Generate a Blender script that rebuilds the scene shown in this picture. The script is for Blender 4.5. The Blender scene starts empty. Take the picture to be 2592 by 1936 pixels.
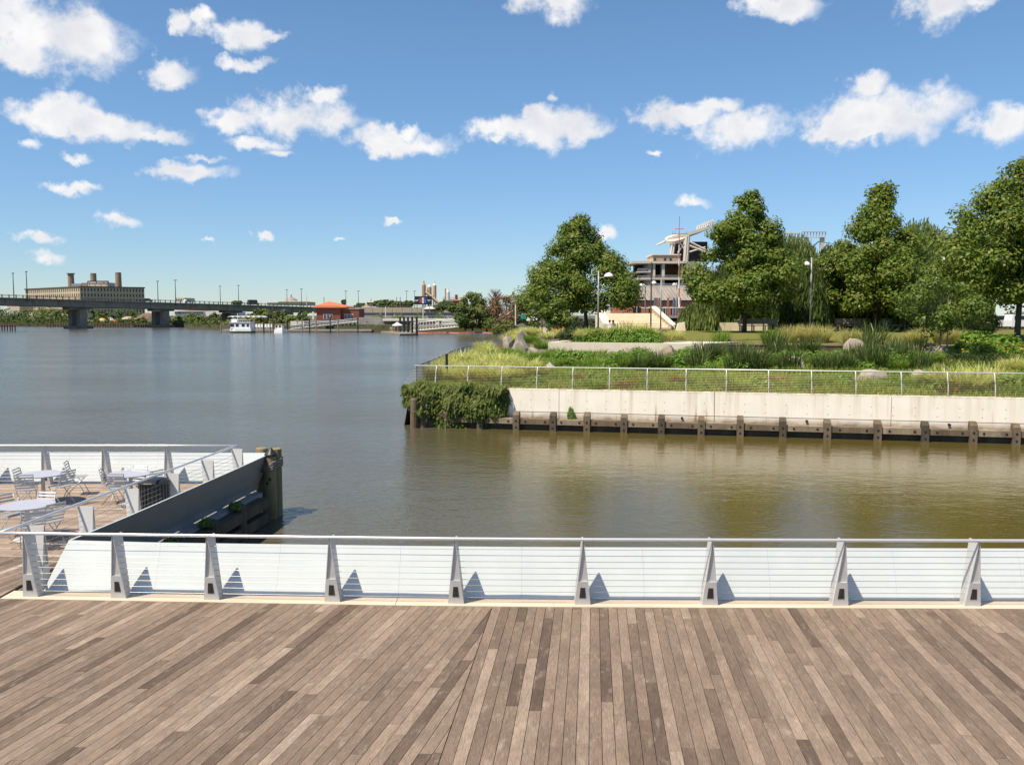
import bpy, math, random
import numpy as np
from mathutils import Vector
R = random.Random(7)
rng = np.random.default_rng(7)
S = bpy.context.scene
COL = S.collection
rad = math.radians

# ------------------------------------------------------------------ camera, sky, sun, exposure
EYE = 4.5; FPX = 2200.0; YH = 797.0
TH = math.atan((968 - YH) / FPX); CT, ST = math.cos(TH), math.sin(TH)
cam = bpy.data.cameras.new('camera'); camo = bpy.data.objects.new('camera', cam); COL.objects.link(camo)
camo.location = (0, 0, EYE); camo.rotation_euler = (math.pi / 2 - TH, 0, 0)
cam.sensor_width = 36; cam.lens = FPX / 2592 * 36; cam.clip_end = 9000; cam.clip_start = .1
S.camera = camo
SD = Vector((.45, .36, -1.0)).normalized()
SUN_EL = math.asin(-SD.z); SUN_ROT = math.atan2(-SD.x, -SD.y)   # direction towards the sun, clockwise from +Y
sun = bpy.data.lights.new('sun', 'SUN'); sun.energy = 5.0; sun.angle = rad(.53); sun.color = (1, .885, .71)
suno = bpy.data.objects.new('sun', sun); COL.objects.link(suno); suno.rotation_euler = SD.to_track_quat('-Z', 'Y').to_euler()
S.view_settings.view_transform = 'Standard'; S.view_settings.look = 'None'
S.view_settings.exposure = 0.46; S.view_settings.gamma = 1.0; S.view_settings.use_curve_mapping = False
S.cycles.max_bounces = 8; S.cycles.transparent_max_bounces = 8

def ray(px, py):
    x = (px - 1296) / FPX; d = (py - 968) / FPX
    return (x, CT - d * ST, -ST - d * CT)
def P(px, py, z):                       # photo point on the level z
    r = ray(px, py); t = (z - EYE) / r[2]; return Vector((r[0] * t, r[1] * t, z))
def PY(px, py, Y):                      # photo point at the distance Y
    r = ray(px, py); t = Y / r[1]; return Vector((r[0] * t, Y, EYE + r[2] * t))
def proj(p):
    y, z = p[1], p[2] - EYE; zc = y * CT - z * ST
    return 1296 + FPX * p[0] / zc, 968 - FPX * (y * ST + z * CT) / zc, zc

def make_world():
    w = bpy.data.worlds.new('World'); S.world = w; w.use_nodes = True
    nt = w.node_tree; N = nt.nodes; L = nt.links; N.clear()
    out = N.new('ShaderNodeOutputWorld'); bg = N.new('ShaderNodeBackground'); L.new(bg.outputs[0], out.inputs[0])
    bg.inputs[1].default_value = .097
    sky = N.new('ShaderNodeTexSky'); sky.sky_type = 'NISHITA'; sky.sun_disc = False
    sky.sun_elevation = SUN_EL; sky.sun_rotation = SUN_ROT
    sky.air_density = 1.0; sky.dust_density = .05; sky.ozone_density = 4.0; sky.altitude = 0
    tc = N.new('ShaderNodeTexCoord')
    def M(op, a, b=None, c=None, clamp=False):
        n = N.new('ShaderNodeMath'); n.operation = op; n.use_clamp = clamp
        for i, v in enumerate((a, b, c)):
            if v is None: continue
            if isinstance(v, (int, float)): n.inputs[i].default_value = v
            else: L.new(v, n.inputs[i])
        return n.outputs[0]
    def V(op, a, b):
        n = N.new('ShaderNodeVectorMath'); n.operation = op
        for i, v in enumerate((a, b)):
            if v is None: continue
            if isinstance(v, tuple): n.inputs[i].default_value = v
            else: L.new(v, n.inputs[i])
        return n
    def noise(vec, scale, det, rough=.55, col=False):
        n = N.new('ShaderNodeTexNoise'); n.inputs['Scale'].default_value = scale; n.inputs['Detail'].default_value = det
        n.inputs['Roughness'].default_value = rough; L.new(vec, n.inputs['Vector'])
        return n.outputs['Color' if col else 'Fac']
    d = V('NORMALIZE', tc.outputs['Generated'], None).outputs[0]
    wv = V('SCALE', V('SUBTRACT', noise(d, 16, 3, .5, True), (.5, .5, .5)).outputs[0], None); wv.inputs[3].default_value = .038
    wv2 = V('SCALE', V('SUBTRACT', noise(d, 60, 4, .6, True), (.5, .5, .5)).outputs[0], None); wv2.inputs[3].default_value = .022
    dw = V('ADD', V('ADD', d, wv.outputs[0]).outputs[0], wv2.outputs[0]).outputs[0]
    sx = N.new('ShaderNodeSeparateXYZ'); L.new(dw, sx.inputs[0])
    az = M('ARCTAN2', sx.outputs[0], sx.outputs[1]); el = M('ARCSINE', sx.outputs[2])
    cb = N.new('ShaderNodeCombineXYZ'); L.new(az, cb.inputs[0]); L.new(el, cb.inputs[1])
    ae = cb.outputs[0]
    K = 1.1718
    clouds = [(105,72,150,82,1),(60,45,135,90,1),(170,85,95,60,1),(30,110,85,40,1),(395,35,24,28,.8),(440,32,30,24,.7),(500,66,72,30,.9),(575,76,52,14,.6),
      (370,150,54,28,.85),(530,134,66,18,.6),(110,243,112,34,1),(205,270,130,32,1),(325,290,85,18,.7),(35,240,40,18,.7),
      (488,257,46,24,.9),(640,255,125,44,1),(700,207,48,17,.75),(555,308,75,18,.55),(590,328,48,12,.5),(725,268,58,28,.9),
      (865,305,105,26,1),(880,281,24,18,.8),(1170,277,135,36,1),(1150,247,34,20,.9),(1062,272,44,14,.7),(1072,297,28,10,.6),(1255,290,72,20,.8),
      (1480,254,98,30,.9),(1600,285,102,40,1),(1545,238,66,20,.7),(1890,255,155,58,1),(1880,195,40,32,1),(1785,285,66,20,.8),(1990,252,75,48,1),(1870,300,95,14,.8),
      (2165,265,95,40,.75),(2185,245,50,24,.8),(1195,12,78,38,.9),(1690,8,82,34,1),(2030,22,85,44,.7),(2115,8,66,20,.5),(155,398,56,14,.8),(400,372,78,18,.85),(255,472,44,15,.9),
      (95,517,54,14,.85),(108,557,38,16,.7),(580,510,18,12,.8),(1500,442,38,14,.8),(170,340,44,14,.45),(70,318,32,20,.35),(430,342,52,9,.4),
      (850,476,24,7,.5),(445,520,24,7,.4),(735,511,18,6,.45),(1320,503,22,18,.7),(1196,222,15,12,.4),(1415,327,22,8,.35)]
    tot = None; low = None
    for (cx, cy, rx, ry, st) in clouds:
        r = Vector(ray(cx * K, cy * K)).normalized(); r2 = Vector(ray((cx + rx) * K, cy * K)).normalized(); r3 = Vector(ray(cx * K, (cy - ry) * K)).normalized()
        a0 = math.atan2(r.x, r.y); e0 = math.asin(r.z)
        wa = abs(math.atan2(r2.x, r2.y) - a0) * 1.36; he = abs(math.asin(r3.z) - e0) * 1.36
        q = V('MULTIPLY', V('SUBTRACT', ae, (a0, e0, 0)).outputs[0], (1 / wa, 1 / he, 0)).outputs[0]
        ln = V('LENGTH', q, None).outputs['Value']
        o = M('MULTIPLY_ADD', M('POWER', ln, 1.25), -1.0, .64 + .36 * st)
        tot = o if tot is None else M('SMOOTH_MAX', tot, o, .12)
    # fair-weather clouds over the rest of the sky
    s0 = N.new('ShaderNodeSeparateXYZ'); L.new(d, s0.inputs[0])
    zz = M('MAXIMUM', s0.outputs[2], .06)
    c2 = N.new('ShaderNodeCombineXYZ'); L.new(M('DIVIDE', s0.outputs[0], zz), c2.inputs[0]); L.new(M('DIVIDE', s0.outputs[1], zz), c2.inputs[1])
    gen = M('MULTIPLY_ADD', M('SUBTRACT', noise(c2.outputs[0], 1.1, 2, .5), .60), 4.0, 0.0)
    cosf = M('DIVIDE', s0.outputs[1], M('SQRT', M('ADD', M('MULTIPLY', s0.outputs[0], s0.outputs[0]), M('MULTIPLY', s0.outputs[1], s0.outputs[1]))))
    inside = M('MULTIPLY', M('MULTIPLY_ADD', cosf, 20.0, -16.6, True), M('MULTIPLY_ADD', s0.outputs[2], -12.0, 5.2, True))
    gen = M('SUBTRACT', gen, M('MULTIPLY', inside, 6.0))
    tot = M('MAXIMUM', tot, M('MINIMUM', gen, 1.0))
    f1 = noise(d, 30, 9, .62)
    dens = M('ADD', tot, M('MULTIPLY_ADD', f1, 2.1, -1.13))
    mr = N.new('ShaderNodeMapRange'); mr.interpolation_type = 'SMOOTHSTEP'; L.new(dens, mr.inputs[0])
    mr.inputs[1].default_value = -.06; mr.inputs[2].default_value = .72
    mask = M('MULTIPLY', mr.outputs[0], .97)
    # thicker cores shade slightly grey
    f2 = noise(d, 22, 4, .5)
    sh = M('ADD', M('MULTIPLY_ADD', f2, 1.9, -.50), M('MULTIPLY', M('SUBTRACT', 1.0, dens), .35), None, True)
    mc = N.new('ShaderNodeMix'); mc.data_type = 'RGBA'; L.new(sh, mc.inputs[0]); mc.inputs[6].default_value = (5.3, 5.45, 5.9, 1); mc.inputs[7].default_value = (7.9, 7.75, 7.6, 1)
    hz = N.new('ShaderNodeMapRange'); hz.interpolation_type = 'SMOOTHSTEP'; L.new(s0.outputs[2], hz.inputs[0]); hz.inputs[1].default_value = 0; hz.inputs[2].default_value = .30
    ht = N.new('ShaderNodeMix'); ht.data_type = 'RGBA'; L.new(hz.outputs[0], ht.inputs[0]); ht.inputs[6].default_value = (.67, .78, .93, 1); ht.inputs[7].default_value = (.80, .95, 1.02, 1)
    tint = V('MULTIPLY', sky.outputs[0], None); L.new(ht.outputs[2], tint.inputs[1])
    mx = N.new('ShaderNodeMix'); mx.data_type = 'RGBA'; L.new(mask, mx.inputs[0]); L.new(tint.outputs[0], mx.inputs[6]); L.new(mc.outputs[2], mx.inputs[7])
    L.new(mx.outputs[2], bg.inputs[0])
    w.cycles.sampling_method = 'MANUAL'; w.cycles.sample_map_resolution = 512
make_world()

# ------------------------------------------------------------------ materials
MATS = {}
def mat(name, c, rough=.7, metal=0.0, var=.18, scale=3.0, bump=0.0, stretch=(1, 1, 1), c2=None, spec=.4, coords='Object', bscale=None, thr=None):
    """principled material with a noise mottling from c towards c2 (default: darker c) and fine bump"""
    if name in MATS: return MATS[name]
    m = bpy.data.materials.new(name); m.use_nodes = True; MATS[name] = m
    nt = m.node_tree; N = nt.nodes; L = nt.links; b = N['Principled BSDF']
    b.inputs['Roughness'].default_value = rough; b.inputs['Metallic'].default_value = metal
    b.inputs['Specular IOR Level'].default_value = spec
    tc = N.new('ShaderNodeTexCoord'); mp = N.new('ShaderNodeMapping'); mp.inputs['Scale'].default_value = stretch
    L.new(tc.outputs[coords], mp.inputs[0])
    n = N.new('ShaderNodeTexNoise'); n.inputs['Scale'].default_value = scale; n.inputs['Detail'].default_value = 6; n.inputs['Roughness'].default_value = .65
    L.new(mp.outputs[0], n.inputs['Vector'])
    r = N.new('ShaderNodeMapRange'); L.new(n.outputs['Fac'], r.inputs[0])
    lo, hi = thr or (.3, .7)
    r.inputs[1].default_value = lo; r.inputs[2].default_value = hi
    x = N.new('ShaderNodeMix'); x.data_type = 'RGBA'; L.new(r.outputs[0], x.inputs[0])
    c2 = c2 or tuple(v * (1 - var) for v in c)
    x.inputs[6].default_value = (*c, 1); x.inputs[7].default_value = (*c2, 1)
    L.new(x.outputs[2], b.inputs['Base Color'])
    if bump:
        n2 = N.new('ShaderNodeTexNoise'); n2.inputs['Scale'].default_value = bscale or scale * 6; n2.inputs['Detail'].default_value = 4
        L.new(mp.outputs[0], n2.inputs['Vector'])
        bp = N.new('ShaderNodeBump'); bp.inputs['Strength'].default_value = bump; bp.inputs['Distance'].default_value = .02
        L.new(n2.outputs['Fac'], bp.inputs['Height']); L.new(bp.outputs[0], b.inputs['Normal'])
    return m

def leaf(name, ca, cb, trans=.3, rough=.5, cc=None):
    """foliage: every leaf its own tone between ca and cb (a few towards cc), partly translucent"""
    m = bpy.data.materials.new(name); m.use_nodes = True
    nt = m.node_tree; N = nt.nodes; L = nt.links; b = N['Principled BSDF']; o = N['Material Output']
    g = N.new('ShaderNodeNewGeometry')
    cr = N.new('ShaderNodeValToRGB'); L.new(g.outputs['Random Per Island'], cr.inputs[0])
    cr.color_ramp.elements[0].color = (*ca, 1); cr.color_ramp.elements[1].color = (*cb, 1)
    if cc:
        cr.color_ramp.elements[1].position = .86
        e = cr.color_ramp.elements.new(1.0); e.color = (*cc, 1)
    L.new(cr.outputs[0], b.inputs['Base Color']); b.inputs['Roughness'].default_value = rough; b.inputs['Specular IOR Level'].default_value = .3
    t = N.new('ShaderNodeBsdfTranslucent'); L.new(cr.outputs[0], t.inputs[0])
    x = N.new('ShaderNodeMixShader'); x.inputs[0].default_value = trans
    L.new(b.outputs[0], x.inputs[1]); L.new(t.outputs[0], x.inputs[2]); L.new(x.outputs[0], o.inputs[0])
    return m

# ------------------------------------------------------------------ mesh building
class MB:
    def __init__(s): s.v = []; s.f = []
    def add(s, vs, fs):
        o = len(s.v); s.v += [tuple(p) for p in vs]; s.f += [tuple(i + o for i in f) for f in fs]; return s
    def box(s, c, d, rz=0.0, tilt=None):
        hx, hy, hz = d[0] / 2, d[1] / 2, d[2] / 2; a, b = math.cos(rz), math.sin(rz); vs = []
        for x, y, z in ((-hx,-hy,-hz),(hx,-hy,-hz),(hx,hy,-hz),(-hx,hy,-hz),(-hx,-hy,hz),(hx,-hy,hz),(hx,hy,hz),(-hx,hy,hz)):
            vs.append((c[0] + x * a - y * b, c[1] + x * b + y * a, c[2] + z))
        return s.add(vs, [(0,3,2,1),(4,5,6,7),(0,1,5,4),(1,2,6,5),(2,3,7,6),(3,0,4,7)])
    def prism(s, poly, vec):
        n = len(poly); vec = Vector(vec); a = [Vector(p) for p in poly]
        return s.add(a + [p + vec for p in a], [tuple(range(n))[::-1], tuple(range(n, 2 * n))] + [(i, (i + 1) % n, (i + 1) % n + n, i + n) for i in range(n)])
    def hexa(s, b, t):                   # bottom four, top four points, same winding
        return s.add(list(b) + list(t), [(3,2,1,0),(4,5,6,7),(0,1,5,4),(1,2,6,5),(2,3,7,6),(3,0,4,7)])
    def tube(s, pts, r, n=6, caps=True):
        pts = [Vector(p) for p in pts]; rs = r if isinstance(r, (list, tuple)) else [r] * len(pts)
        vs = []; fs = []
        for i, p in enumerate(pts):
            t = (pts[min(i + 1, len(pts) - 1)] - pts[max(i - 1, 0)]).normalized()
            u = t.cross(Vector((0, 0, 1)) if abs(t.z) < .95 else Vector((1, 0, 0))).normalized(); w = t.cross(u)
            for k in range(n):
                a = 2 * math.pi * k / n; vs.append(p + (u * math.cos(a) + w * math.sin(a)) * rs[i])
        for i in range(len(pts) - 1):
            for k in range(n):
                fs.append((i * n + k, i * n + (k + 1) % n, (i + 1) * n + (k + 1) % n, (i + 1) * n + k))
        if caps: fs += [tuple(range(n))[::-1], tuple(range((len(pts) - 1) * n, len(pts) * n))]
        return s.add(vs, fs)
    def lathe(s, c, prof, n=12):
        vs = []; fs = []
        for (r, z) in prof:
            for k in range(n):
                a = 2 * math.pi * k / n; vs.append((c[0] + r * math.cos(a), c[1] + r * math.sin(a), c[2] + z))
        for i in range(len(prof) - 1):
            for k in range(n): fs.append((i * n + k, i * n + (k + 1) % n, (i + 1) * n + (k + 1) % n, (i + 1) * n + k))
        fs += [tuple(range(n))[::-1], tuple(range((len(prof) - 1) * n, len(prof) * n))]
        return s.add(vs, fs)
    def build(s, name, m, parent=None, smooth=False):
        me = bpy.data.meshes.new(name); o0 = wloc(parent) if parent is not None else Vector((0, 0, 0))
        me.from_pydata([(p[0] - o0.x, p[1] - o0.y, p[2] - o0.z) for p in s.v], [], s.f); me.materials.append(m)
        if smooth: me.polygons.foreach_set('use_smooth', [True] * len(me.polygons))
        me.update(); o = bpy.data.objects.new(name, me); COL.objects.link(o)
        if parent is not None: o.parent = parent
        return o
def wloc(o):
    v = Vector((0, 0, 0))
    while o is not None: v += Vector(o.location); o = o.parent
    return v
def quads(name, V4, m, parent=None, nper=4):
    """one mesh from an (n, 4, 3) array of quads in world space"""
    V4 = np.asarray(V4, dtype=np.float32); n = V4.shape[0]
    o0 = wloc(parent) if parent is not None else Vector((0, 0, 0))
    v = V4.reshape(-1, 3) - np.array(o0, dtype=np.float32)
    me = bpy.data.meshes.new(name); me.vertices.add(len(v)); me.vertices.foreach_set('co', v.ravel())
    me.loops.add(len(v)); me.loops.foreach_set('vertex_index', np.arange(len(v), dtype=np.int32))
    me.polygons.add(n); me.polygons.foreach_set('loop_start', np.arange(0, len(v), 4, dtype=np.int32))
    me.update(calc_edges=True); me.materials.append(m)
    o = bpy.data.objects.new(name, me); COL.objects.link(o)
    if parent is not None: o.parent = parent
    return o
def strips(name, pts, m, parent=None):
    """ribbons: pts (n, k, 2, 3): k cross sections of two edge points, shared vertices so every blade is one island"""
    pts = np.asarray(pts, dtype=np.float32); n, k = pts.shape[:2]
    o0 = wloc(parent) if parent is not None else Vector((0, 0, 0))
    v = pts.reshape(-1, 3) - np.array(o0, dtype=np.float32)
    base = (np.arange(n) * k * 2)[:, None, None]; j = (np.arange(k - 1) * 2)[None, :, None]
    f = (base + j + np.array([0, 1, 3, 2])[None, None, :]).reshape(-1).astype(np.int32)
    me = bpy.data.meshes.new(name); me.vertices.add(len(v)); me.vertices.foreach_set('co', v.ravel())
    me.loops.add(len(f)); me.loops.foreach_set('vertex_index', f); me.polygons.add(len(f) // 4)
    me.polygons.foreach_set('loop_start', np.arange(0, len(f), 4, dtype=np.int32)); me.update(calc_edges=True); me.materials.append(m)
    o = bpy.data.objects.new(name, me); COL.objects.link(o)
    if parent is not None: o.parent = parent
    return o
def tag(o, label=None, cat=None, group=None, kind=None):
    if label: o['label'] = label
    if cat: o['category'] = cat
    if group: o['group'] = group
    if kind: o['kind'] = kind
    return o
def thing(name, label, cat, loc=(0, 0, 0), group=None, rz=0.0, kind=None):
    o = bpy.data.objects.new(name, None); COL.objects.link(o); o.location = loc; o.rotation_euler = (0, 0, rz); o.empty_display_size = .3
    return tag(o, label, cat, group, kind)
def copy_tree(o, parent=None):
    c = o.copy(); COL.objects.link(c)
    if parent is not None: c.parent = parent
    for ch in list(o.children): copy_tree(ch, c)
    return c
def place(proto, first, loc, rz=0.0, label=None, scale=None):
    o = proto if first else copy_tree(proto)
    o.location = loc; o.rotation_euler = (0, 0, rz)
    if scale: o.scale = scale if isinstance(scale, tuple) else (scale,) * 3
    if label: o['label'] = label
    return o
def dirs(n):
    a = rng.uniform(0, 2 * np.pi, n); z = rng.uniform(-1, 1, n); r = np.sqrt(1 - z * z)
    return np.stack([r * np.cos(a), r * np.sin(a), z], 1)
def leafquads(c, nrm, size, asp=.7):
    """leaf cards at c facing nrm, turned at random"""
    n = len(c); nrm = nrm / (np.linalg.norm(nrm, axis=1, keepdims=True) + 1e-9)
    t = np.cross(nrm, dirs(n)); t /= np.linalg.norm(t, axis=1, keepdims=True) + 1e-9; b = np.cross(nrm, t)
    s = (size * rng.uniform(.65, 1.35, n))[:, None] / 2; q = s * asp
    return np.stack([c - t * s, c - b * q * .8 + t * s * .1, c + t * s, c + b * q * .8 + t * s * .1], 1)
# ------------------------------------------------------------------ materials used widely
def board_mat():
    m = bpy.data.materials.new('weathered_hardwood'); m.use_nodes = True
    nt = m.node_tree; N = nt.nodes; L = nt.links; b = N['Principled BSDF']
    at = N.new('ShaderNodeAttribute'); at.attribute_name = 'tone'
    uv = N.new('ShaderNodeUVMap')
    def nz(sc, st, det=5):
        mp = N.new('ShaderNodeMapping'); mp.inputs['Scale'].default_value = st; L.new(uv.outputs[0], mp.inputs[0])
        n = N.new('ShaderNodeTexNoise'); n.inputs['Scale'].default_value = sc; n.inputs['Detail'].default_value = det; n.inputs['Roughness'].default_value = .7
        L.new(mp.outputs[0], n.inputs['Vector']); return n.outputs['Fac']
    cr = N.new('ShaderNodeValToRGB'); L.new(at.outputs['Fac'], cr.inputs[0])
    e = cr.color_ramp.elements; e[0].color = (0.0869, 0.0593, 0.0431, 1); e[1].color = (0.3719, 0.2966, 0.2342, 1)
    for p, c in ((.15, (0.1314, 0.0918, 0.0656, 1)), (.4, (0.1816, 0.1317, 0.0966, 1)), (.65, (0.2298, 0.1706, 0.1265, 1)), (.85, (0.2897, 0.2224, 0.1706, 1))):
        k = e.new(p); k.color = c
    def mulmix(col, fac_out, lo, hi, dark, light):
        r = N.new('ShaderNodeMapRange'); L.new(fac_out, r.inputs[0]); r.inputs[1].default_value = lo; r.inputs[2].default_value = hi
        r.inputs[3].default_value = dark; r.inputs[4].default_value = light
        x = N.new('ShaderNodeVectorMath'); x.operation = 'SCALE'; L.new(col, x.inputs[0]); L.new(r.outputs[0], x.inputs[3]); return x.outputs[0]
    c = mulmix(cr.outputs[0], nz(9, (9, .55, 1), 8),   .28, .72, .62, 1.38)     # long grain
    c = mulmix(c, nz(2.2, (1.6, .5, 1), 4), .3, .7, .76, 1.24)                # weathering
    c = mulmix(c, nz(60, (1.5, .18, 1), 3), .3, .7, .82, 1.18)
    pale = N.new('ShaderNodeMapRange'); L.new(nz(3.3, (2.2, .7, 1), 7), pale.inputs[0]); pale.inputs[1].default_value = .56; pale.inputs[2].default_value = .78; pale.inputs[4].default_value = .65
    x = N.new('ShaderNodeMix'); x.data_type = 'RGBA'; L.new(pale.outputs[0], x.inputs[0]); L.new(c, x.inputs[6]); x.inputs[7].default_value = (.42, .36, .28, 1)
    L.new(x.outputs[2], b.inputs['Base Color']); b.inputs['Roughness'].default_value = .72; b.inputs['Specular IOR Level'].default_value = .3
    bp = N.new('ShaderNodeBump'); bp.inputs['Strength'].default_value = .35; bp.inputs['Distance'].default_value = .004
    L.new(nz(12, (10, .5, 1), 8), bp.inputs['Height']); L.new(bp.outputs[0], b.inputs['Normal'])
    return m
M_board = board_mat()
M_steel = mat('painted_steel', (.56, .55, .535), .42, .0, .12, 6, bump=.05)
M_rail = mat('brushed_rail', (.78, .78, .78), .32, .55, .08, 8)
M_cable = mat('cable_steel', (.50, .47, .43), .35, .8, .25, 5)
M_white = mat('white_fascia', (.565, .61, .625), .42, .0, .05, 1.3, c2=(.515, .56, .575))
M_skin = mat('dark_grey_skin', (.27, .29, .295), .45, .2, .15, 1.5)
M_dark = mat('dark_rubber', (.03, .03, .032), .5, 0, .3, 9)
M_lens = mat('lamp_lens', (.06, .055, .05), .25, 0, .5, 30)
M_timber = mat('wet_timber', (.115, .088, .058), .85, 0, .5, 2.2, bump=.5, stretch=(1, 1, .35), c2=(.045, .036, .026))
M_timber2 = mat('dry_timber', (.30, .24, .13), .85, 0, .45, 2.0, bump=.5, stretch=(1, 1, .3), c2=(.15, .115, .05))
M_timber3 = mat('brown_timber', (.20, .15, .095), .85, 0, .5, 2.0, bump=.5, stretch=(1, 1, .3), c2=(.085, .06, .04))
M_timber4 = mat('sunbleached_timber', (.32, .265, .185), .85, 0, .5, 1.6, bump=.5, stretch=(1, 1, .6), c2=(.13, .09, .055))
M_rope = mat('rope', (.33, .29, .24), .9, 0, .4, 30)
M_conc = mat('pale_concrete', (.70, .655, .57), .85, 0, .08, .8, bump=.15)
M_conc2 = mat('grey_concrete', (.36, .34, .31), .9, 0, .3, .8, bump=.2)
M_black = mat('black_metal', (.022, .022, .024), .45, 0, .3, 8)
M_alu = mat('pale_metal', (.55, .56, .57), .4, .5, .1, 6)
M_trunk = mat('bark', (.105, .082, .062), .95, 0, .45, 3, bump=.6, stretch=(1, 1, .3))
M_trunk_pale = mat('pale_bark', (.24, .21, .17), .95, 0, .4, 3, bump=.5, stretch=(1, 1, .3))

# ------------------------------------------------------------------ water
WL = -.95
def make_water():
    m = bpy.data.materials.new('muddy_water'); m.use_nodes = True
    nt = m.node_tree; N = nt.nodes; L = nt.links; b = N['Principled BSDF']
    b.inputs['Roughness'].default_value = .05; b.inputs['IOR'].default_value = 1.33; b.inputs['Specular IOR Level'].default_value = .5
    geo = N.new('ShaderNodeNewGeometry')
    def nz(sc, st, det, rz=0.0, rough=.55):
        mp = N.new('ShaderNodeMapping'); mp.inputs['Scale'].default_value = st; mp.inputs['Rotation'].default_value = (0, 0, rz); L.new(geo.outputs['Position'], mp.inputs[0])
        n = N.new('ShaderNodeTexNoise'); n.inputs['Scale'].default_value = sc; n.inputs['Detail'].default_value = det; n.inputs['Roughness'].default_value = rough
        L.new(mp.outputs[0], n.inputs['Vector']); return n.outputs['Fac']
    def M(op, a, b_, c=None, clamp=False):
        n = N.new('ShaderNodeMath'); n.operation = op; n.use_clamp = clamp
        for i, v in enumerate((a, b_, c)):
            if v is None: continue
            if isinstance(v, (int, float)): n.inputs[i].default_value = v
            else: L.new(v, n.inputs[i])
        return n.outputs[0]
    # silt clouds
    x = N.new('ShaderNodeMix'); x.data_type = 'RGBA'; L.new(M('MULTIPLY_ADD', nz(.05, (1, 1.6, 1), 4), 2.5, -.75, True), x.inputs[0])
    x.inputs[6].default_value = (.084, .066, .016, 1); x.inputs[7].default_value = (.098, .078, .022, 1)
    # wind on the open river, calmer in the basin behind the pier (east of x = -6, near the wall)
    sp = N.new('ShaderNodeSeparateXYZ'); L.new(geo.outputs['Position'], sp.inputs[0])
    open_ = M('MULTIPLY_ADD', sp.outputs[0], -.11, .15, True)
    far = M('MULTIPLY_ADD', sp.outputs[1], .02, -.75, True)
    wind = M('MAXIMUM', open_, far)
    gust = M('MULTIPLY_ADD', nz(.035, (1, 2.2, 1), 3), 2.2, -.6, True)
    y2 = N.new('ShaderNodeMix'); y2.data_type = 'RGBA'; L.new(wind, y2.inputs[0]); L.new(x.outputs[2], y2.inputs[6]); y2.inputs[7].default_value = (.092, .086, .064, 1)
    L.new(y2.outputs[2], b.inputs['Base Color']); L.new(M('MULTIPLY_ADD', wind, .10, .03), b.inputs['Roughness'])
    amp = M('MULTIPLY_ADD', M('MULTIPLY', wind, M('MULTIPLY_ADD', gust, .75, .30)), .95, .13)
    h = M('ADD', M('MULTIPLY', nz(1.5, (1, 1.35, 1), 3, .35), .45), M('MULTIPLY', nz(4.5, (1, 1.5, 1), 3, -.3), .22))
    h = M('ADD', h, M('MULTIPLY', nz(.45, (.8, 1.5, 1), 2, .15), .55))
    h = M('ADD', h, M('MULTIPLY', nz(13, (1, 1.4, 1), 2, .1), .10))
    bp = N.new('ShaderNodeBump'); bp.inputs['Distance'].default_value = .20
    L.new(h, bp.inputs['Height']); L.new(amp, bp.inputs['Strength']); L.new(bp.outputs[0], b.inputs['Normal'])
    o = MB().add([(-4000, -60, WL), (4000, -60, WL), (4000, 5000, WL), (-4000, 5000, WL)], [(0, 1, 2, 3)]).build('water', m)
    tag(o, 'muddy river water, olive in the basin and grey blue further out', 'water', kind='structure')
    bed = MB().add([(-4000, -60, WL - 3), (4000, -60, WL - 3), (4000, 8000, WL - 3), (-4000, 8000, WL - 3)], [(0, 1, 2, 3)]).build('river_bed', M_timber)
    tag(bed, 'river bed under the muddy water', 'ground', kind='structure')
make_water()

# ------------------------------------------------------------------ boardwalk
def clip(poly, p, n):
    """keep the side of the line through p with normal n (2D)"""
    out = []
    for i in range(len(poly)):
        a, b = poly[i], poly[(i + 1) % len(poly)]
        da = (a[0] - p[0]) * n[0] + (a[1] - p[1]) * n[1]; db = (b[0] - p[0]) * n[0] + (b[1] - p[1]) * n[1]
        if da >= 0: out.append(a)
        if da * db < 0: t = da / (da - db); out.append((a[0] + (b[0] - a[0]) * t, a[1] + (b[1] - a[1]) * t))
    return out
EX = [(-30, 14.6), (-8.15, 13.52), (-1.82, 13.2), (0, 13.13), (7.86, 13.04), (16, 13.0)]
def E(x):
    for (a, ya), (b, yb) in zip(EX, EX[1:]):
        if x <= b: return ya + (yb - ya) * (x - a) / (b - a)
    return EX[-1][1]
def line_n(a, b):                       # normal to the left of a->b
    d = Vector((b[0] - a[0], b[1] - a[1])).normalized(); return (-d.y, d.x)
BW, GAP, BT = .137, .0065, .032
def area2(p): return abs(sum(p[i][0] * p[(i + 1) % len(p)][1] - p[(i + 1) % len(p)][0] * p[i][1] for i in range(len(p)))) / 2
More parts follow.
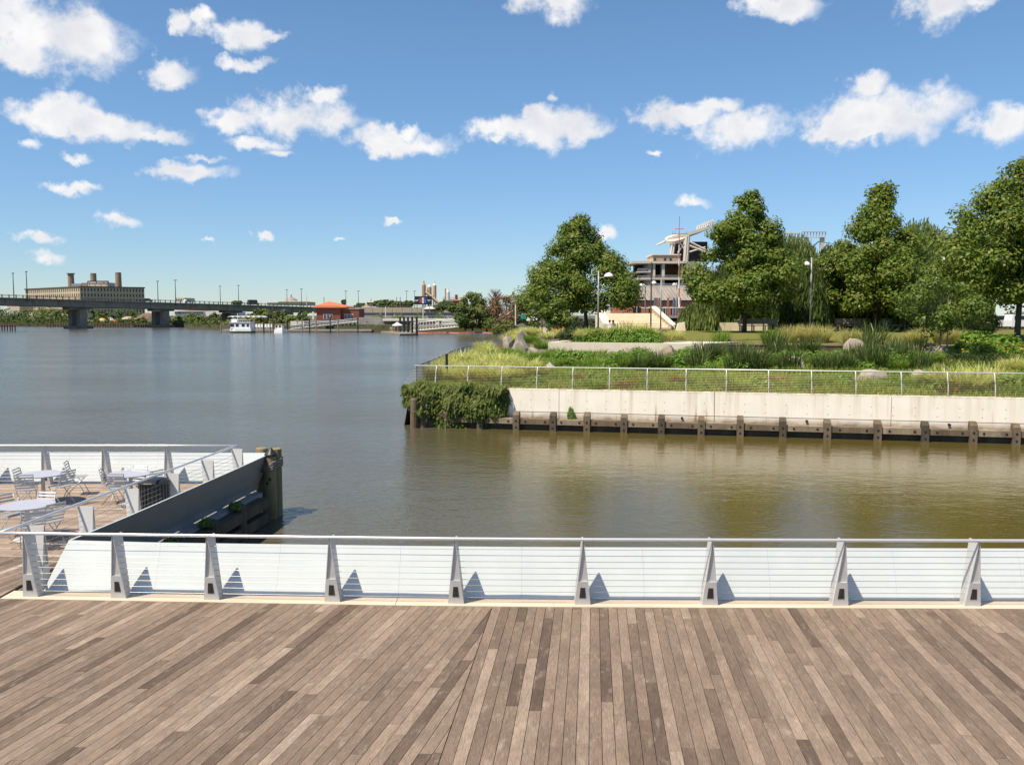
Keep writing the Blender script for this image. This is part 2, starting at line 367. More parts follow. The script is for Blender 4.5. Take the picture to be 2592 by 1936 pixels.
def lay_boards(yaw, o, cuts, halfplanes, k0, k1, vmin, vmax, joints=(1.2, 4.4), ztop=0.0, seed=1):
    """boards along the direction yaw (clockwise from +Y) through o; each cut at joints parallel to the rail"""
    rr = random.Random(seed); d = (math.sin(yaw), math.cos(yaw)); w = (math.cos(yaw), -math.sin(yaw)); out = []
    for k in range(k0, k1):
        u0, u1 = k * BW + GAP / 2, (k + 1) * BW - GAP / 2
        v = vmin - rr.uniform(0, 3.5)
        while v < vmax:
            l = rr.choice([1.22, 1.83, 2.44, 2.44, 3.05, 3.66, 4.27]); l = min(max(l, joints[0]), joints[1])
            a, b = v + .0015, v + l - .0015
            sh = -math.tan(yaw) if False else 0
            poly = []
            for (u, vv) in ((u0, a), (u1, a), (u1, b), (u0, b)):
                vv2 = vv + u * math.tan(yaw) * (1 if cuts else 0)      # ends parallel to the joists (x axis)
                poly.append((o[0] + d[0] * vv2 + w[0] * u, o[1] + d[1] * vv2 + w[1] * u))
            for (p, n) in halfplanes:
                poly = clip(poly, p, n)
                if len(poly) < 3: break
            t = min(1, max(0, rr.gauss(.47, .17) if rr.random() > .10 else rr.choice([.06, .11, .16, .72, .80])))
            if len(poly) >= 3 and area2(poly) > .0006: out.append((poly, t, o, d, w, rr.uniform(0, 50), ztop + rr.uniform(-.0015, .0015)))
            v += l
    return out
def boards_mesh(name, bs, parent):
    v = []; f = []; tone = []; uvs = []
    for (poly, t, o, d, w, off, z) in bs:
        if sum(poly[i][0] * poly[(i + 1) % len(poly)][1] - poly[(i + 1) % len(poly)][0] * poly[i][1] for i in range(len(poly))) < 0: poly = poly[::-1]
        n = len(poly); b0 = len(v)
        v += [(x, y, z) for x, y in poly] + [(x, y, z - BT) for x, y in poly]
        fs = [tuple(range(n))] + [(i, i + n, (i + 1) % n + n, (i + 1) % n) for i in range(n)]
        uv = [((x - o[0]) * w[0] + (y - o[1]) * w[1] + off * .37, (x - o[0]) * d[0] + (y - o[1]) * d[1] + off) for x, y in poly] * 2
        for q in fs:
            f.append(tuple(i + b0 for i in q)); tone.append(t); uvs += [uv[i] for i in q]
    o0 = wloc(parent); v = [(x - o0.x, y - o0.y, z - o0.z) for x, y, z in v]
    me = bpy.data.meshes.new(name); me.from_pydata(v, [], f); me.materials.append(M_board)
    at = me.attributes.new('tone', 'FLOAT', 'FACE'); at.data.foreach_set('value', tone)
    ul = me.uv_layers.new(name='UVMap'); ul.data.foreach_set('uv', [c for q in uvs for c in q])
    me.update(); ob = bpy.data.objects.new(name, me); COL.objects.link(ob); ob.parent = parent; return ob
def split_boards(bs, root, limit):
    def seen(b):
        c = np.mean(np.array(b[0]), 0); x, y, zc = proj((c[0], c[1], 0))
        return area2(b[0]) / max(zc, 1) ** 3 if -200 < x < 2800 and 0 < y < 2150 else 0
    bs = sorted(bs, key=seen, reverse=True)
    for b in bs[:limit]: boards_mesh('board', [b], root)
    if bs[limit:]: tag(boards_mesh('remaining_boards', bs[limit:], root), kind='stuff')
YR, YL = rad(5.3), rad(13.5)
s1, s2 = P(1246, 1537, 0), P(1095, 1936, 0)
seam = (s1.x, s1.y); sd = Vector((math.sin(YR), math.cos(YR)))
nR = (sd.y, -sd.x)
bw = thing('boardwalk', 'weathered grey brown timber boardwalk in front of the white railing', 'boardwalk', (0, 10, 0), kind='structure')
NEARY = 6.4
eR = ((0, 13.13), (9, 13.03)); eL = ((-8.15, 13.52), (-1.6, 13.19))
hpR = [(seam, nR), (eR[0], tuple(-c for c in line_n(*eR))), ((0, NEARY), (0, 1)), ((12.5, 0), (-1, 0))]
hpL = [((seam[0] - GAP, seam[1]), (-nR[0], -nR[1])), (eL[0], tuple(-c for c in line_n(*eL))), ((0, NEARY), (0, 1)), ((-8.22, 0), (1, 0))]
hpL2 = [((-8.22, 0), (-1, 0)), ((0, 15.9), (0, -1)), ((0, NEARY), (0, 1)), ((-14, 0), (1, 0))]
bsR = lay_boards(YR, seam, True, hpR, 0, 130, -8, 2, seed=3)
bsL = lay_boards(YL, seam, True, hpL, -110, 30, -10, 4, seed=5)
bsL += lay_boards(YL, seam, True, hpL2, -150, -20, -10, 8, seed=5)
split_boards(bsR + bsL, bw, 298)
# border boards laid along the edge, pale wood with panel reflection painted in
def border(x0, x1, z=.004):
    out = []
    n = int((x1 - x0) / 2.4); xs = [x0 + (x1 - x0) * i / n for i in range(n + 1)]
    for r, (a, b) in enumerate(((.006, .20), (.206, .40))):
        for i in range(n):
            xa, xb = xs[i] + (.7 * r if i else 0), xs[i + 1] + (.7 * r if i < n - 1 else 0) - .004
            poly = [(xa, E(xa) + a), (xb, E(xb) + a), (xb, E(xb) + b), (xa, E(xa) + b)]
            out.append((poly, R.uniform(.93, 1.0), (0, 0), (1, 0), (0, 1), R.uniform(0, 40), z))
    return out
M_keep = M_board; M_board = mat('bleached_wood_with_reflection', (.60, .51, .405), .75, 0, .2, 3, c2=(.50, .41, .31), bump=.2, stretch=(.15, 1.5, 1))
for b in border(-8.15, -1.82) + border(-1.816, 13.0): boards_mesh('border_board', [b], bw)
M_board = M_keep
sl = MB()
sl.prism([(-14.2, -2, -.30), (13.2, -2, -.30), (13.2, 13.4, -.30), (0, 13.48, -.30), (-7.9, 13.85, -.30), (-14.2, 13.85, -.30)], (0, 0, .255))
sl.build('deck_slab', M_timber, bw)
# the lower pier at the left, boards laid across
td = thing('terrace_deck', 'pale timber cafe deck with tables beyond the near railing', 'deck', (-12, 18, 0), kind='structure')
def sideB(y): return -7.75 + .088 * (y - 13.8)
hpT = [((sideB(13.8) - .12, 13.8), (-math.cos(.088), math.sin(.088))), ((0, 15.92), (0, 1)), ((0, 22.98), (0, -1))]
bsT = lay_boards(rad(90), (-8, 15.9), False, [hpT[1], hpT[2], hpT[0]], -52, 0, -14, 2, seed=9)
bsT = [(p, min(1, .62 + t * .5), o, d, w, of, z) for (p, t, o, d, w, of, z) in bsT]
tag(boards_mesh('deck_boards', bsT, td), kind='stuff')
MB().prism([(-22, 13.9, -.28), (sideB(13.9) - .05, 13.9, -.28), (sideB(23) - .05, 23, -.28), (-22, 23, -.28)], (0, 0, .235)).build('deck_slab', M_timber, td)

# ------------------------------------------------------------------ railings with tapering fin posts
def fin_post(root, B, n):
    """B outer foot of the post, n outward direction"""
    n = Vector((n[0], n[1], 0)).normalized(); t = Vector((-n.y, n.x, 0)); B = Vector((B[0], B[1], 0.0))
    ZT = 1.035
    def hw(z): return .117 * (1 - z / 1.06) + .008
    def inner(z): return -.17 - .13 * z / ZT
    def pt(o, s, z): return B + n * o + t * s + Vector((0, 0, z))
    mb = MB(); LZ = .385
    # lower block
    mb.hexa([pt(inner(0), -hw(0), .004), pt(inner(0), hw(0), .004), pt(0, hw(0), .004), pt(0, -hw(0), .004)],
            [pt(inner(LZ), -hw(LZ), LZ), pt(inner(LZ), hw(LZ), LZ), pt(0, hw(LZ), LZ), pt(0, -hw(LZ), LZ)])
    # recessed web and the two side plates above it
    a, b = LZ + .001, ZT - .01
    q = .011
    mb.hexa([pt(inner(a) + .022, -hw(a) + q, a), pt(inner(a) + .022, hw(a) - q, a), pt(-.03, hw(a) - q, a), pt(-.03, -hw(a) + q, a)],
            [pt(inner(b) + .03, -.002, b), pt(inner(b) + .03, .002, b), pt(-.03, .002, b), pt(-.03, -.002, b)])
    for s in (-1, 1):
        mb.hexa([pt(inner(a), s * hw(a), a), pt(inner(a), s * (hw(a) - q), a), pt(0, s * (hw(a) - q), a), pt(0, s * hw(a), a)],
                [pt(inner(ZT), s * hw(ZT), ZT), pt(inner(ZT), s * .0008, ZT), pt(0, s * .0008, ZT), pt(0, s * hw(ZT), ZT)])
    po = mb.build('post', M_steel, root)
    f = MB()
    def fp(s, z, e): return pt(inner(z) - e, s, z)
    fr = [fp(-.052, .115, .004), fp(.052, .115, .004), fp(.036, .285, .004), fp(-.036, .285, .004)]
    f.hexa([fp(-.052, .115, -.003), fp(.052, .115, -.003), fp(.036, .285, -.003), fp(-.036, .285, -.003)][::-1], fr[::-1])
    f.build('light_frame', M_lens, po)
    l = MB(); l.hexa([fp(-.018, .13, .003), fp(.018, .13, .003), fp(.012, .268, .003), fp(-.012, .268, .003)][::-1], [fp(-.018, .13, .006), fp(.018, .13, .006), fp(.012, .268, .006), fp(-.012, .268, .006)][::-1])
    l.build('light_lens', M_dark, po)
    return po
CZ = [.095 + i * .098 for i in range(9)]
def fin_railing(name, label, feet, n, ends, cat='railing'):
    """feet: outer post feet; n: outward normals; ends: (start, end) feet for rail and cables"""
    c = feet[len(feet) // 2]
    root = thing(name, label, cat, (c[0], c[1], 0))
    for b, nn in zip(feet, n): fin_post(root, b, nn)
    path = [(*ends[0][0], *ends[0][1])] + [(*b, *nn) for b, nn in zip(feet, n)] + [(*ends[1][0], *ends[1][1])]
    def off(q, o, z): m = Vector((q[2], q[3])); return Vector((q[0] + m.x * o, q[1] + m.y * o, z))
    MB().tube([off(q, -.30, 1.07) for q in path], .0245, 10).build('handrail', M_rail, root, True)
    for z in CZ: MB().tube([off(q, -.125 - .085 * z, z) for q in path], .0042, 5).build('cable', M_cable, root, True)
    return root
def nf(x):                              # outward normal of the front edge
    d = Vector((1, (E(x + .6) - E(x - .6)) / 1.2)).normalized(); return (-d.y, d.x)
fx = [-6.26, -4.75, -2.82, -.87, 1.10, 3.08, 5.10, 7.14, 9.2, 11.25]
ff = [(x, E(x) + .28) for x in [-7.70] + fx]
cn = Vector((-.70, .72))
front = fin_railing('front_railing', 'long steel railing with tapered posts along the near boardwalk edge', ff, [nf(x) for x in [-7.70] + fx],
                    (((-7.80, 13.80), (.98, 1.0)), ((12.6, E(12.6) + .28), nf(12.6))))
sn = (math.cos(.088), -math.sin(.088))
sy = [14.12, 15.55, 17.15, 18.85, 20.6, 22.35]
side = fin_railing('side_railing', 'steel railing running along the basin side of the cafe deck', [(sideB(y), y) for y in sy], [sn] * len(sy),
                   (((-7.80, 13.80), (.98, 1.0)), ((sideB(23.0), 23.0), (.98, .98))))
fy = 23.02
fpx = [-1.75, 0, 1.6, 3.2]
tfx = [-18.2, -16.62, -15.04] + [PY(px, 1228, 22.85).x for px in (-28, 116, 268, 426)]
farr = fin_railing('far_railing', 'steel railing along the river side of the cafe deck', [(x, fy) for x in tfx], [(0, 1)] * len(tfx),
                   (((-20, fy), (0, 1)), ((sideB(23.0), fy), (.98, .98))))
# flared white panels outside the railings
def flare(path, name, label):
    """path: list of (foot x, foot y, offset direction)"""
    prof = [(.07, -.16), (.085, -.02), (.20, .30), (.385, .765)]; th = .022
    c = path[len(path) // 2]; root = thing(name, label, 'fascia', (c[0], c[1], 0)); mb = MB()
    rows = []
    for (x, y, m) in path: rows.append([Vector((x + m[0] * o, y + m[1] * o, z)) for o, z in prof] + [Vector((x + m[0] * (o + th * 1.1), y + m[1] * (o + th * 1.1), z - th * .3)) for o, z in prof[::-1]])
    k = len(rows[0])
    for i in range(len(rows) - 1):
        p = MB(); a, b = rows[i], rows[i + 1]; g = (b[0] - a[0]).normalized() * .0012
        p.add([q + g for q in a] + [q - g for q in b], [tuple(range(k))[::-1], tuple(range(k, 2 * k))] + [(j, (j + 1) % k, (j + 1) % k + k, j + k) for j in range(k)])
        p.build('panel', M_white, root)
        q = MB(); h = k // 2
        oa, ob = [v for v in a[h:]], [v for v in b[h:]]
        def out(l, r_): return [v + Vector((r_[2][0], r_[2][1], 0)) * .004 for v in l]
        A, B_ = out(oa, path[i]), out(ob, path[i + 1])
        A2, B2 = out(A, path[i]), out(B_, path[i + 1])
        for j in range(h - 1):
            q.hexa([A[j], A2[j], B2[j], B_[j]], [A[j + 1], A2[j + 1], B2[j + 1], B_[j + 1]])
        q.build('outer_skin', M_skin, root)  # thin darker grey sheet over the panel's outer face
    return root
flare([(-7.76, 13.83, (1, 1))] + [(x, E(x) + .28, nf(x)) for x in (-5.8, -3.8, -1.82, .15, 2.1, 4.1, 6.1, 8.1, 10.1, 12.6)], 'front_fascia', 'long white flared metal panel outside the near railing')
flare([(-7.76, 13.83, (1, 1))] + [(sideB(y), y, sn) for y in (16, 18.3, 20.6)] + [(sideB(23.0), 23.02, (1, 1))], 'side_fascia', 'flared metal panel with grey outer face along the basin side of the cafe deck')
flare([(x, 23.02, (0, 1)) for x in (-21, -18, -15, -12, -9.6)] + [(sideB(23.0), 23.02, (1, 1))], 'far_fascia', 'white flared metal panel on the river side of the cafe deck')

# ------------------------------------------------------------------ what carries the cafe deck: concrete beam, timber fender, mooring piles
def sd_pt(y, o, z): return Vector((sideB(y) + sn[0] * o, y + sn[1] * o, z))
root = thing('pier_beam', 'grey concrete edge beam below the flared side panel', 'beam', (-7.4, 18, -.4))
mb = MB(); mb.hexa([sd_pt(13.9, -.3, -1.3), sd_pt(13.9, .30, -1.3), sd_pt(22.9, .30, -1.3), sd_pt(22.9, -.3, -1.3)], [sd_pt(13.9, -.3, -.17), sd_pt(13.9, .30, -.22), sd_pt(22.9, .30, -.22), sd_pt(22.9, -.3, -.17)])
mb.build('beam', M_conc2, root)
root = thing('pier_fender', 'dark wet timber fender below the side panel of the cafe deck', 'fender', (-7.2, 18, -.9))
for y in (14.6, 16.15, 17.7, 19.3, 20.9):
    mb = MB(); c = sd_pt(y, .52, 0); mb.lathe((c.x, c.y, -3.4), [(.15, 0), (.15, 3.22), (.10, 3.30), (.03, 3.32)], 10); mb.build('fender_post', M_timber, root)
for z0, z1, o0, o1 in ((-.52, -.27, .34, .62), (-.92, -.66, .40, .60)):
    for ya, yb in ((14.0, 16.13), (16.17, 19.28), (19.32, 22.5)):
        mb = MB(); mb.hexa([sd_pt(ya, o0, z0), sd_pt(ya, o1, z0), sd_pt(yb, o1, z0), sd_pt(yb, o0, z0)], [sd_pt(ya, o0, z1), sd_pt(ya, o1, z1), sd_pt(yb, o1, z1), sd_pt(yb, o0, z1)])
        mb.build('wale', M_timber, root)
dl = thing('mooring_piles', 'cluster of tall timber mooring piles lashed with rope at the deck corner', 'mooring piles', (-6.4, 23.1, WL))
mb = MB(); mb.lathe((-6.46, 23.05, -4), [(.155, 0), (.15, 4.74)], 14); p1 = mb.build('pile', M_timber2, dl, False)
MB().lathe((-6.46, 23.05, .74), [(.17, 0), (.17, .05), (.012, .23)], 14).build('pile_cap', M_black, p1)
for (bx, bz) in ((.01, -.02), (-.06, -.14)):
    MB().tube([(-6.46 + bx, 22.915, .16 + bz), (-6.46 + bx, 22.86, .16 + bz)], .035, 8).build('bolt', M_black, p1)
MB().lathe((-6.40, 23.36, -4), [(.155, 0), (.15, 4.88), (.12, 4.90)], 12).build('pile', M_timber2, dl)
MB().lathe((-6.86, 23.60, -4), [(.17, 0), (.165, 4.86), (.13, 4.88)], 12).build('pile', M_timber2, dl)
for i in range(5):
    z = .36 + i * .045; ring = []
    for k in range(19):
        a = 2 * math.pi * k / 18; d = Vector((math.cos(a), math.sin(a)))
        c = max(((-6.46, 23.05), (-6.40, 23.36), (-6.86, 23.60)), key=lambda q: q[0] * d.x + q[1] * d.y)
        ring.append((c[0] + d.x * .17, c[1] + d.y * .17, z + .10 * d.x + .02 * R.uniform(-1, 1)))
    MB().tube(ring, .017, 6).build('rope', M_rope, dl)

# ------------------------------------------------------------------ cafe furniture
M_chair = mat('grey_powder_coat', (.50, .50, .50), .4, .3, .1, 9)
M_chairw = mat('white_powder_coat', (.78, .78, .78), .4, 0, .06, 9)
M_tabtop = mat('perforated_top', (.45, .46, .53), .5, .1, .12, 60)
def make_table():
    t = thing('cafe_table', 'x', 'table', group='round cafe tables on the pier deck')
    MB().lathe((0, 0, .70), [(.03, -.02), (.50, -.018), (.515, -.006), (.515, .008), (.50, .012), (.01, .012)], 28).build('table_top', M_tabtop, t)
    MB().lathe((0, 0, 0), [(.045, .02), (.045, .70)], 10).build('pedestal', M_steel, t)
    MB().lathe((0, 0, 0), [(.27, .005), (.27, .016), (.06, .03), (.045, .05)], 20).build('base', M_steel, t)
    return t
def make_chair(m):
    """folding slat chair facing +y"""
    c = thing('folding_chair', 'x', 'chair', group='folding chairs round the cafe tables')
    for s in (-1, 1):
        x = .20 * s
        MB().tube([(x, .22, .012), (x, .10, .25), (x, -.10, .46), (x, -.20, .62), (x, -.25, .84)], .0095, 6).build('rear_frame', m, c, True)
        MB().tube([(x * .9, -.24, .012), (x * .9, -.02, .25), (x * .9, .20, .455)], .0095, 6).build('leg', m, c, True)
    for i in range(9):
        y = -.17 + i * .046; MB().box((0, y, .458), (.40, .034, .012)).build('seat_slat', m, c)
    for i in range(6):
        z = .52 + i * .062; yy = -.14 - .10 * (z - .50) / .32 - .02
        MB().box((0, yy, z), (.40, .012, .033)).build('back_slat', m, c)
    MB().tube([(-.2, .22, .02), (.2, .22, .02)], .008, 6).build('stretcher', m, c); MB().tube([(-.18, -.24, .02), (.18, -.24, .02)], .008, 6).build('stretcher', m, c)
    return c
tb = make_table()
TP = [(P(108, 1199, .71), 'round blue grey cafe table set against the far railing, left of the bin'), (P(330, 1198, .71), 'round blue grey cafe table just behind the black litter bin'), (P(68, 1277, .71), 'round blue grey cafe table nearest the boardwalk')]
for i, (p, l) in enumerate(TP): place(tb, i == 0, (p.x, p.y, .004), .3 * i, l)
cg, cw = make_chair(M_chair), None
def cpos(px, py, z): p = P(px, py, z); return (p.x, p.y, .004)
t1, t2, t3 = [q[0] for q in TP]
def facing(a, b): return math.atan2(-(b[0] - a[0]), b[1] - a[1])
S19 = .1899
def cp(cx, cy, z=.82): return cpos(cx * S19, 1130 + cy * S19, z)
CH = [((215, 310), t1, 'grey folding chair on the river side of the left table, turned to it', 0), ((310, 392), t1, 'grey folding chair left of the far left table with its back to the boardwalk', .1),
      ((878, 215), (0, 0), 'grey folding chair turned away from the tables towards the river', None), ((910, 335), t1, 'grey folding chair right of the far left table, facing it', 0),
      ((625, 622), t3, 'pale folding chair behind the nearest table, seen from its front', 'w'), ((50, 655), t3, 'grey folding chair left of the nearest table, cut by the frame', 0),
      ((440, 850), t3, 'grey folding chair in front of the nearest table with its back to the boardwalk', 0), ((745, 772), t3, 'grey folding chair right of the nearest table, angled to it', 0),
      ((1345, 312), t2, 'grey folding chair left of the table behind the bin', 0), ((1530, 378), t2, 'grey folding chair before the table behind the bin, back to the boardwalk', 0),
      ((1870, 262), t2, 'pale folding chair on the river side of the table behind the bin', 'w'), ((2088, 330), t2, 'grey folding chair half hidden behind the black litter bin', 0)]
used = {0: False, 'w': False}; cw = make_chair(M_chairw)
for (c, tt, l, k) in CH:
    p = cp(*c); a = facing(p, tt) if k is not None else rad(-75)
    pr = cw if k == 'w' else cg; key = 'w' if k == 'w' else 0
    if k == .1: a += .25
    dv = Vector((-math.sin(a), math.cos(a))) * .25            # back top sits behind the seat
    place(pr, not used[key], (p[0] + dv.x, p[1] + dv.y, .004), a, l); used[key] = True
bp = cpos(378, 1289, .0)
bp = P(389, 1216, .92)
bn = thing('litter_bin', 'black slatted round litter bin beside the side railing', 'bin', (bp.x, bp.y, .004))
MB().lathe((bp.x, bp.y, 0), [(.28, .02), (.29, .86)], 20).build('liner', M_black, bn)
for k in range(24):
    a = 2 * math.pi * k / 24; c_, s_ = math.cos(a), math.sin(a)
    MB().box((bp.x + .305 * c_, bp.y + .305 * s_, .45), (.012, .05, .84), a).build('slat', M_dark, bn)
MB().lathe((bp.x, bp.y, .87), [(.33, 0), (.345, .03), (.33, .05), (.25, .09), (.18, .10)], 24).build('lid', M_black, bn)
# ------------------------------------------------------------------ basin wall of the park
W0 = Vector((-5.06, 42.2, 0)); WU = Vector((.9768, -.2143, 0)); WN = Vector((-.2143, -.9768, 0))     # WN points to the camera
def wp(a, o, z): return W0 + WU * a + WN * o + Vector((0, 0, z))
def wa(px, o=0.0):                      # distance along the wall seen at the photo column px
    c = W0 + WN * o; k = (px - 1296) / FPX
    # the column is a plane x = k * zc, with zc ~ y * CT - z * ST
    f = lambda a: (c.x + WU.x * a) - k * ((c.y + WU.y * a) * CT + 3.8 * ST)
    lo, hi = -10, 80
    for _ in range(50):
        m = (lo + hi) / 2
        if f(m) < 0: lo = m
        else: hi = m
    return lo
def wbox(mb, a0, a1, o0, o1, z0, z1):
    return mb.hexa([wp(a0, o1, z0), wp(a1, o1, z0), wp(a1, o0, z0), wp(a0, o0, z0)], [wp(a0, o1, z1), wp(a1, o1, z1), wp(a1, o0, z1), wp(a0, o0, z1)])
def wall_mat():
    m = bpy.data.materials.new('stained_white_concrete'); m.use_nodes = True
    nt = m.node_tree; N = nt.nodes; L = nt.links; b = N['Principled BSDF']; b.inputs['Roughness'].default_value = .85; b.inputs['Specular IOR Level'].default_value = .2
    g = N.new('ShaderNodeNewGeometry')
    def nz(st, sc, det=4):
        mp = N.new('ShaderNodeMapping'); mp.inputs['Scale'].default_value = st; L.new(g.outputs['Position'], mp.inputs[0])
        n = N.new('ShaderNodeTexNoise'); n.inputs['Scale'].default_value = sc; n.inputs['Detail'].default_value = det; n.inputs['Roughness'].default_value = .6; L.new(mp.outputs[0], n.inputs['Vector']); return n.outputs['Fac']
    def mr(v, a, b_, c=0., d=1.):
        r = N.new('ShaderNodeMapRange'); L.new(v, r.inputs[0])
        for i, q in enumerate((a, b_, c, d)): r.inputs[i + 1].default_value = q
        return r.outputs[0]
    def mix(f, c1, col):
        x = N.new('ShaderNodeMix'); x.data_type = 'RGBA'; L.new(f, x.inputs[0]); 
        if isinstance(c1, tuple): x.inputs[6].default_value = (*c1, 1)
        else: L.new(c1, x.inputs[6])
        x.inputs[7].default_value = (*col, 1); return x.outputs[2]
    def mul(a, b_):
        n = N.new('ShaderNodeMath'); n.operation = 'MULTIPLY'; L.new(a, n.inputs[0]); L.new(b_, n.inputs[1]); return n.outputs[0]
    sp = N.new('ShaderNodeSeparateXYZ'); L.new(g.outputs['Position'], sp.inputs[0])
    c = mix(mr(nz((1, 1, 1), 1.1, 6), .35, .7), (.92, .86, .74), (.85, .78, .65))
    streak = mul(mr(nz((2.4, 2.4, .10), 1.0, 5), .50, .70), mr(sp.outputs[2], -.6, 1.0, .25, 1.0))
    c = mix(mul(streak, mr(nz((1, 1, .3), .25, 2), .35, .6, .3, .9)), c, (.52, .42, .28))
    rust = mul(mr(nz((3.4, 3.4, .22), 1.0, 3), .62, .72), mr(sp.outputs[2], .5, -.2, 0, .9))
    c = mix(rust, c, (.30, .12, .04))
    low = mr(sp.outputs[2], -.10, -.42)
    c = mix(mul(low, mr(nz((1, 1, 2), 1.6, 5), .3, .65, .35, 1.0)), c, (.20, .125, .07))
    top = mul(mr(sp.outputs[2], .86, .97), mr(nz((1, 1, 1), 2.5, 4), .4, .7, .1, .7))
    c = mix(top, c, (.36, .27, .17))
    L.new(c, b.inputs['Base Color'])
    bp = N.new('ShaderNodeBump'); bp.inputs['Strength'].default_value = .2; bp.inputs['Distance'].default_value = .01; L.new(nz((1, 1, 1), 12, 4), bp.inputs['Height']); L.new(bp.outputs[0], b.inputs['Normal'])
    return m
M_wall = wall_mat()
jx = [wa(1062, -.55)] + [wa(px, -.55) for px in (1415, 1809, 2257)] + [34, 46]
sw = thing('basin_wall', 'long cream concrete wall with rust streaks along the far side of the basin', 'wall', wp(14, -.6, 0))
for i in range(len(jx) - 1):
    mb = MB(); wbox(mb, jx[i] + .012, jx[i + 1] - .012, -1.0, -.55, -.115, .965)
    mb.build('wall_panel', M_wall, sw)
    mb = MB(); wbox(mb, jx[i] + .012, jx[i + 1] - .012, -1.0, -.565, -1.6, -.125); mb.build('wall_base', M_wall, sw)
mb = MB(); wbox(mb, wa(1066, -.6), 46, -1.4, -.63, -3, .90); mb.build('wall_core', M_timber, sw)
mb = MB()
for i in range(40):
    a = 1.5 + i * .9
    for z in (.45, .08):
        if a > wa(1272, -.55): mb.tube([wp(a, -.556, z), wp(a, -.546, z)], .022, 6)
mb.build('tie_hole', M_conc2, sw)
tf = thing('wall_fender', 'weathered timber fender of posts and wales at the foot of the cream basin wall', 'fender', wp(14, 0, WL))
pp = [1307, 1400, 1486, 1580, 1675, 1776, 1875, 1983, 2096, 2224, 2344, 2466, 2575, 2690, 2810]
pa = [wa(px) for px in pp]; pa = [pa[0] - 2 * (pa[1] - pa[0]), 2 * pa[0] - pa[1]] + pa
for i, a in enumerate(pa):
    mb = MB(); h = R.uniform(-.02, .03)
    mb.hexa([wp(a - .15, .12, -3), wp(a + .15, .12, -3), wp(a + .15, -.25, -3), wp(a - .15, -.25, -3)], [wp(a - .15, .12, -.22 + h), wp(a + .15, .12, -.22 + h), wp(a + .15, -.25, -.22 + h), wp(a - .15, -.25, -.22 + h)])
    mb.hexa([wp(a - .15, .12, -.219 + h), wp(a + .15, .12, -.219 + h), wp(a + .15, -.25, -.219 + h), wp(a - .15, -.25, -.219 + h)], [wp(a - .13, -.05, -.06 + h), wp(a + .13, -.05, -.06 + h), wp(a + .13, -.25, -.06 + h), wp(a - .13, -.25, -.06 + h)])
    po = mb.build('fender_post', M_timber3 if i % 3 else M_timber, tf)
    b = MB(); b.tube([wp(a, .115, -.50), wp(a, .135, -.50)], .055, 8); b.build('bolt', M_dark, po); MB().tube([wp(a, .115, -.80), wp(a, .135, -.80)], .05, 8).build('bolt', M_dark, po)
    if i < len(pa) - 1:
        a1 = pa[i + 1]; mb = MB(); wbox(mb, a + .16, a1 - .16, -.45, .04, -.66, -.40 + R.uniform(-.015, .015)); w = mb.build('wale', M_timber4 if i % 2 else M_timber3, tf)
        for f in (.25, .78): MB().tube([wp(a + (a1 - a) * f, .035, -.53), wp(a + (a1 - a) * f, .056, -.53)], .055, 8).build('bolt', M_dark, w)
        mb = MB(); wbox(mb, a + .16, a1 - .16, -.52, -.20, -1.5, -.70); mb.build('lower_wale', M_timber, tf)
for px in (1727, 2043, 2404):
    a = wa(px, -.55); o = MB().tube([wp(a, -.60, -.24), wp(a, -.38, -.25)], .055, 10).build('drain_pipe', M_dark, sw)
# two timber piles at the corner under the creeper
for px, o, l in ((1048, .35, 'round timber pile standing free at the left corner of the basin wall'), (1070, .1, 'round timber pile half under the creeper at the corner of the basin wall')):
    a = wa(px, o); c = wp(a, o, 0); q = thing('timber_pile', l, 'pile', (c.x, c.y, WL), 'timber piles at the wall corner')
    MB().lathe((c.x, c.y, -4), [(.20, 0), (.19, 4.42), (.15, 4.5)], 12).build('pile', M_timber3, q)

# ------------------------------------------------------------------ park ground
def XL(y):                              # left shore of the park
    pts = [(38, -5.2), (42, -5.2), (50, -4.9), (62, -4.7), (82, -3.0), (95, -.5), (120, 3.5), (165, 3.0), (260, 2.0)]
    for (a, xa), (b, xb) in zip(pts, pts[1:]):
        if y <= b: return xa + (xb - xa) * (y - a) / (b - a)
    return pts[-1][1]
def behind(x, y): return -((x - W0.x) * WN.x + (y - W0.y) * WN.y)     # metres behind the fender line
def zg(x, y):
    s = behind(x, y) - .8
    z = .86 + .105 * min(max(s, 0), 14) + .05 * min(max(s - 14, 0), 14)
    z = min(z, 3.05) - max(0, min(1, (s - 50) / 80)) * .9
    e = min(max((x - XL(y)) / 3.0, 0), 1); e = e * e * (3 - 2 * e)
    b = max(0, min(1, (s - 3) / 8))
    return z * (1 - b) + (.55 + (z - .55) * e) * b + (.09 * math.sin(x * .9 + y * .5) * math.sin(y * .63 - x * .31)) * min(1, max(0, s) / 3) * (1 if s < 22 else 0)
def ground_hit(px, py):
    """photo point on the park ground"""
    lo, hi = 38.0, 200.0
    f = lambda Y: (lambda q: q.z - zg(q.x, q.y))(PY(px, py, Y))
    y = lo
    while y < hi and f(y) > 0: y += .25
    a, b = y - .25, y
    for _ in range(20):
        m = (a + b) / 2
        if f(m) > 0: a = m
        else: b = m
    q = PY(px, py, b); q.z = zg(q.x, q.y); return q
def soil_mat(name, c1, c2, sc):
    return mat(name, c1, .95, 0, .3, sc, c2=c2, bump=.6, spec=.1, coords='Object')
M_soil = soil_mat('planted_soil', (.085, .095, .03), (.10, .065, .032), .5)
M_lawn = soil_mat('lawn_turf', (.13, .15, .032), (.17, .155, .05), .35)
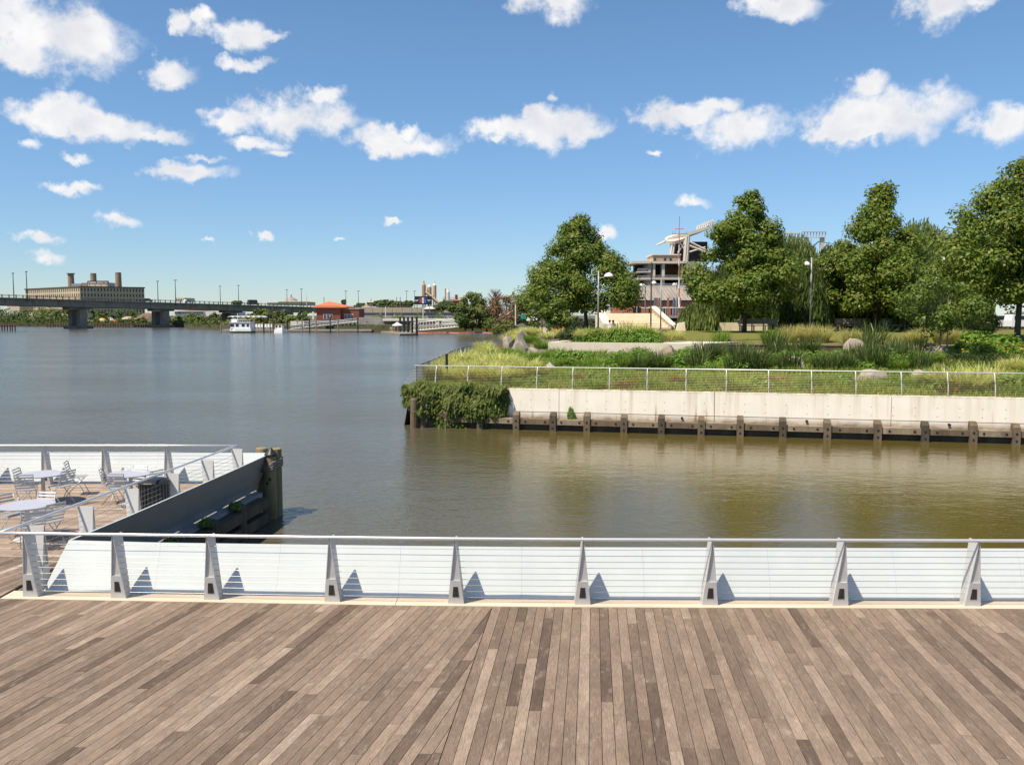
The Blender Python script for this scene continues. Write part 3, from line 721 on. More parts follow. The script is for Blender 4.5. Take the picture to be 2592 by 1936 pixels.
def sheet(name, ys, xf, zf, m, kind='structure', label=None, cat='ground'):
    v = []; f = []; nx = len(xf(ys[0]))
    for y in ys:
        for x in xf(y): v.append((x, y, zf(x, y)))
    for j in range(len(ys) - 1):
        for i in range(nx - 1): f.append((j * nx + i, j * nx + i + 1, (j + 1) * nx + i + 1, (j + 1) * nx + i))
    mb = MB().add(v, f); o = mb.build(name, m, None, True); return tag(o, label, cat, kind=kind)
srow = [.62, .9, 1.3] + [1.3 + 1.0 * i for i in range(1, 22)] + [25, 28, 32, 38, 46, 56, 70, 90, 120, 150, 190]
v = []; f = []; nx = 60
for s in srow:
    for i in range(nx):
        t = i / (nx - 1)
        # start on the left shore and run along the wall direction
        y = 42.2 + s + .5; xl = XL(y) - (0 if s > 1.5 else 0)
        a0 = (xl - W0.x) / WU.x; a = a0 + (75 + s * .8 - a0) * t ** 1.4
        p = W0 + WU * a - WN * s; v.append((p.x, p.y, zg(p.x, p.y)))
for j in range(len(srow) - 1):
    for i in range(nx - 1): f.append((j * nx + i, j * nx + i + 1, (j + 1) * nx + i + 1, (j + 1) * nx + i))
b0 = len(v)
for j in range(len(srow)): p = v[j * nx]; v.append((p[0] - .7, p[1], -3.0))
for j in range(len(srow) - 1): f.append((b0 + j, j * nx, (j + 1) * nx, b0 + j + 1))
tag(MB().add(v, f).build('park_ground', M_soil, None, True), 'sloping planted ground of the park behind the basin wall', 'ground', kind='structure')
lawn_y = [49 + i * 1.5 for i in range(24)]
lift = lambda x, y: zg(x, y) + .03
tag(sheet('lawn', lawn_y, lambda y: [11.0 + (y - 49) * .1 + i * 2.2 - max(0, 58 - y) * -.5 for i in range(28)], lift, M_lawn, label='sunlit lawn under the trees', cat='lawn'), kind='structure')

# railing with curved posts on the wall
wr = thing('curved_railing', 'steel railing with curved posts and many thin bars on top of the cream basin wall', 'railing', wp(14, -.8, .965))
rp = [1105, 1186, 1271, 1360, 1450, 1543, 1638, 1736, 1837.6, 1944, 2052.6, 2164, 2279, 2396, 2515, 2635, 2760]
M_wrail = mat('galvanised_rail', (.62, .62, .60), .4, .3, .1, 6)
M_wbar = mat('warm_steel_bar', (.58, .47, .28), .4, .3, .1, 6)
def rprof(z): return -.70 - .26 * (z / 1.02) ** 2.2
zs = [0, .25, .5, .72, .88, .98, 1.02]
ra = [wa(px, -.9) for px in rp]
for a in ra:
    MB().tube([wp(a, rprof(z), .955 + z) for z in zs] + [wp(a, -1.0, 1.985)], .026, 7).build('post', M_wrail, wr, True)
MB().tube([wp(ra[0] - 1.15, -1.0, 1.985), wp(44, -1.0, 1.985)], .030, 8).build('handrail', M_wrail, wr, True)
for i in range(12):
    z = .075 + i * .075
    MB().tube([wp(ra[0] - 1.15 - (11 - i) * .05, rprof(z) - .0, .955 + z), wp(44, rprof(z), .955 + z)], .006, 5).build('bar', M_wbar, wr, True)
# mesh railing down the river side of the park
sr = thing('shore_railing', 'dark mesh railing along the river edge of the park', 'railing', (-4.6, 60, 1.5))
pts = [(-4.75, 43.2), (-4.5, 50), (-4.3, 56), (-4.25, 62), (-3.6, 70), (-2.6, 80), (-1.8, 86)]
SP = []
for (xa, ya), (xb, yb) in zip(pts, pts[1:]):
    n = 3
    for k in range(n): SP.append((xa + (xb - xa) * k / n, ya + (yb - ya) * k / n))
SPZ = [(x, y, max(.95, zg(x + .4, y) - .3)) for x, y in SP]
MB().tube([(x, y, z + 1.0) for x, y, z in SPZ], .022, 6).build('handrail', M_black, sr)
for x, y, z in SPZ: MB().tube([(x, y, z - .3), (x, y, z + 1.0)], .018, 6).build('post', M_black, sr)
mb = MB()
for (a, b) in zip(SPZ, SPZ[1:]):
    for k in range(10):
        h = .08 + k * .1; mb.tube([(a[0], a[1], a[2] + h), (b[0], b[1], b[2] + h)], .005, 4, False)
    for k in range(14):
        t = k / 14; c = [a[i] + (b[i] - a[i]) * t for i in range(3)]; mb.tube([(c[0], c[1], c[2] + .05), (c[0], c[1], c[2] + 1.0)], .004, 4, False)
tag(mb.build('wire_mesh', M_black, sr), kind='stuff')
q = PY(1131, 925, 45.5); q2 = PY(1131, 897, 45.5)
bo = thing('bollard_light', 'short black bollard light behind the left end of the curved railing', 'bollard', (q.x, q.y, q.z - .6))
MB().box((q.x, q.y, (q.z - .6 + q2.z) / 2), (.13, .13, q2.z - q.z + .6)).build('body', M_black, bo); MB().box((q.x, q.y, q2.z + .012), (.15, .15, .02)).build('cap', M_black, bo)

# ------------------------------------------------------------------ plants
L_gold = leaf('golden_grass', (.46, .48, .11), (.66, .66, .24), .42, .5, (.80, .78, .48))
L_pale = leaf('straw_grass', (.46, .44, .14), (.64, .59, .23), .42, .6, (.66, .57, .30))
L_green = leaf('green_blades', (.13, .24, .025), (.26, .38, .055), .42, .5, (.36, .36, .11))
L_mix = leaf('meadow_blades', (.15, .28, .03), (.33, .42, .07), .42, .55, (.46, .28, .11))
L_reed = leaf('reed_blades', (.06, .10, .025), (.13, .18, .045), .3, .45, (.25, .22, .08))
L_bush = leaf('bright_shrub', (.11, .22, .025), (.21, .34, .05), .4, .45)
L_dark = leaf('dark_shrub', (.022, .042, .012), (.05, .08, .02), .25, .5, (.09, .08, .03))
L_juni = leaf('creeper_sprays', (.07, .105, .02), (.17, .215, .045), .35, .6, (.24, .19, .07))
L_org = leaf('orange_blossom', (.70, .30, .02), (.85, .45, .04), .3, .5)
def blades(n, r0, h, lean, w, seed, k=4, x=0., y=0.):
    g = np.random.default_rng(seed)
    a = g.uniform(0, 2 * np.pi, n); rr = r0 * np.sqrt(g.uniform(0, 1, n)); ln = lean * g.uniform(.25, 1.15, n); hh = h * g.uniform(.6, 1.1, n)
    da = a + g.normal(0, .5, n); d = np.stack([np.cos(da), np.sin(da), np.zeros(n)], 1)
    root = np.stack([x + rr * np.cos(a), y + rr * np.sin(a), np.full(n, -.05)], 1)
    t = np.linspace(0, 1, k)
    sd = np.stack([-d[:, 1], d[:, 0], np.zeros(n)], 1); tw = g.normal(0, .5, n)[:, None]; sd = sd * np.cos(tw) + d * np.sin(tw)
    out = np.zeros((n, k, 2, 3))
    for j, tt in enumerate(t):
        c = root + d * (ln * tt ** 1.7)[:, None]; c[:, 2] += hh * (tt - .42 * tt ** 3 * (ln / (h + 1e-6)).clip(0, 1.6))
        wd = w * (1 - tt ** 2) * .5 + w * .06
        out[:, j, 0] = c - sd * wd; out[:, j, 1] = c + sd * wd
    return out
def make_clump(name, m, n, r0, h, lean, w, cat='grass', group=None, seed=0):
    o = strips(name, blades(n, r0, h, lean, w, seed), m); return tag(o, 'x', cat, group)
def make_bush(name, m, n, rx, rz, size, cat='shrub', group=None, seed=0, extra=None):
    g = np.random.default_rng(seed); d = dirs(n); d[:, 2] = np.abs(d[:, 2]); rr = g.uniform(.55, 1.0, n) ** .6
    lob = 1 + .16 * np.sin(d[:, 0] * 5 + seed) * np.cos(d[:, 1] * 4 + seed * 2)
    c = d * (rr * lob)[:, None] * np.array([rx, rx, rz]); nn = d + dirs(n) * .8 + np.array([0, 0, .4])
    o = quads(name, leafquads(c, nn, size), m); return tag(o, 'x', cat, group)
class Kind:
    def __init__(s, protos): s.p = protos; s.used = [False] * len(protos); s.i = 0
    def put(s, p, label, sc=1.0, rz=None):
        i = s.i % len(s.p); s.i += 1; first = not s.used[i]; s.used[i] = True
        return place(s.p[i], first, (p[0], p[1], p[2]), R.uniform(0, 6.28) if rz is None else rz, label, sc)
K_gold = Kind([make_clump('golden_grass_clump', L_gold, 460, .38, .80, .72, .034, group='golden ornamental grasses', seed=i) for i in range(3)])
K_straw = Kind([make_clump('straw_grass_clump', L_pale, 420, .30, 1.15, .68, .028, group='straw coloured ornamental grasses', seed=10 + i) for i in range(3)])
K_green = Kind([make_clump('green_grass_clump', L_green, 340, .38, .70, .55, .032, group='green grass clumps', seed=20 + i) for i in range(3)])
K_reed = Kind([make_clump('reed_clump', L_reed, 120, .45, 1.30, .6, .045, cat='reeds', group='tall dark reeds', seed=30 + i) for i in range(4)])
L_rust = leaf('russet_grass', (.22, .13, .045), (.34, .20, .07), .3, .6, (.30, .26, .10))
K_rust = Kind([make_clump('russet_grass_clump', L_rust, 380, .40, .60, .5, .03, group='russet grass clumps', seed=25 + i) for i in range(2)])
K_bush = Kind([make_bush('bright_green_shrub', L_bush, 1500, .95, .85, .14, group='bright green shrubs', seed=40 + i) for i in range(3)])
K_dark = Kind([make_bush('dark_green_shrub', L_dark, 1000, .8, .8, .13, group='dark green shrubs', seed=50 + i) for i in range(3)])
K_leafy = Kind([make_bush('leafy_plant', L_bush, 460, .60, .60, .16, cat='plant', group='leafy plants between the reeds', seed=60 + i) for i in range(3)])
def gh(px, py, dz=0.0): q = ground_hit(px, py); q.z += dz; return q

# boulders
M_rock = mat('grey_boulder', (.40, .345, .28), .9, 0, .4, 2.2, bump=.7, c2=(.24, .20, .16))
M_rockw = mat('pale_boulder', (.48, .45, .39), .9, 0, .3, 2.2, bump=.6, c2=(.32, .29, .24))
M_rockd = mat('dark_boulder', (.30, .24, .18), .9, 0, .4, 1.8, bump=.7, c2=(.16, .125, .095))
def boulder(px, py, w, h, m, label, seed, sharp=1.0, lean=0.0):
    """a faceted stone; px, py is where its foot shows, w and h its size in photo pixels"""
    p = gh(px, py); d = math.hypot(p.y, EYE - p.z); W = w / FPX * d / 2; H = h / FPX * d
    import bmesh
    bm = bmesh.new(); bmesh.ops.create_icosphere(bm, subdivisions=2, radius=1.0)
    g = random.Random(seed); pl = [(Vector((g.uniform(-1, 1), g.uniform(-1, 1), g.uniform(-.5, 1))).normalized(), g.uniform(.30, .62)) for _ in range(13)]
    for v in bm.verts:
        c = v.co.copy()
        for n, o in pl:
            t = c.dot(n) - o
            if t > 0: c -= n * t * sharp
        c += Vector((g.uniform(-1, 1), g.uniform(-1, 1), g.uniform(-1, 1))) * .010
        v.co = Vector((c.x * W * 1.9 + lean * max(c.z, 0) * W, c.y * W * 1.4, c.z * H * 1.75))
    me = bpy.data.meshes.new('boulder'); bm.to_mesh(me); bm.free(); me.materials.append(m)
    o = bpy.data.objects.new('boulder', me); COL.objects.link(o); o.location = (p.x, p.y, p.z + H * .08); o.rotation_euler = (0, 0, g.uniform(-.3, .3))
    return tag(o, label, 'boulder', 'boulders in the park planting')
for i, a in enumerate([
    (1322, 858, 30, 22, M_rock, 'round grey boulder at the top of the rock slope below golden grass'),
    (1283, 880, 26, 20, M_rock, 'light grey boulder on the river side of the rock slope'),
    (1317, 897, 50, 42, M_rock, 'large tilted grey slab in the middle of the rock slope'),
    (1234, 892, 18, 16, M_rock, 'small brown boulder beside the mesh railing'),
    (1258, 900, 28, 16, M_rock, 'flat pale stone next to the golden grass mass'),
    (1349, 906, 36, 24, M_rock, 'rounded tan boulder at the foot of the stone steps'),
    (1371, 860, 24, 18, M_rock, 'brown boulder above the stone steps'),
    (1400, 858, 18, 16, M_rockw, 'white stone beside the orange flowers'),
    (1437, 888, 32, 20, M_rock, 'grey boulder leaning on the cream planter wall, upper of two'),
    (1432, 903, 48, 20, M_rock, 'wide low grey boulder in front of the cream planter wall'),
    (1466, 890, 16, 8, M_rockd, 'small dark stone at the planter wall'),
    (1580, 898, 60, 26, M_rock, 'broad brown boulder before the middle of the planter wall'),
    (1692, 906, 70, 34, M_rockd, 'largest brown boulder at the right end of the planter wall'),
    (1390, 940, 36, 18, M_rockw, 'pale flat stone showing just above the curved railing'),
    (2009, 932, 36, 24, M_rockw, 'white rounded boulder in the reeds'),
    (2170, 898, 42, 30, M_rock, 'grey block boulder against the dark timber edge'),
    (2376, 905, 100, 36, M_rockd, 'long dark boulder under the young sapling'),
    (2195, 970, 62, 26, M_rock, 'tan pointed boulder behind the railing bars'),
    (2332, 954, 36, 18, M_rock, 'low tan boulder right of the pointed one'),
    (1850, 868, 34, 22, M_rockd, 'dark boulder behind the timber edge beside the brown grass'),
]): boulder(*a, seed=100 + i)

# cream planter wall, hedge and grasses on it
pl0, pl1 = gh(1387, 889), gh(1757, 894)
pd = (pl1 - pl0); pd.z = 0; pd.normalize(); pn = Vector((-pd.y, pd.x, 0)); L_ = (pl1 - pl0).length
pz = PY(1387, 866, pl0.y).z; pb = min(pl0.z, pl1.z) - .4
M_cream = mat('cream_stone', (.66, .595, .48), .8, 0, .1, 1.5, c2=(.58, .51, .40), bump=.1)
pw = thing('planter_wall', 'low cream stone planter wall with a broad top', 'planter wall', (pl0.x, pl0.y, pb))
def plp(a, b, z): q = pl0 + pd * a + pn * b; return Vector((q.x, q.y, z))
for k in range(6):
    a0, a1 = L_ * k / 6, L_ * (k + 1) / 6 - .006
    MB().hexa([plp(a0, 0, pb), plp(a1, 0, pb), plp(a1, .5, pb), plp(a0, .5, pb)], [plp(a0, 0, pz), plp(a1, 0, pz), plp(a1, .5, pz), plp(a0, .5, pz)]).build('stone_block', M_cream, pw)
MB().hexa([plp(0, .502, pb), plp(.5, .502, pb), plp(.5, 4, pb), plp(0, 4, pb)], [plp(0, .502, pz), plp(.5, .502, pz), plp(.5, 4, pz), plp(0, 4, pz)]).build('return_wall', M_cream, pw)
MB().hexa([plp(L_ - 3.2, .502, pb), plp(L_ + .5, .502, pb), plp(L_ + 2.2, 5.0, pb), plp(L_ - 1.8, 5.0, pb)], [plp(L_ - 3.2, .502, pz - .01), plp(L_ + .5, .502, pz - .01), plp(L_ + 2.2, 5.0, pz - .01), plp(L_ - 1.8, 5.0, pz - .01)]).build('top_slab', M_cream, pw)
MB().hexa([plp(.51, .51, pb), plp(L_ - 3.3, .51, pb), plp(L_ - 3.3, 4, pb), plp(.51, 4, pb)], [plp(.51, .51, pz - .06), plp(L_ - 3.3, .51, pz - .06), plp(L_ - 3.3, 4, pz - .06), plp(.51, 4, pz - .06)]).build('planting_soil', M_soil, pw)
n = 9
for k in range(n):
    t = k / (n - 1); K_bush.put(plp(2.2 + (L_ - 5.2) * t, 1.5 + .3 * (k % 2), pz - .05), 'bright green shrub in the hedge behind the cream planter wall', (1.12, .95, 1.0 + .15 * (k % 3 == 1)))
for px, py, s, l in ((1478, 858, 1.1, 'golden grass at the left end of the planter hedge'), (1540, 860, 1.25, 'golden grass arching over the planter hedge, second from its left end'), (1598, 858, 1.7, 'largest golden grass mound in the planter hedge'),
                     (1640, 862, 1.1, 'golden grass right of the largest mound in the planter hedge'), (1700, 860, .9, 'golden grass near the right end of the planter hedge')):
    q = PY(px, py, pl0.y + .9); K_gold.put((q.x, q.y - .3, pz + .15), l, (s * 1.05, s * 1.05, s * 1.12))
# stone steps up the rock slope
for i in range(7):
    t = i / 6; q = gh(1352 + 40 * t + 6 * math.sin(i * 2), 893 - 32 * t, .03)
    s = thing('stone_step', ['lowest', 'second', 'third', 'fourth', 'fifth', 'sixth', 'topmost'][i] + ' rough stone step climbing the rock slope', 'step', (q.x, q.y, q.z), 'stone steps on the rock slope')
    MB().prism([(q.x + x, q.y + y, q.z - .25) for x, y in ((-.75, -.35), (.7, -.4), (.85, .3), (.1, .42), (-.7, .35))], (0, 0, .30)).build('slab', M_rock, s)

# timber edge (low boardwalk) crossing the right side
e0, e1, e2 = gh(1762, 884), gh(2300, 890), gh(2640, 893)
te = thing('timber_edge', 'long dark low timber walkway edge crossing the planting', 'walkway', (e0.x, e0.y, e0.z))
for a, b in ((e0, e1), (e1, e2)):
    d = (b - a); d.z = 0; l = d.length; d.normalize(); n_ = Vector((-d.y, d.x, 0)); za, zb = a.z + .34, b.z + .34
    for r in range(7):
        o = r * .15 + .003; k = max(1, int(l / 3)); 
        mb = MB(); mb.hexa([a + n_ * o + Vector((0, 0, .28)), b + n_ * o + Vector((0, 0, .28)), b + n_ * (o + .142) + Vector((0, 0, .28)), a + n_ * (o + .142) + Vector((0, 0, .28))],
                [a + n_ * o + Vector((0, 0, .34)), b + n_ * o + Vector((0, 0, .34)), b + n_ * (o + .142) + Vector((0, 0, .34)), a + n_ * (o + .142) + Vector((0, 0, .34))]); mb.build('plank', M_timber3, te)
    MB().hexa([a + n_ * .04 + Vector((0, 0, -.5)), b + n_ * .04 + Vector((0, 0, -.5)), b + n_ * .12 + Vector((0, 0, -.5)), a + n_ * .12 + Vector((0, 0, -.5))],
              [a + n_ * .04 + Vector((0, 0, .275)), b + n_ * .04 + Vector((0, 0, .275)), b + n_ * .12 + Vector((0, 0, .275)), a + n_ * .12 + Vector((0, 0, .275))]).build('fascia', M_timber, te)

# golden mass at the left corner, straw grass on the slope, mounds at the right
GM = [(1108, 948), (1140, 940), (1172, 930), (1205, 922), (1238, 928), (1268, 938), (1160, 955), (1195, 950), (1228, 952), (1262, 955), (1295, 950), (1325, 952), (1350, 955), (1130, 962), (1215, 965), (1290, 965), (1180, 968), (1250, 970)]
for i, (px, py) in enumerate(GM): K_gold.put(gh(px, py), 'golden ornamental grass in the mass behind the left end of the curved railing', 1.15 + .25 * (i % 3))
for i, (px, py) in enumerate([(1290, 868), (1300, 858), (1318, 850), (1335, 848), (1352, 850), (1215, 905), (1225, 888), (1232, 900)]): K_gold.put(gh(px, py), 'golden grass tuft among the boulders of the rock slope', 1.05)
for px, py, l in ((1384, 860, 'golden grass tuft behind the brown boulder above the steps'), (1412, 856, 'golden grass tuft behind the white stone by the orange flowers')): K_gold.put(gh(px, py), l, 1.0)
for i, (px, py, s) in enumerate([(2000, 868, 1.25), (2042, 867, 1.3), (2080, 868, 1.25), (2150, 872, 1.1), (2330, 872, 1.1), (2380, 870, 1.2), (2420, 872, 1.1), (2300, 874, .9)]):
    K_straw.put(gh(px, py), 'straw coloured ornamental grass between the timber edge and the lawn', s)
for i, (px, py, s, l) in enumerate([(1825, 876, 1.15, 'brownish grass clump at the right end of the planter top'), (1950, 874, 1.25, 'tall brownish grass clump left of the straw grasses')]):
    q = gh(px, py); K_green.put(q, l, (1.2, 1.2, 2.0))
for i, (px, py, s) in enumerate([(2400, 985, 2.0), (2450, 990, 2.2), (2500, 975, 1.9), (2560, 942, 1.5), (2600, 948, 1.5)]):
    K_gold.put(gh(px, py), 'large golden grass mound hanging over the railing near its right end', s * .8)
for px, py in ((2545, 992), (2590, 995), (2620, 992)): K_leafy.put(gh(px, py), 'dark leafy plant behind the railing at the right end', 1.3)
g2 = random.Random(21)
for i in range(30):
    px = 1770 + (2330 - 1770) * i / 29 + g2.uniform(-9, 9); py = g2.choice([905, 918, 930, 938])
    K_reed.put(gh(px, py), 'tall dark reed clump in the wet bed behind the curved railing', g2.uniform(.8, 1.2))
for px, py, s, l in ((2215, 880, 1.45, 'tallest reed clump at the timber edge'), (2190, 890, 1.2, 'reed clump left of the tallest one at the timber edge'), (1960, 895, 1.2, 'reed clump in front of the brownish grass'), (1620, 940, 1.0, 'reed clump in front of the broad brown boulder'), (1668, 935, 1.0, 'reed clump in front of the largest brown boulder')):
    K_reed.put(gh(px, py), l, s)
for i in range(26):
    px = g2.uniform(1400, 1760) if i < 12 else g2.uniform(1760, 2340); py = g2.uniform(914, 945)
    K_leafy.put(gh(px, py), 'leafy green plant in the bed behind the curved railing', g2.uniform(.8, 1.3))
for i in range(22):
    px = g2.uniform(1270, 1760); py = g2.uniform(914, 938)
    K_green.put(gh(px, py), 'green grass clump below the rock slope and planter wall', g2.uniform(.9, 1.3))
for px, py in ((1300, 905), (1335, 915), (1310, 920), (1390, 915), (1410, 905), (1265, 910), (1345, 868), (1372, 884)): K_green.put(gh(px, py), 'green grass clump among the boulders of the rock slope', 1.15)
for a_, o_, l in ((3.0, 2.0, 'russet grass clump behind the first bays of the curved railing'), (10.4, 1.6, 'russet grass clump behind the bars left of the fifth railing post'), (11.2, 2.6, 'russet grass clump behind the bars near the fifth railing post'), (12.9, 3.2, 'russet grass clump further back from the railing in its middle'), (24.6, 1.8, 'russet grass clump behind the bars near the tan pointed boulder'), (8.2, 3.4, 'russet grass clump below the stone steps'), (17.6, 3.8, 'russet grass clump among the front reeds')):
    q = wp(a_, -o_, 0); q.z = zg(q.x, q.y); K_rust.put(q, l, R.uniform(.9, 1.2))
for i in range(22):
    px = 1405 + i * 43 + g2.uniform(-14, 14); py = g2.choice([908, 916, 926])
    (K_bush if i % 3 else K_leafy).put(gh(px, py), ('bright green shrub' if i % 3 else 'leafy green plant') + ' in the layered bed between the curved railing and the planter wall', g2.uniform(.55, .85))
for i in range(34):
    a_ = 3.5 + i * .82 + g2.uniform(-.4, .4); q = wp(a_, -g2.uniform(1.2, 3.6), 0); q.z = zg(q.x, q.y); k = (K_green, K_leafy, K_green, K_leafy, K_green)[i % 5]
    k.put(q, ('green grass clump' if k is K_green else 'low leafy plant') + ' right behind the bars of the curved railing', g2.uniform(.75, 1.15))
for i in range(14):
    px = 1850 + i * 42 + g2.uniform(-12, 12); K_green.put(gh(px, g2.uniform(895, 935)), 'green grass clump among the dark reeds', g2.uniform(.9, 1.2))
for px, py, l in ((1445, 850, 'dark shrub left of the planter hedge'), (1430, 860, 'dark shrub beside the orange flowers')): K_dark.put(gh(px, py), l, .9)
for i, (px, py) in enumerate([(2430, 915), (2480, 918), (2395, 912), (2520, 915)]): K_dark.put(gh(px, py), 'low dark shrub right of the long dark boulder', (1.0, 1.0, .6))
for i, (px, py) in enumerate([(2460, 875), (2500, 882), (2550, 885)]): K_leafy.put(gh(px, py), 'leafy sapling shrub at the edge of the lawn', 1.6)
# flowers
def flowers(px0, px1, py0, py1, n, label):
    V4 = []; gq = random.Random(5)
    cs = []
    for _ in range(n): q = gh(gq.uniform(px0, px1), gq.uniform(py0, py1)); cs.append((q.x, q.y, q.z + gq.uniform(.25, .55)))
    o = quads('orange_flowers', leafquads(np.array(cs), np.tile([0, -.5, 1.0], (n, 1)) + dirs(n) * .4, .11), L_org); return tag(o, label, 'flowers', kind='stuff')
flowers(2430, 2592, 880, 902, 170, 'orange flowers under the right hand tree'); flowers(1395, 1430, 845, 852, 60, 'orange flowers beside the white stone'); flowers(1440, 1470, 905, 930, 20, 'orange flowers in the low bed')
for i in range(8): K_leafy.put(gh(2435 + i * 22, 890 + 5 * (i % 2)), 'leafy flower bed plant under the right hand tree', 1.0)
# ground cover: nobody could count it
def cover(name, m, n, amin, amax, smin, smax, h, label, seed, lean=.30, w=.032):
    g = np.random.default_rng(seed); a = g.uniform(amin, amax, n); s = g.uniform(smin, smax, n)
    x = W0.x + WU.x * a - WN.x * s; y = W0.y + WU.y * a - WN.y * s
    keep = np.array([x[i] > XL(y[i]) + .1 for i in range(n)]); x, y = x[keep], y[keep]; n = len(x)
    z = np.array([zg(x[i], y[i]) for i in range(n)])
    patch = np.sin(x * 1.3 + 2 * np.sin(y * .8)) * np.cos(y * 1.1 + x * .4)
    b = blades(n, .01, h, lean, w, seed + 1); sc = (1 + .45 * patch)[:, None, None]
    b[..., 2] *= sc; b[..., 0] += x[:, None, None]; b[..., 1] += y[:, None, None]; b[..., 2] += z[:, None, None]
    return tag(strips(name, b, m), label, 'ground cover', kind='stuff')
cover('meadow_grass', L_mix, 34000, 0, 36, .75, 6.5, .50, 'low meadow grass behind the curved railing', 71)
cover('low_ground_cover', L_green, 22000, 0, 36, 4.5, 13.5, .36, 'low green planting between reeds and boulders', 72)
cover('dry_ground_cover', L_pale, 5000, 0, 34, .8, 12, .38, 'dry stems in the low planting', 73)
cover('lawn_grass', leaf('lawn_blades', (.10, .13, .025), (.19, .19, .05), .3, .6), 16000, 15, 60, 14.5, 34, .10, 'short lawn grass below the trees', 74, .06, .03)
# creeper over the wall corner
def creeper():
    g = np.random.default_rng(81); n = 9500
    a0, a1 = wa(1024, .2) - .08, wa(1278, .1)
    a = g.uniform(a0, a1, n); t = g.uniform(0, 1, n)
    lo = -.66 + .20 * np.sin(a * 2.3) + .14 * np.sin(a * 5.9 + 1) + .08 * np.sin(a * 13); left = np.clip(1 - (a - a0) / 1.2, 0, 1); lo = lo + left * 1.0
    z = 1.16 + (lo - 1.16) * t ** .9
    bul = .10 + .55 * np.sin(np.clip((1.2 - z) / 1.7, 0, 1) * np.pi * .72 + .2) + .16 * np.sin(a * 3.1 + z * 1.7) * np.sin(a * 1.3 - z * 3.2) + .09 * np.sin(a * 9 + z * 4)
    edge = np.clip(np.minimum((a - a0) * 1.4, a1 - a) / .6, 0.1, 1); o = -.60 + bul * edge * g.uniform(.6, 1.08, n) + left * .62
    top = g.random(n) < .18; o[top] = g.uniform(-1.15, -.1, top.sum()); z[top] = 1.0 + .16 * np.sin(a[top] * 2.6) + .08 * np.sin(a[top] * 7) + g.uniform(-.05, .14, top.sum())
    c = np.stack([W0.x + WU.x * a + WN.x * o, W0.y + WU.y * a + WN.y * o, z], 1)
    fl = np.sin(a * 6.3 + z * 5)[:, None] * np.array(WU)[None] * .35
    d = np.array([0, 0, -1.0])[None] * .9 + np.array(WN)[None] * .5 + fl + dirs(n) * .5; d /= np.linalg.norm(d, axis=1, keepdims=True)
    out = np.array(WN)[None] + dirs(n) * .8 + np.array([0, 0, .6]); sd = np.cross(d, out); sd /= np.linalg.norm(sd, axis=1, keepdims=True); l = g.uniform(.14, .42, n)[:, None]; w = l * .12 + .008
    V4 = np.stack([c - sd * w * .5, c + d * l * .45 - sd * w, c + d * l, c + d * l * .45 + sd * w], 1)
    # short side leaflets along every spray
    k = 3; cc = np.repeat(c, k, 0) + np.repeat(d * l, k, 0) * g.uniform(.1, .9, (n * k, 1)); s2 = np.repeat(sd, k, 0) * g.choice([-1, 1], (n * k, 1)) + np.repeat(d, k, 0) * .6 + dirs(n * k) * .3; s2 /= np.linalg.norm(s2, axis=1, keepdims=True)
    l2 = g.uniform(.05, .12, (n * k, 1)); b2 = np.cross(s2, np.repeat(out, k, 0)); b2 /= np.linalg.norm(b2, axis=1, keepdims=True)
    V2 = np.stack([cc, cc + s2 * l2 * .5 - b2 * l2 * .2, cc + s2 * l2, cc + s2 * l2 * .5 + b2 * l2 * .2], 1)
    return quads('creeper', np.concatenate([V4, V2]), L_juni)
tag(creeper(), 'dark green creeper hanging over the left corner of the basin wall', 'creeper')
q = wp(wa(1446, -.5), -.42, -.40); w = K_leafy.put(q, 'small weed growing from the fender in front of the cream wall', (.32, .32, 1.0))
for (y, s, l) in ((20.75, .55, 'green weed growing on the fender near the mooring piles'), (19.1, .5, 'green weed on the fender midway along the dark side panel'), (17.4, .5, 'green weed on the fender nearest the front railing')):
    q = sd_pt(y + .12, .42, -.20); K_leafy.put(q, l, s * .6)
tall = make_clump('corner_grass', L_reed, 260, .4, 1.2, .35, .02, group=None, seed=91); q = gh(1098, 978); place(tall, True, (q.x - .1, q.y + .6, .9), 0, 'tall dark green grass at the left end of the curved railing')
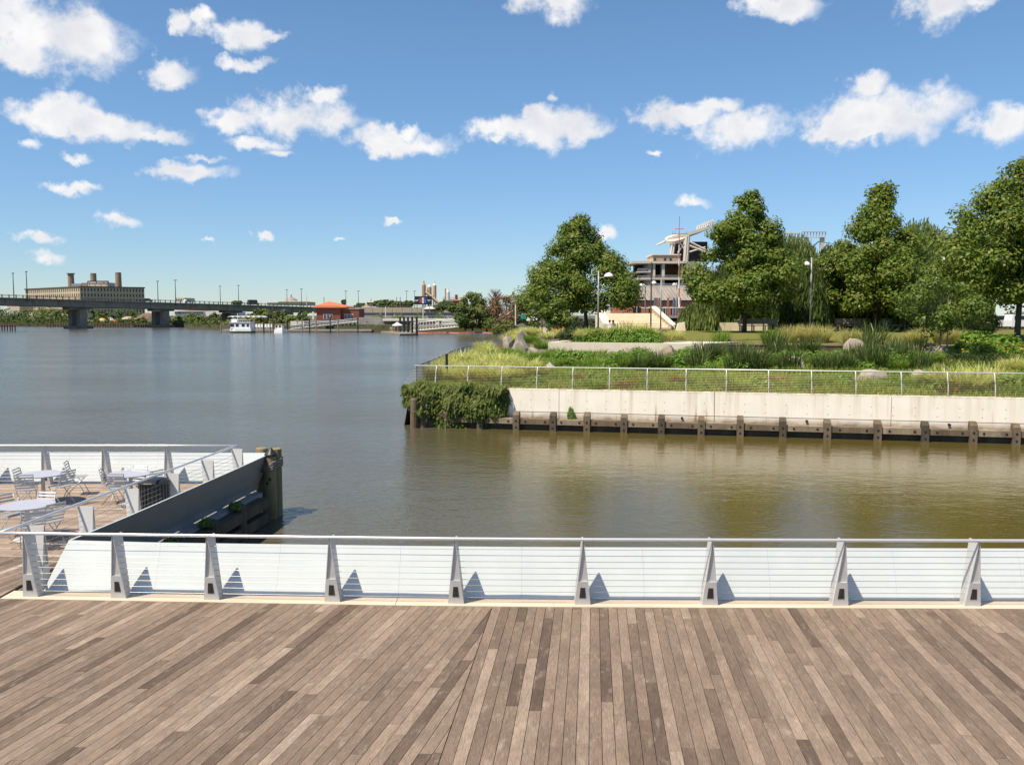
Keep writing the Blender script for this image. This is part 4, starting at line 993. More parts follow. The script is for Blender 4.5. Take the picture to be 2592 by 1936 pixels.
# ------------------------------------------------------------------ trees
L_plane = leaf('plane_leaves', (.080, .138, .016), (.195, .258, .035), .40, .45, (.31, .26, .06))
L_sap = leaf('sapling_leaves', (.09, .15, .02), (.19, .25, .045), .4, .45)
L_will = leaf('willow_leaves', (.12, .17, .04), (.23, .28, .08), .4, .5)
L_willd = leaf('willow_leaves_shade_tone', (.06, .10, .02), (.13, .17, .04), .35, .5)  # willow leaves again, with shade put into darker colours
L_far = leaf('far_leaves', (.05, .085, .02), (.12, .155, .035), .25, .6)
L_far2 = leaf('far_light_leaves', (.11, .155, .03), (.21, .23, .06), .3, .6)
L_dead = leaf('withered_leaves', (.14, .065, .035), (.24, .13, .07), .15, .7)
def make_tree(name, label, cat, pos, H, W, trunk, prof, lm, tm, seed, nl=14000, size=.22, nclump=80, lean=(0, 0), shift=0.0, group=None, tr=.14, clr=.135, depth=None):
    """tapered trunk with limbs; the crown is leaf clumps along the limbs inside the outline prof(t), t = 0 at the crown's foot"""
    g = np.random.default_rng(seed); x, y, z = pos; root = thing(name, label, cat, (x, y, z), group)
    mb = MB(); top = Vector((x + lean[0], y + lean[1], z + H * .93))
    sp = [Vector((x, y, z - .2))] + [Vector((x, y, z)).lerp(top, t) + Vector((g.normal(0, .02 * H * t), g.normal(0, .02 * H * t), 0)) * .5 for t in (.08, .25, .45, .65, .82, 1)]
    mb.tube(sp, [tr * 1.35, tr * 1.1, tr, tr * .8, tr * .55, tr * .3, tr * .1], 8)
    cs = []; rs = []; D = (depth or W)
    for i in range(nclump):
        t = ((i * .7548777) % 1) ** 1.12 + g.normal(0, .02); t = min(max(t, 0), 1); rr = prof(t); a = i * 2.39996 + g.normal(0, .45); q = g.uniform(.55, 1.0) ** .5 * g.uniform(.9, 1.12) if g.random() < .8 else g.uniform(0, .5)
        cz = z + trunk + (H * .965 - trunk) * t; R_ = rr * q
        ax = Vector((x, y, 0)).lerp(Vector((top.x, top.y, 0)), t)
        c = np.array([ax.x + shift + math.cos(a) * R_ * W / 2, ax.y + math.sin(a) * R_ * D / 2, cz - .08 * R_ * H * .3]); cs.append(c)
        rs.append(W * clr * (.35 + .65 * rr) * g.uniform(.45, 1.45))
        if i % 2 == 0 and R_ > .25:
            b = Vector((ax.x, ax.y, max(z + trunk * .8, cz - R_ * W * .30))); mid = b.lerp(Vector(c), .55) + Vector((0, 0, .02 * H))
            mb.tube([b, mid, Vector(c)], [tr * .33, tr * .2, tr * .07], 5)
    mb.build('trunk', tm, root, True)
    cs = np.array(cs); rs = np.array(rs); pr = rs ** 2 / (rs ** 2).sum()
    k = g.choice(len(cs), nl, p=pr); d = dirs(nl); f = g.uniform(0, 1, nl) ** .45
    sq = np.stack([np.ones(nl), np.ones(nl), np.full(nl, .72)], 1)
    c = cs[k] + d * sq * (rs[k] * f)[:, None] + g.normal(0, .03 * W * .3, (nl, 3))
    nn = d * 1.0 + dirs(nl) * .55 + np.array([0, -.15, .5])
    quads('crown', leafquads(c, nn, size, .75), lm, root); return root
ovoid = lambda t: max(.12, min(1, (t / .16) ** .6 if t < .16 else (1 - ((t - .16) / .86) ** 1.5) ** .85 if t < 1 else .1))
cone = lambda t: max(.10, (min(1, t / .10) ** .5) * (1 - t) ** .72)
roundp = lambda t: max(.15, math.sin(min(max(.08 + t * .9, 0), 1) * math.pi) ** .7)
def on_ground(px, py): return gh(px, py)
def tree_at(px, py, top_py, w_px, label, prof, lm, tm, seed, trunk_px, **k):
    p = on_ground(px, py); d = p.y * CT - (p.z - EYE) * ST; H = PY(px, top_py, p.y).z - p.z; W = w_px / FPX * d * 1.10; tk = trunk_px / FPX * d
    return make_tree(k.pop('name', 'plane_tree'), label, 'tree', p, H, W, tk, prof, lm, tm, seed, **k)
tree_at(1484, 834, 545, 282, 'round crowned green tree standing alone beside the stone steps', lambda t: max(.10, (min(1, (t + .03) / .16) ** .6) * (1 - max(0, t - .10) / .93) ** .78), L_plane, M_trunk, 201, 60, nl=40000, size=.27, nclump=110, tr=.17, depth=7.5, lean=(-.5, 0), shift=-.55, group='broad leaved trees in the park')
tree_at(1884, 842, 485, 275, 'tall pointed green tree right of the stadium', lambda t: max(.10, (min(1, (t + .03) / .2) ** .6) * (1 - t) ** .66), L_plane, M_trunk, 202, 58, nl=40000, size=.27, nclump=115, tr=.16, group='broad leaved trees in the park')
tree_at(2214, 840, 462, 330, 'tall pointed green tree in the middle of the row on the lawn', lambda t: max(.09, (min(1, (t + .03) / .2) ** .6) * (1 - t) ** .85), L_plane, M_trunk, 203, 58, nl=40000, size=.27, nclump=115, tr=.16, group='broad leaved trees in the park')
tree_at(2574, 868, 392, 420, 'largest green tree cut by the right edge of the frame', lambda t: max(.10, (min(1, (t + .03) / .2) ** .6) * (1 - t) ** .7), L_plane, M_trunk, 204, 120, nl=46000, size=.23, nclump=130, tr=.17, group='broad leaved trees in the park')
tree_at(2378, 905, 690, 170, 'slender young sapling with light green leaves in front of the tree row', roundp, L_sap, M_trunk_pale, 205, 70, nl=3600, size=.17, nclump=46, tr=.045, name='young_sapling', clr=.17)
tree_at(2396, 905, 700, 120, 'second thin stem of the young sapling pair, slightly to the right', roundp, L_sap, M_trunk_pale, 206, 90, nl=2200, size=.17, nclump=30, tr=.04, name='young_sapling', clr=.17)
tree_at(2480, 862, 790, 90, 'small bushy light green sapling at the edge of the lawn', roundp, L_sap, M_trunk_pale, 207, 16, nl=1800, size=.15, nclump=26, tr=.03, name='young_sapling')
# willows behind the row: limbs with hanging strands
def willow(px, py, top_py, w_px, Y, lm, seed, label, n=1500):
    g = np.random.default_rng(seed); q = PY(px, top_py, Y); z0 = zg(q.x, Y); H = q.z - z0; W = w_px / FPX * Y
    root = thing('weeping_willow', label, 'tree', (q.x, Y, z0), 'weeping willows behind the tree row')
    mb = MB(); mb.tube([(q.x, Y, z0 - .2), (q.x + .1, Y, z0 + H * .3), (q.x, Y, z0 + H * .75)], [.25, .2, .08], 8)
    for k in range(9):
        a = k * .7; mb.tube([(q.x, Y, z0 + H * (.25 + .05 * k)), (q.x + math.cos(a) * W * .25, Y + math.sin(a) * W * .25, z0 + H * (.55 + .04 * k)), (q.x + math.cos(a) * W * .4, Y + math.sin(a) * W * .4, z0 + H * (.52 + .04 * k))], [.1, .06, .02], 5)
    mb.build('trunk', M_trunk, root, True)
    a = g.uniform(0, 2 * np.pi, n); r = np.sqrt(g.uniform(0, 1, n)); lobe = .75 + .25 * np.sin(3 * a + seed) 
    ztop = z0 + H * (.32 + .68 * np.sqrt(np.clip(1 - r ** 2, 0, 1)) * (.55 + .45 * g.uniform(0, 1, n) ** .4)); hang = np.minimum(ztop - z0 - .35, H * g.uniform(.22, .6, n))
    xs = q.x + np.cos(a) * r * lobe * W / 2; ys = Y + np.sin(a) * r * lobe * W / 2
    m = 9; t = g.uniform(0, 1, (n, m)); sway = g.normal(0, .25, (n, 2))
    c = np.stack([xs[:, None] + sway[:, :1] * t ** 2 + g.normal(0, .10, (n, m)), ys[:, None] + sway[:, 1:] * t ** 2 + g.normal(0, .10, (n, m)), ztop[:, None] - hang[:, None] * t], 2).reshape(-1, 3)
    N_ = len(c); d = np.array([0, 0, -1.0])[None] + dirs(N_) * .35; nn = dirs(N_); nn[:, 2] *= .3; sd = np.cross(d, nn); sd /= np.linalg.norm(sd, axis=1, keepdims=True) + 1e-6
    l = g.uniform(.45, .95, N_)[:, None]; w = g.uniform(.05, .10, N_)[:, None]
    quads('crown', np.stack([c - sd * w * .4, c + d * l * .5 - sd * w, c + d * l, c + d * l * .5 + sd * w], 1), lm, root)
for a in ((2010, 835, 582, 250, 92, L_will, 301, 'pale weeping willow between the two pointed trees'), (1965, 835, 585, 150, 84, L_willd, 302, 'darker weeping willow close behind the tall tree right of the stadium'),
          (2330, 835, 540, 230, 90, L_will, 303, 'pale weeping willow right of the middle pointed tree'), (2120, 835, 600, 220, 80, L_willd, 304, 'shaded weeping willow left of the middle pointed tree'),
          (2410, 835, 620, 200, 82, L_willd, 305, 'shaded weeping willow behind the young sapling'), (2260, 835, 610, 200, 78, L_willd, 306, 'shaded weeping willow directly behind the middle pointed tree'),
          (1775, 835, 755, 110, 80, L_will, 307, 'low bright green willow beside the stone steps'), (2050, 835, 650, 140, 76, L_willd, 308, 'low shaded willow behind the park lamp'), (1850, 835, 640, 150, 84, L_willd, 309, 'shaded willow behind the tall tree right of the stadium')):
    willow(*a)
# shrubs and small trees left of the round tree
for px, py, tp, w, l, sd_ in ((1372, 838, 715, 95, 'small dark tree at the left foot of the round tree', 211), (1412, 838, 760, 80, 'dark shrub-like tree just left of the round tree trunk', 212)):
    tree_at(px, py, tp, w, l, roundp, L_plane, M_trunk, sd_, 14, nl=3200, size=.22, nclump=34, tr=.05, name='small_tree')
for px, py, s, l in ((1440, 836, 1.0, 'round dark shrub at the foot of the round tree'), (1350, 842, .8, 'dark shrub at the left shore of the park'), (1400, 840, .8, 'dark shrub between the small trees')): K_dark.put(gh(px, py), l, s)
for i, px in enumerate((1440, 1462, 1500, 1530)): q = PY(px, 822, 108); K_dark.put((q.x, 108, zg(q.x, 108)), 'dark filler shrub under the promenade deck behind the round tree', 1.6)  # added shrubs, filling in the dark gaps under the deck
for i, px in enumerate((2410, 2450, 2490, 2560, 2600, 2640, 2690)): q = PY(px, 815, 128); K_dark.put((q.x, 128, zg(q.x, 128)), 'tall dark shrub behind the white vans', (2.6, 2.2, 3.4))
for i, px in enumerate((1800, 1850, 1915, 1960, 2010, 2060, 2110, 2160, 2240, 2300, 2360, 2420, 2470)): K_dark.put(Vector((PY(px, 826, 86).x, 86, zg(PY(px, 826, 86).x, 86))), 'dark filler shrub put in for shade below the willows', (2.2, 1.4, 1.7))  # added dark shrubs stand in for the shade under the trees

# ------------------------------------------------------------------ park lamps
M_lampw = mat('white_enamel', (.82, .82, .80), .35, 0, .04, 5)
M_pole = mat('lamp_pole_grey', (.34, .34, .34), .45, .2, .12, 6)
def lamp(px, base, top, head_px, head_py, Y, label, hw=.38, brown=False):
    p = PY(px, base, Y); t = PY(px, top, Y); h = PY(head_px, head_py, Y); root = thing('park_lamp', label, 'street lamp', (p.x, Y, p.z), 'tall park lamps with white dome heads')
    m = M_trunk if brown else M_pole
    MB().tube([(p.x, Y, min(p.z, zg(p.x, Y)) - .1), (p.x, Y, p.z + (t.z - p.z) * .5), (p.x, Y, t.z)], [.075, .068, .055], 8).build('pole', m, root, True)
    s = 1 if h.x > p.x else -1
    MB().tube([(p.x, Y, h.z - .12), (h.x - s * hw * .4, Y, h.z + .02)], .035, 6).build('arm', m, root)
    MB().lathe((h.x, Y, h.z), [(hw, 0), (hw * .98, .06), (hw * .85, .17), (hw * .55, .27), (hw * .2, .32), (.02, .33)], 18).build('lamp_head', M_lampw, root, True)
lamp(1514, 838, 686, 1541, 701, 69, 'park lamp with white dome head in front of the round tree')
lamp(2050, 832, 652, 2041, 672, 70, 'park lamp with white dome head in the gap left of the middle tree', .30)
lamp(2398, 850, 655, 2390, 662, 62, 'park lamp half hidden among sapling leaves, only its white dome clear', .24)
lamp(1672, 838, 708, 1655, 719, 92, 'park lamp before the brick hall, arm pointing left', .30)
lamp(1633, 800, 722, 1625, 724, 110, 'park lamp before the brick hall nearest the round tree', .40)
lamp(1712, 800, 715, 1707, 722, 125, 'distant park lamp whose dome shows beside the striped mast', .30)
q = PY(1647, 845, 64); t_ = PY(1647, 664, 64); bp_ = thing('bare_pole', 'thin brown bare pole standing before the stone steps', 'pole', (q.x, 64, q.z)); MB().tube([(q.x, 64, q.z - .4), (q.x, 64, t_.z)], [.06, .045], 8).build('pole', M_trunk, bp_)

# ------------------------------------------------------------------ stone steps, parapet, fences, benches, person
M_step = mat('tan_stone', (.80, .69, .54), .85, 0, .10, .9, c2=(.70, .60, .46), bump=.15)
YS = 93.0
a, b = PY(1553, 838, YS), PY(1706, 838, YS); zt = PY(1600, 793, YS + 9).z; z0 = a.z - .1; n = 8
st = thing('stone_steps', 'broad cream stone seating steps rising between the trees', 'steps', (a.x, YS, z0))
for k in range(n):
    za = z0 + (zt - z0) * k / n; zb = z0 + (zt - z0) * (k + 1) / n; y = YS + 9 * k / n
    xr = b.x - (b.x - PY(1655, 793, YS + 9).x) * k / n
    MB().prism([(a.x, y, z0 - .5), (xr, y, z0 - .5), (xr, YS + 11, z0 - .5), (a.x, YS + 11, z0 - .5)], (0, 0, zb - z0 + .5 - .004 * (k % 2))).build('step', M_step, st)
pa_ = thing('parapet', 'sloping tan stone parapet on the right side of the seating steps', 'wall', (b.x, YS, z0))
c1, c2 = PY(1650, 777, YS + 9), PY(1712, 836, YS - .5)
MB().hexa([(c2.x - .1, YS - .6, z0 - .5), (c2.x + .3, YS - .6, z0 - .5), (c1.x + .5, YS + 9.5, z0 - .5), (c1.x - .05, YS + 9.5, z0 - .5)], [(c2.x - .1, YS - .6, c2.z + .15), (c2.x + .3, YS - .6, c2.z + .15), (c1.x + .5, YS + 9.5, c1.z), (c1.x - .05, YS + 9.5, c1.z)]).build('wall', mat('tan_parapet', (.40, .31, .19), .85, 0, .2, 1.2), pa_)
MB().hexa([(c2.x - .16, YS - .66, c2.z + .153), (c2.x + .36, YS - .66, c2.z + .153), (c1.x + .56, YS + 9.5, c1.z + .003), (c1.x - .11, YS + 9.5, c1.z + .003)], [(c2.x - .16, YS - .66, c2.z + .25), (c2.x + .36, YS - .66, c2.z + .25), (c1.x + .56, YS + 9.5, c1.z + .1), (c1.x - .11, YS + 9.5, c1.z + .1)]).build('coping', M_step, pa_)
sl_ = thing('side_wall', 'cream stone end wall on the left of the seating steps', 'wall', (a.x, YS, z0))
MB().hexa([(a.x - 1.0, YS + 1, z0 - .5), (a.x - .02, YS + 1, z0 - .5), (a.x - .02, YS + 10, z0 - .5), (a.x - 1.0, YS + 10, z0 - .5)], [(a.x - 1.0, YS + 1, z0 + .9), (a.x - .02, YS + 1, z0 + .9), (a.x - .02, YS + 10, zt + .35), (a.x - 1.0, YS + 10, zt + .35)]).build('wall', M_step, sl_)
fn = thing('post_fence', 'thin post and wire fence before the stone seating steps', 'fence', (a.x, YS - 4, z0))
fp_ = [PY(px, 838, YS - 4) for px in (1563, 1600, 1637, 1673)]
for p in fp_: MB().tube([(p.x, p.y, p.z - .3), (p.x, p.y, p.z + .78)], .05, 6).build('post', M_timber2, fn)
for h in (.25, .5, .72): MB().tube([(fp_[0].x, fp_[0].y, fp_[0].z + h), (fp_[-1].x, fp_[-1].y, fp_[-1].z + h)], .012, 4).build('wire', M_black, fn)
sw_ = thing('seat_wall', 'long low tan stone seat wall right of the steps under the trees', 'wall', PY(1800, 832, 80))
for k in range(6):
    p0, p1 = PY(1725 + k * 36, 834, 80), PY(1725 + k * 36 + 35.2, 834, 80)
    MB().box(((p0.x + p1.x) / 2, 80, p0.z + .25), (p1.x - p0.x, .6, .75)).build('stone_block', M_step, sw_)
q = PY(1722, 838, 79); rk = thing('stone_block', 'rough tan stone block standing at the end of the seat wall', 'stone', (q.x, 79, q.z))
MB().hexa([(q.x - .45, 78.6, q.z - .3), (q.x + .45, 78.6, q.z - .3), (q.x + .4, 79.5, q.z - .3), (q.x - .4, 79.5, q.z - .3)], [(q.x - .25, 78.7, q.z + .75), (q.x + .32, 78.7, q.z + .85), (q.x + .25, 79.3, q.z + .8), (q.x - .25, 79.3, q.z + .7)]).build('block', M_step, rk)
bn_i = 0
M_bench = mat('grey_bench_wood', (.42, .36, .28), .8, 0, .25, 3, stretch=(.3, 2, 2))
def make_bench():
    t = thing('park_bench', 'x', 'bench', group='wooden benches in the shade of the willows')
    for k in range(4): MB().box((0, -.18 + k * .12, .45), (1.9, .10, .04)).build('seat_slat', M_bench, t)
    for k in range(3): MB().box((0, .27 + k * .03, .60 + k * .13), (1.9, .03, .11)).build('back_slat', M_bench, t)
    for s in (-.8, .8):
        MB().box((s, -.18, .215), (.07, .07, .43)).build('leg', M_bench, t); MB().box((s, .24, .46), (.07, .07, .92)).build('leg', M_bench, t)
    return t
bpro = make_bench()
for i, (px, Y, l) in enumerate(((1905, 74, 'pale wooden bench right of the tall tree beside the stadium'), (1935, 75, 'pale wooden bench under the low shaded willow'), (2150, 76, 'grey wooden bench left of the middle tree trunk'), (2195, 76.5, 'grey wooden bench just behind the middle tree trunk'), (2268, 76, 'grey wooden bench right of the middle tree trunk'), (2310, 76.3, 'grey wooden bench left of the young sapling'))):
    q = PY(px, 833, Y); place(bpro, i == 0, (q.x, Y, zg(q.x, Y)), math.pi * 0 + .05 * i, l, 1.25)
# seated person, back turned, before the steps
def person(px, py, Y, label, shirt, hair):
    p = PY(px, py, Y); root = thing('person', label, 'person', (p.x, Y, p.z))
    x, y, z = p.x, Y, p.z
    def skin_body(chains, name, m):
        import bmesh
        me = bpy.data.meshes.new(name); vs = []; es = []; rs = []
        for ch in chains:
            prev = ch[0]
            for k, item in enumerate(ch[1]):
                vs.append(item[0]); rs.append(item[1]); i = len(vs) - 1
                es.append((prev if k == 0 else i - 1, i)) if not (k == 0 and prev is None) else None
        me.from_pydata([(v[0], v[1], v[2]) for v in vs], [e for e in es if e], [])
        o = bpy.data.objects.new(name, me); COL.objects.link(o); o.parent = root
        md = o.modifiers.new('skin', 'SKIN'); me.skin_vertices
        for i, r in enumerate(rs): me.skin_vertices[0].data[i].radius = (r, r)
        me.skin_vertices[0].data[0].use_root = True
        sub = o.modifiers.new('sub', 'SUBSURF'); sub.levels = sub.render_levels = 1; me.materials.append(m); return o
    body = [(None, [((0, 0, .12), .15), ((0, .02, .30), .14), ((0, .03, .48), .16), ((0, .03, .58), .09), ((0, .0, .66), .055), ((0, -.01, .76), .095), ((0, 0, .86), .07)]),
            (2, [((.19, .02, .50), .055), ((.25, -.05, .30), .045), ((.18, -.22, .22), .035), ((.16, -.28, .22), .03)]), (2, [((-.19, .02, .50), .055), ((-.25, -.05, .30), .045), ((-.18, -.22, .22), .035), ((-.16, -.28, .22), .03)]),
            (0, [((.12, -.20, .12), .085), ((.14, -.45, .14), .07), ((.14, -.50, -.15), .05), ((.14, -.60, -.30), .035)]), (0, [((-.12, -.20, .12), .085), ((-.14, -.45, .14), .07), ((-.14, -.50, -.15), .05), ((-.14, -.60, -.30), .035)])]
    skin_body(body, 'body', shirt)
    MB().lathe((0, .02, .72), [(.03, -.06), (.10, -.02), (.115, .06), (.09, .14), (.02, .17)], 10).build('hair', hair, None).parent = root
M_shirt = mat('pale_shirt', (.55, .50, .50), .8, 0, .1, 9); M_shirt2 = mat('dark_red_shirt', (.16, .06, .05), .8); M_hair = mat('dark_hair', (.02, .016, .014), .7)
person(1543, 834, 80, 'person in a pale shirt sitting before the stone seating steps', M_shirt, M_hair)
person(1552, 834, 80.6, 'person in a dark red shirt sitting behind the one in the pale shirt', M_shirt2, M_hair)

# ------------------------------------------------------------------ buildings behind the park
M_brick = mat('red_brick', (.46, .17, .08), .85, 0, .25, 2.0, c2=(.35, .125, .06), bump=.2)
M_brick2 = mat('dark_red_brick', (.24, .075, .05), .85, 0, .25, 2.0, bump=.2)
M_roofg = mat('weathered_metal_roof', (.36, .315, .27), .75, 0, .35, .5, c2=(.21, .18, .155), stretch=(2.5, .3, .3))
M_glassd = mat('dark_glass', (.03, .035, .04), .15, 0, .3, .5)
M_trimw = mat('white_trim', (.68, .66, .62), .6, 0, .08, 3)
M_stc = mat('stadium_concrete', (.56, .49, .39), .8, 0, .15, .4)
M_stw = mat('stadium_white_steel', (.58, .53, .45), .5, 0, .08, .6)
M_sta = mat('tan_panel', (.62, .40, .26), .7, 0, .12, .4)
M_gry = mat('grey_panel', (.31, .275, .255), .7, 0, .1, .3)
M_red = mat('red_paint', (.52, .13, .075), .5, 0, .15, 3)
def span(Y, x0, y0, x1, y1): p, q = PY(x0, y0, Y), PY(x1, y1, Y); return p.x, q.x, q.z, p.z     # left, right, bottom, top
def face(mb, Y, x0, y0, x1, y1, depth):
    l, r, b_, t = span(Y, x0, y0, x1, y1); return mb.box(((l + r) / 2, Y + depth / 2, (b_ + t) / 2), (r - l, depth, t - b_))
YB = 150.0
bh = thing('brick_hall', 'long red brick hall with a weathered grey roof behind the steps', 'building', PY(1680, 800, YB))
face(MB(), YB, 1575, 760, 1800, 803, 18).build('wall', M_brick, bh)
l, r, zb, zt_ = span(YB, 1570, 724, 1806, 761)
rf = MB().prism([(l, YB - .15, zb), (l, YB + 9, zt_), (l, YB + 9.6, zt_), (l, YB + 18.8, zb), (l, YB + 18.8, zb - .25), (l, YB - .15, zb - .25)], (r - l, 0, 0)).build('roof', M_roofg, bh)
for k in range(26):
    x = l + (r - l) * (k + .5) / 26; zz = zb
    MB().hexa([(x - .06, YB - .15, zb + .01), (x + .06, YB - .15, zb + .01), (x + .06, YB + 9, zt_ + .01), (x - .06, YB + 9, zt_ + .01)], [(x - .06, YB - .15, zb + .12), (x + .06, YB - .15, zb + .12), (x + .06, YB + 9, zt_ + .12), (x - .06, YB + 9, zt_ + .12)]).build('roof_seam', M_roofg, rf)
for (x0, x1) in ((1602, 1622), (1642, 1652), (1664, 1674), (1680, 1690), (1698, 1708), (1718, 1730), (1742, 1756)):
    w = face(MB(), YB - .05, x0, 778, x1, 796, .3).build('window', M_glassd, bh); f = MB()
    face(f, YB - .12, x0 - .8, 777, x1 + .8, 778, .25); face(f, YB - .12, (x0 + x1) / 2 - .4, 778, (x0 + x1) / 2 + .4, 796, .2); f.build('frame', M_trimw, w)
MB().box(((l + r) / 2, YB - .25, PY(1600, 761.5, YB).z), (r - l, .18, .2)).build('gutter', M_black, bh)
cp_ = thing('canopy', 'thin white canopy beam on slim posts before the brick hall', 'canopy', PY(1640, 779, 130))
face(MB(), 130, 1628, 778, 1790, 780.2, 2.0).build('beam', M_trimw, cp_)
for px in (1680, 1724, 1768): face(MB(), 130.5, px - .8, 780.4, px + .8, 800, .15).build('post', M_trimw, cp_)
dk = thing('steel_platform', 'grey steel platform edge with a dark gap below it behind the parapet', 'platform', PY(1710, 800, 118))
face(MB(), 118, 1680, 799, 1790, 805, 6).build('edge_beam', M_pole, dk); face(MB(), 119, 1684, 805.5, 1790, 814, 5).build('shade_box', M_black, dk)  # solid black box stands in for the shade under the platform
dk2 = thing('promenade_deck', 'grey raised promenade deck on dark supports behind the round tree', 'platform', PY(1500, 810, 120))
face(MB(), 120, 1430, 803, 1560, 807, 6).build('edge_beam', M_pole, dk2)
for k in range(8): face(MB(), 121, 1436 + k * 16, 807.5, 1440 + k * 16, 822, .4).build('support', M_black, dk2)
for k in range(14): face(MB(), 120.2, 1432 + k * 9.5, 796, 1432.8 + k * 9.5, 803, .08).build('railing_post', M_alu, dk2)
face(MB(), 120.2, 1430, 795, 1560, 796, .1).build('handrail', M_alu, dk2)
bcols = [(.10, .11, .20), (.55, .05, .07), (.06, .18, .09), (.55, .09, .05), (.07, .09, .25), (.05, .22, .10), (.55, .04, .08)]
bl = ['slate blue', 'crimson', 'dark green', 'orange red', 'navy blue', 'bright green', 'red']
for i, (x0, c, n_) in enumerate(zip((1656, 1661, 1667, 1689, 1704, 1711, 1719), bcols, bl)):
    p = PY(x0, 797, 135); b_ = thing('banner', n_ + ' vertical banner on a pole in the row before the brick hall', 'banner', (p.x, 135, p.z), 'coloured vertical banners')
    m = mat(n_.replace(' ', '_') + '_cloth', tuple(.65 * v + .06 for v in c), .8, 0, .25, 1.5)
    face(MB(), 135, x0 - .4, 752, x0, 799, .06).build('pole', M_alu, b_); face(MB(), 135, x0 + .2, 754, x0 + 4.6, 780, .04).build('cloth', m, b_); face(MB(), 135, x0 + .2, 782, x0 + 4.6, 796, .04).build('cloth', m, b_)
ms = thing('striped_mast', 'tall red and white striped mast with crossarms and thin antenna', 'mast', PY(1719, 792, 132))
ys_ = [792, 770, 752, 730, 700, 672, 655, 640, 620, 600, 585]
for k in range(len(ys_) - 1):
    p, q = PY(1718.5, ys_[k], 132), PY(1719.3, ys_[k + 1], 132); MB().tube([p, q], .12 - .006 * k, 8).build('mast_section', M_red if k in (2, 4, 6, 8, 9) else M_trimw, ms)
MB().tube([PY(1719.3, 585, 132), PY(1720, 548, 132)], .03, 5).build('antenna', M_black, ms)
for (x0, x1, y) in ((1702, 1741, 593), (1708, 1731, 580)): MB().tube([PY(x0, y, 132), PY(x1, y - 1, 132)], .055, 5).build('crossarm', M_red, ms)
for px in (1703, 1709, 1738): MB().tube([PY(px, 593, 132), PY(px, 586, 132)], .04, 5).build('finial', M_red, ms)
# stadium
YT = 235.0
sd_ = thing('stadium', 'pale stadium stand with open decks, tan upper block and a tilted white upper deck', 'stadium', PY(1700, 790, YT))
for (x0, y0, x1, y1, dp, m, n_) in ((1600, 661, 1740, 667, 14, M_stw, 'floor_slab'), (1612, 687, 1648, 690, 13, M_stc, 'floor_slab'), (1614, 703, 1730, 708, 13, M_stc, 'floor_slab'), (1605, 723, 1740, 729, 14, M_stc, 'floor_slab'),
        (1640, 664, 1648, 740, 10, M_gry, 'column'), (1653, 668, 1658, 726, 3, M_stw, 'column'), (1676, 668, 1682, 726, 3, M_stw, 'column'), (1726, 668, 1728, 726, 3, M_stw, 'column'),
        (1600, 729, 1760, 800, 20, M_stc, 'lower_wall'), (1738, 664, 1758, 728, 6, M_gry, 'stair_tower'), (1758.5, 664, 1768, 728, 16, M_stc, 'stair_tower')):
    face(MB(), YT + (0 if n_ != 'column' else .6), x0, y0, x1, y1, dp).build(n_, m, sd_)
face(MB(), YT + 9, 1604, 668, 1738, 724, 1).build('back_wall', mat('interior_shade_paint', (.055, .045, .04), .8), sd_)  # shade of the open decks painted as a near-black wall
face(MB(), YT + 7, 1683, 672, 1726, 700, 1.2).build('timber_cladding', mat('brown_cladding', (.24, .12, .07), .8, 0, .3, .5, stretch=(.2, 1, 6)), sd_)
tb_ = face(MB(), YT + 1, 1652, 644, 1722, 661, 9).build('upper_block', M_sta, sd_)
face(MB(), YT + .6, 1650, 643, 1724, 646, 10).build('roof_edge', M_trimw, tb_)
for k in range(4): face(MB(), YT + .9, 1652, 648 + k * 3.4, 1722, 648.8 + k * 3.4, .4).build('band', mat('pale_band', (.72, .55, .42), .7), tb_)
for x0, x1 in ((1656, 1660), (1681, 1686), (1695, 1700)): face(MB(), YT + .7, x0, 654, x1, 663.5, .6).build('window', M_glassd, tb_)
for (x0, x1, y) in ((1648, 1726, 699), (1614, 1640, 682), (1614, 1648, 700), (1654, 1738, 720)):
    for k in range(int((x1 - x0) / 3)): face(MB(), YT + .3, x0 + k * 3, y - 1.5, x0 + k * 3 + .7, y + 4, .15).build('railing_post', M_alu, sd_)
    face(MB(), YT + .25, x0, y - 2.2, x1, y - 1.5, .2).build('railing', M_alu, sd_)
# upper deck: tilted plate with rounded white end, raking columns and trusses
ud = [(1683, 612), (1690, 604), (1706, 597), (1740, 589), (1800, 571), (1801, 577), (1770, 588), (1740, 597), (1706, 603), (1690, 610)]
MB().prism([PY(x, y, YT + 4) for x, y in ud][::-1], (0, 16, 0)).build('upper_deck', M_stw, sd_)
cD = PY(1708, 609, YT + 5); pts_d = []
for k in range(22): a_ = 2 * math.pi * k / 22; pts_d.append((cD.x + 2.75 * math.cos(a_), cD.y + 2.75 * math.sin(a_), cD.z + .5 * math.cos(a_) + 1.05 * math.sin(a_)))
MB().prism(pts_d, (0, -.25, .75)).build('curved_ramp', M_stw, sd_)
for (x0, y0, x1, y1, r_) in ((1738, 598, 1733, 664, .55), (1743, 597, 1738, 664, .45), (1703, 612, 1698, 644, .4), (1708, 612, 1703, 644, .3), (1716, 606, 1738, 640, .22), (1738, 606, 1716, 640, .22), (1745, 622, 1785, 638, .3), (1745, 612, 1785, 632, .3), (1745, 638, 1785, 626, .25)):
    MB().tube([PY(x0, y0, YT + 3), PY(x1, y1, YT + 3)], r_, 6).build('raking_column', M_stw, sd_)
face(MB(), YT + 12, 1700, 612, 1790, 662, 2).build('stand_underside', mat('dark_seating', (.085, .055, .05), .8, 0, .5, .5), sd_)
mb = MB()
for k in range(9): p = PY(1765 + k * 5, 583 - k * 2.0, YT + 6); mb.box((p.x, p.y, p.z + .5), (.35, .6, 1.6))
lr = mb.build('light_rack', M_trimw, sd_); tag(lr, kind='stuff')
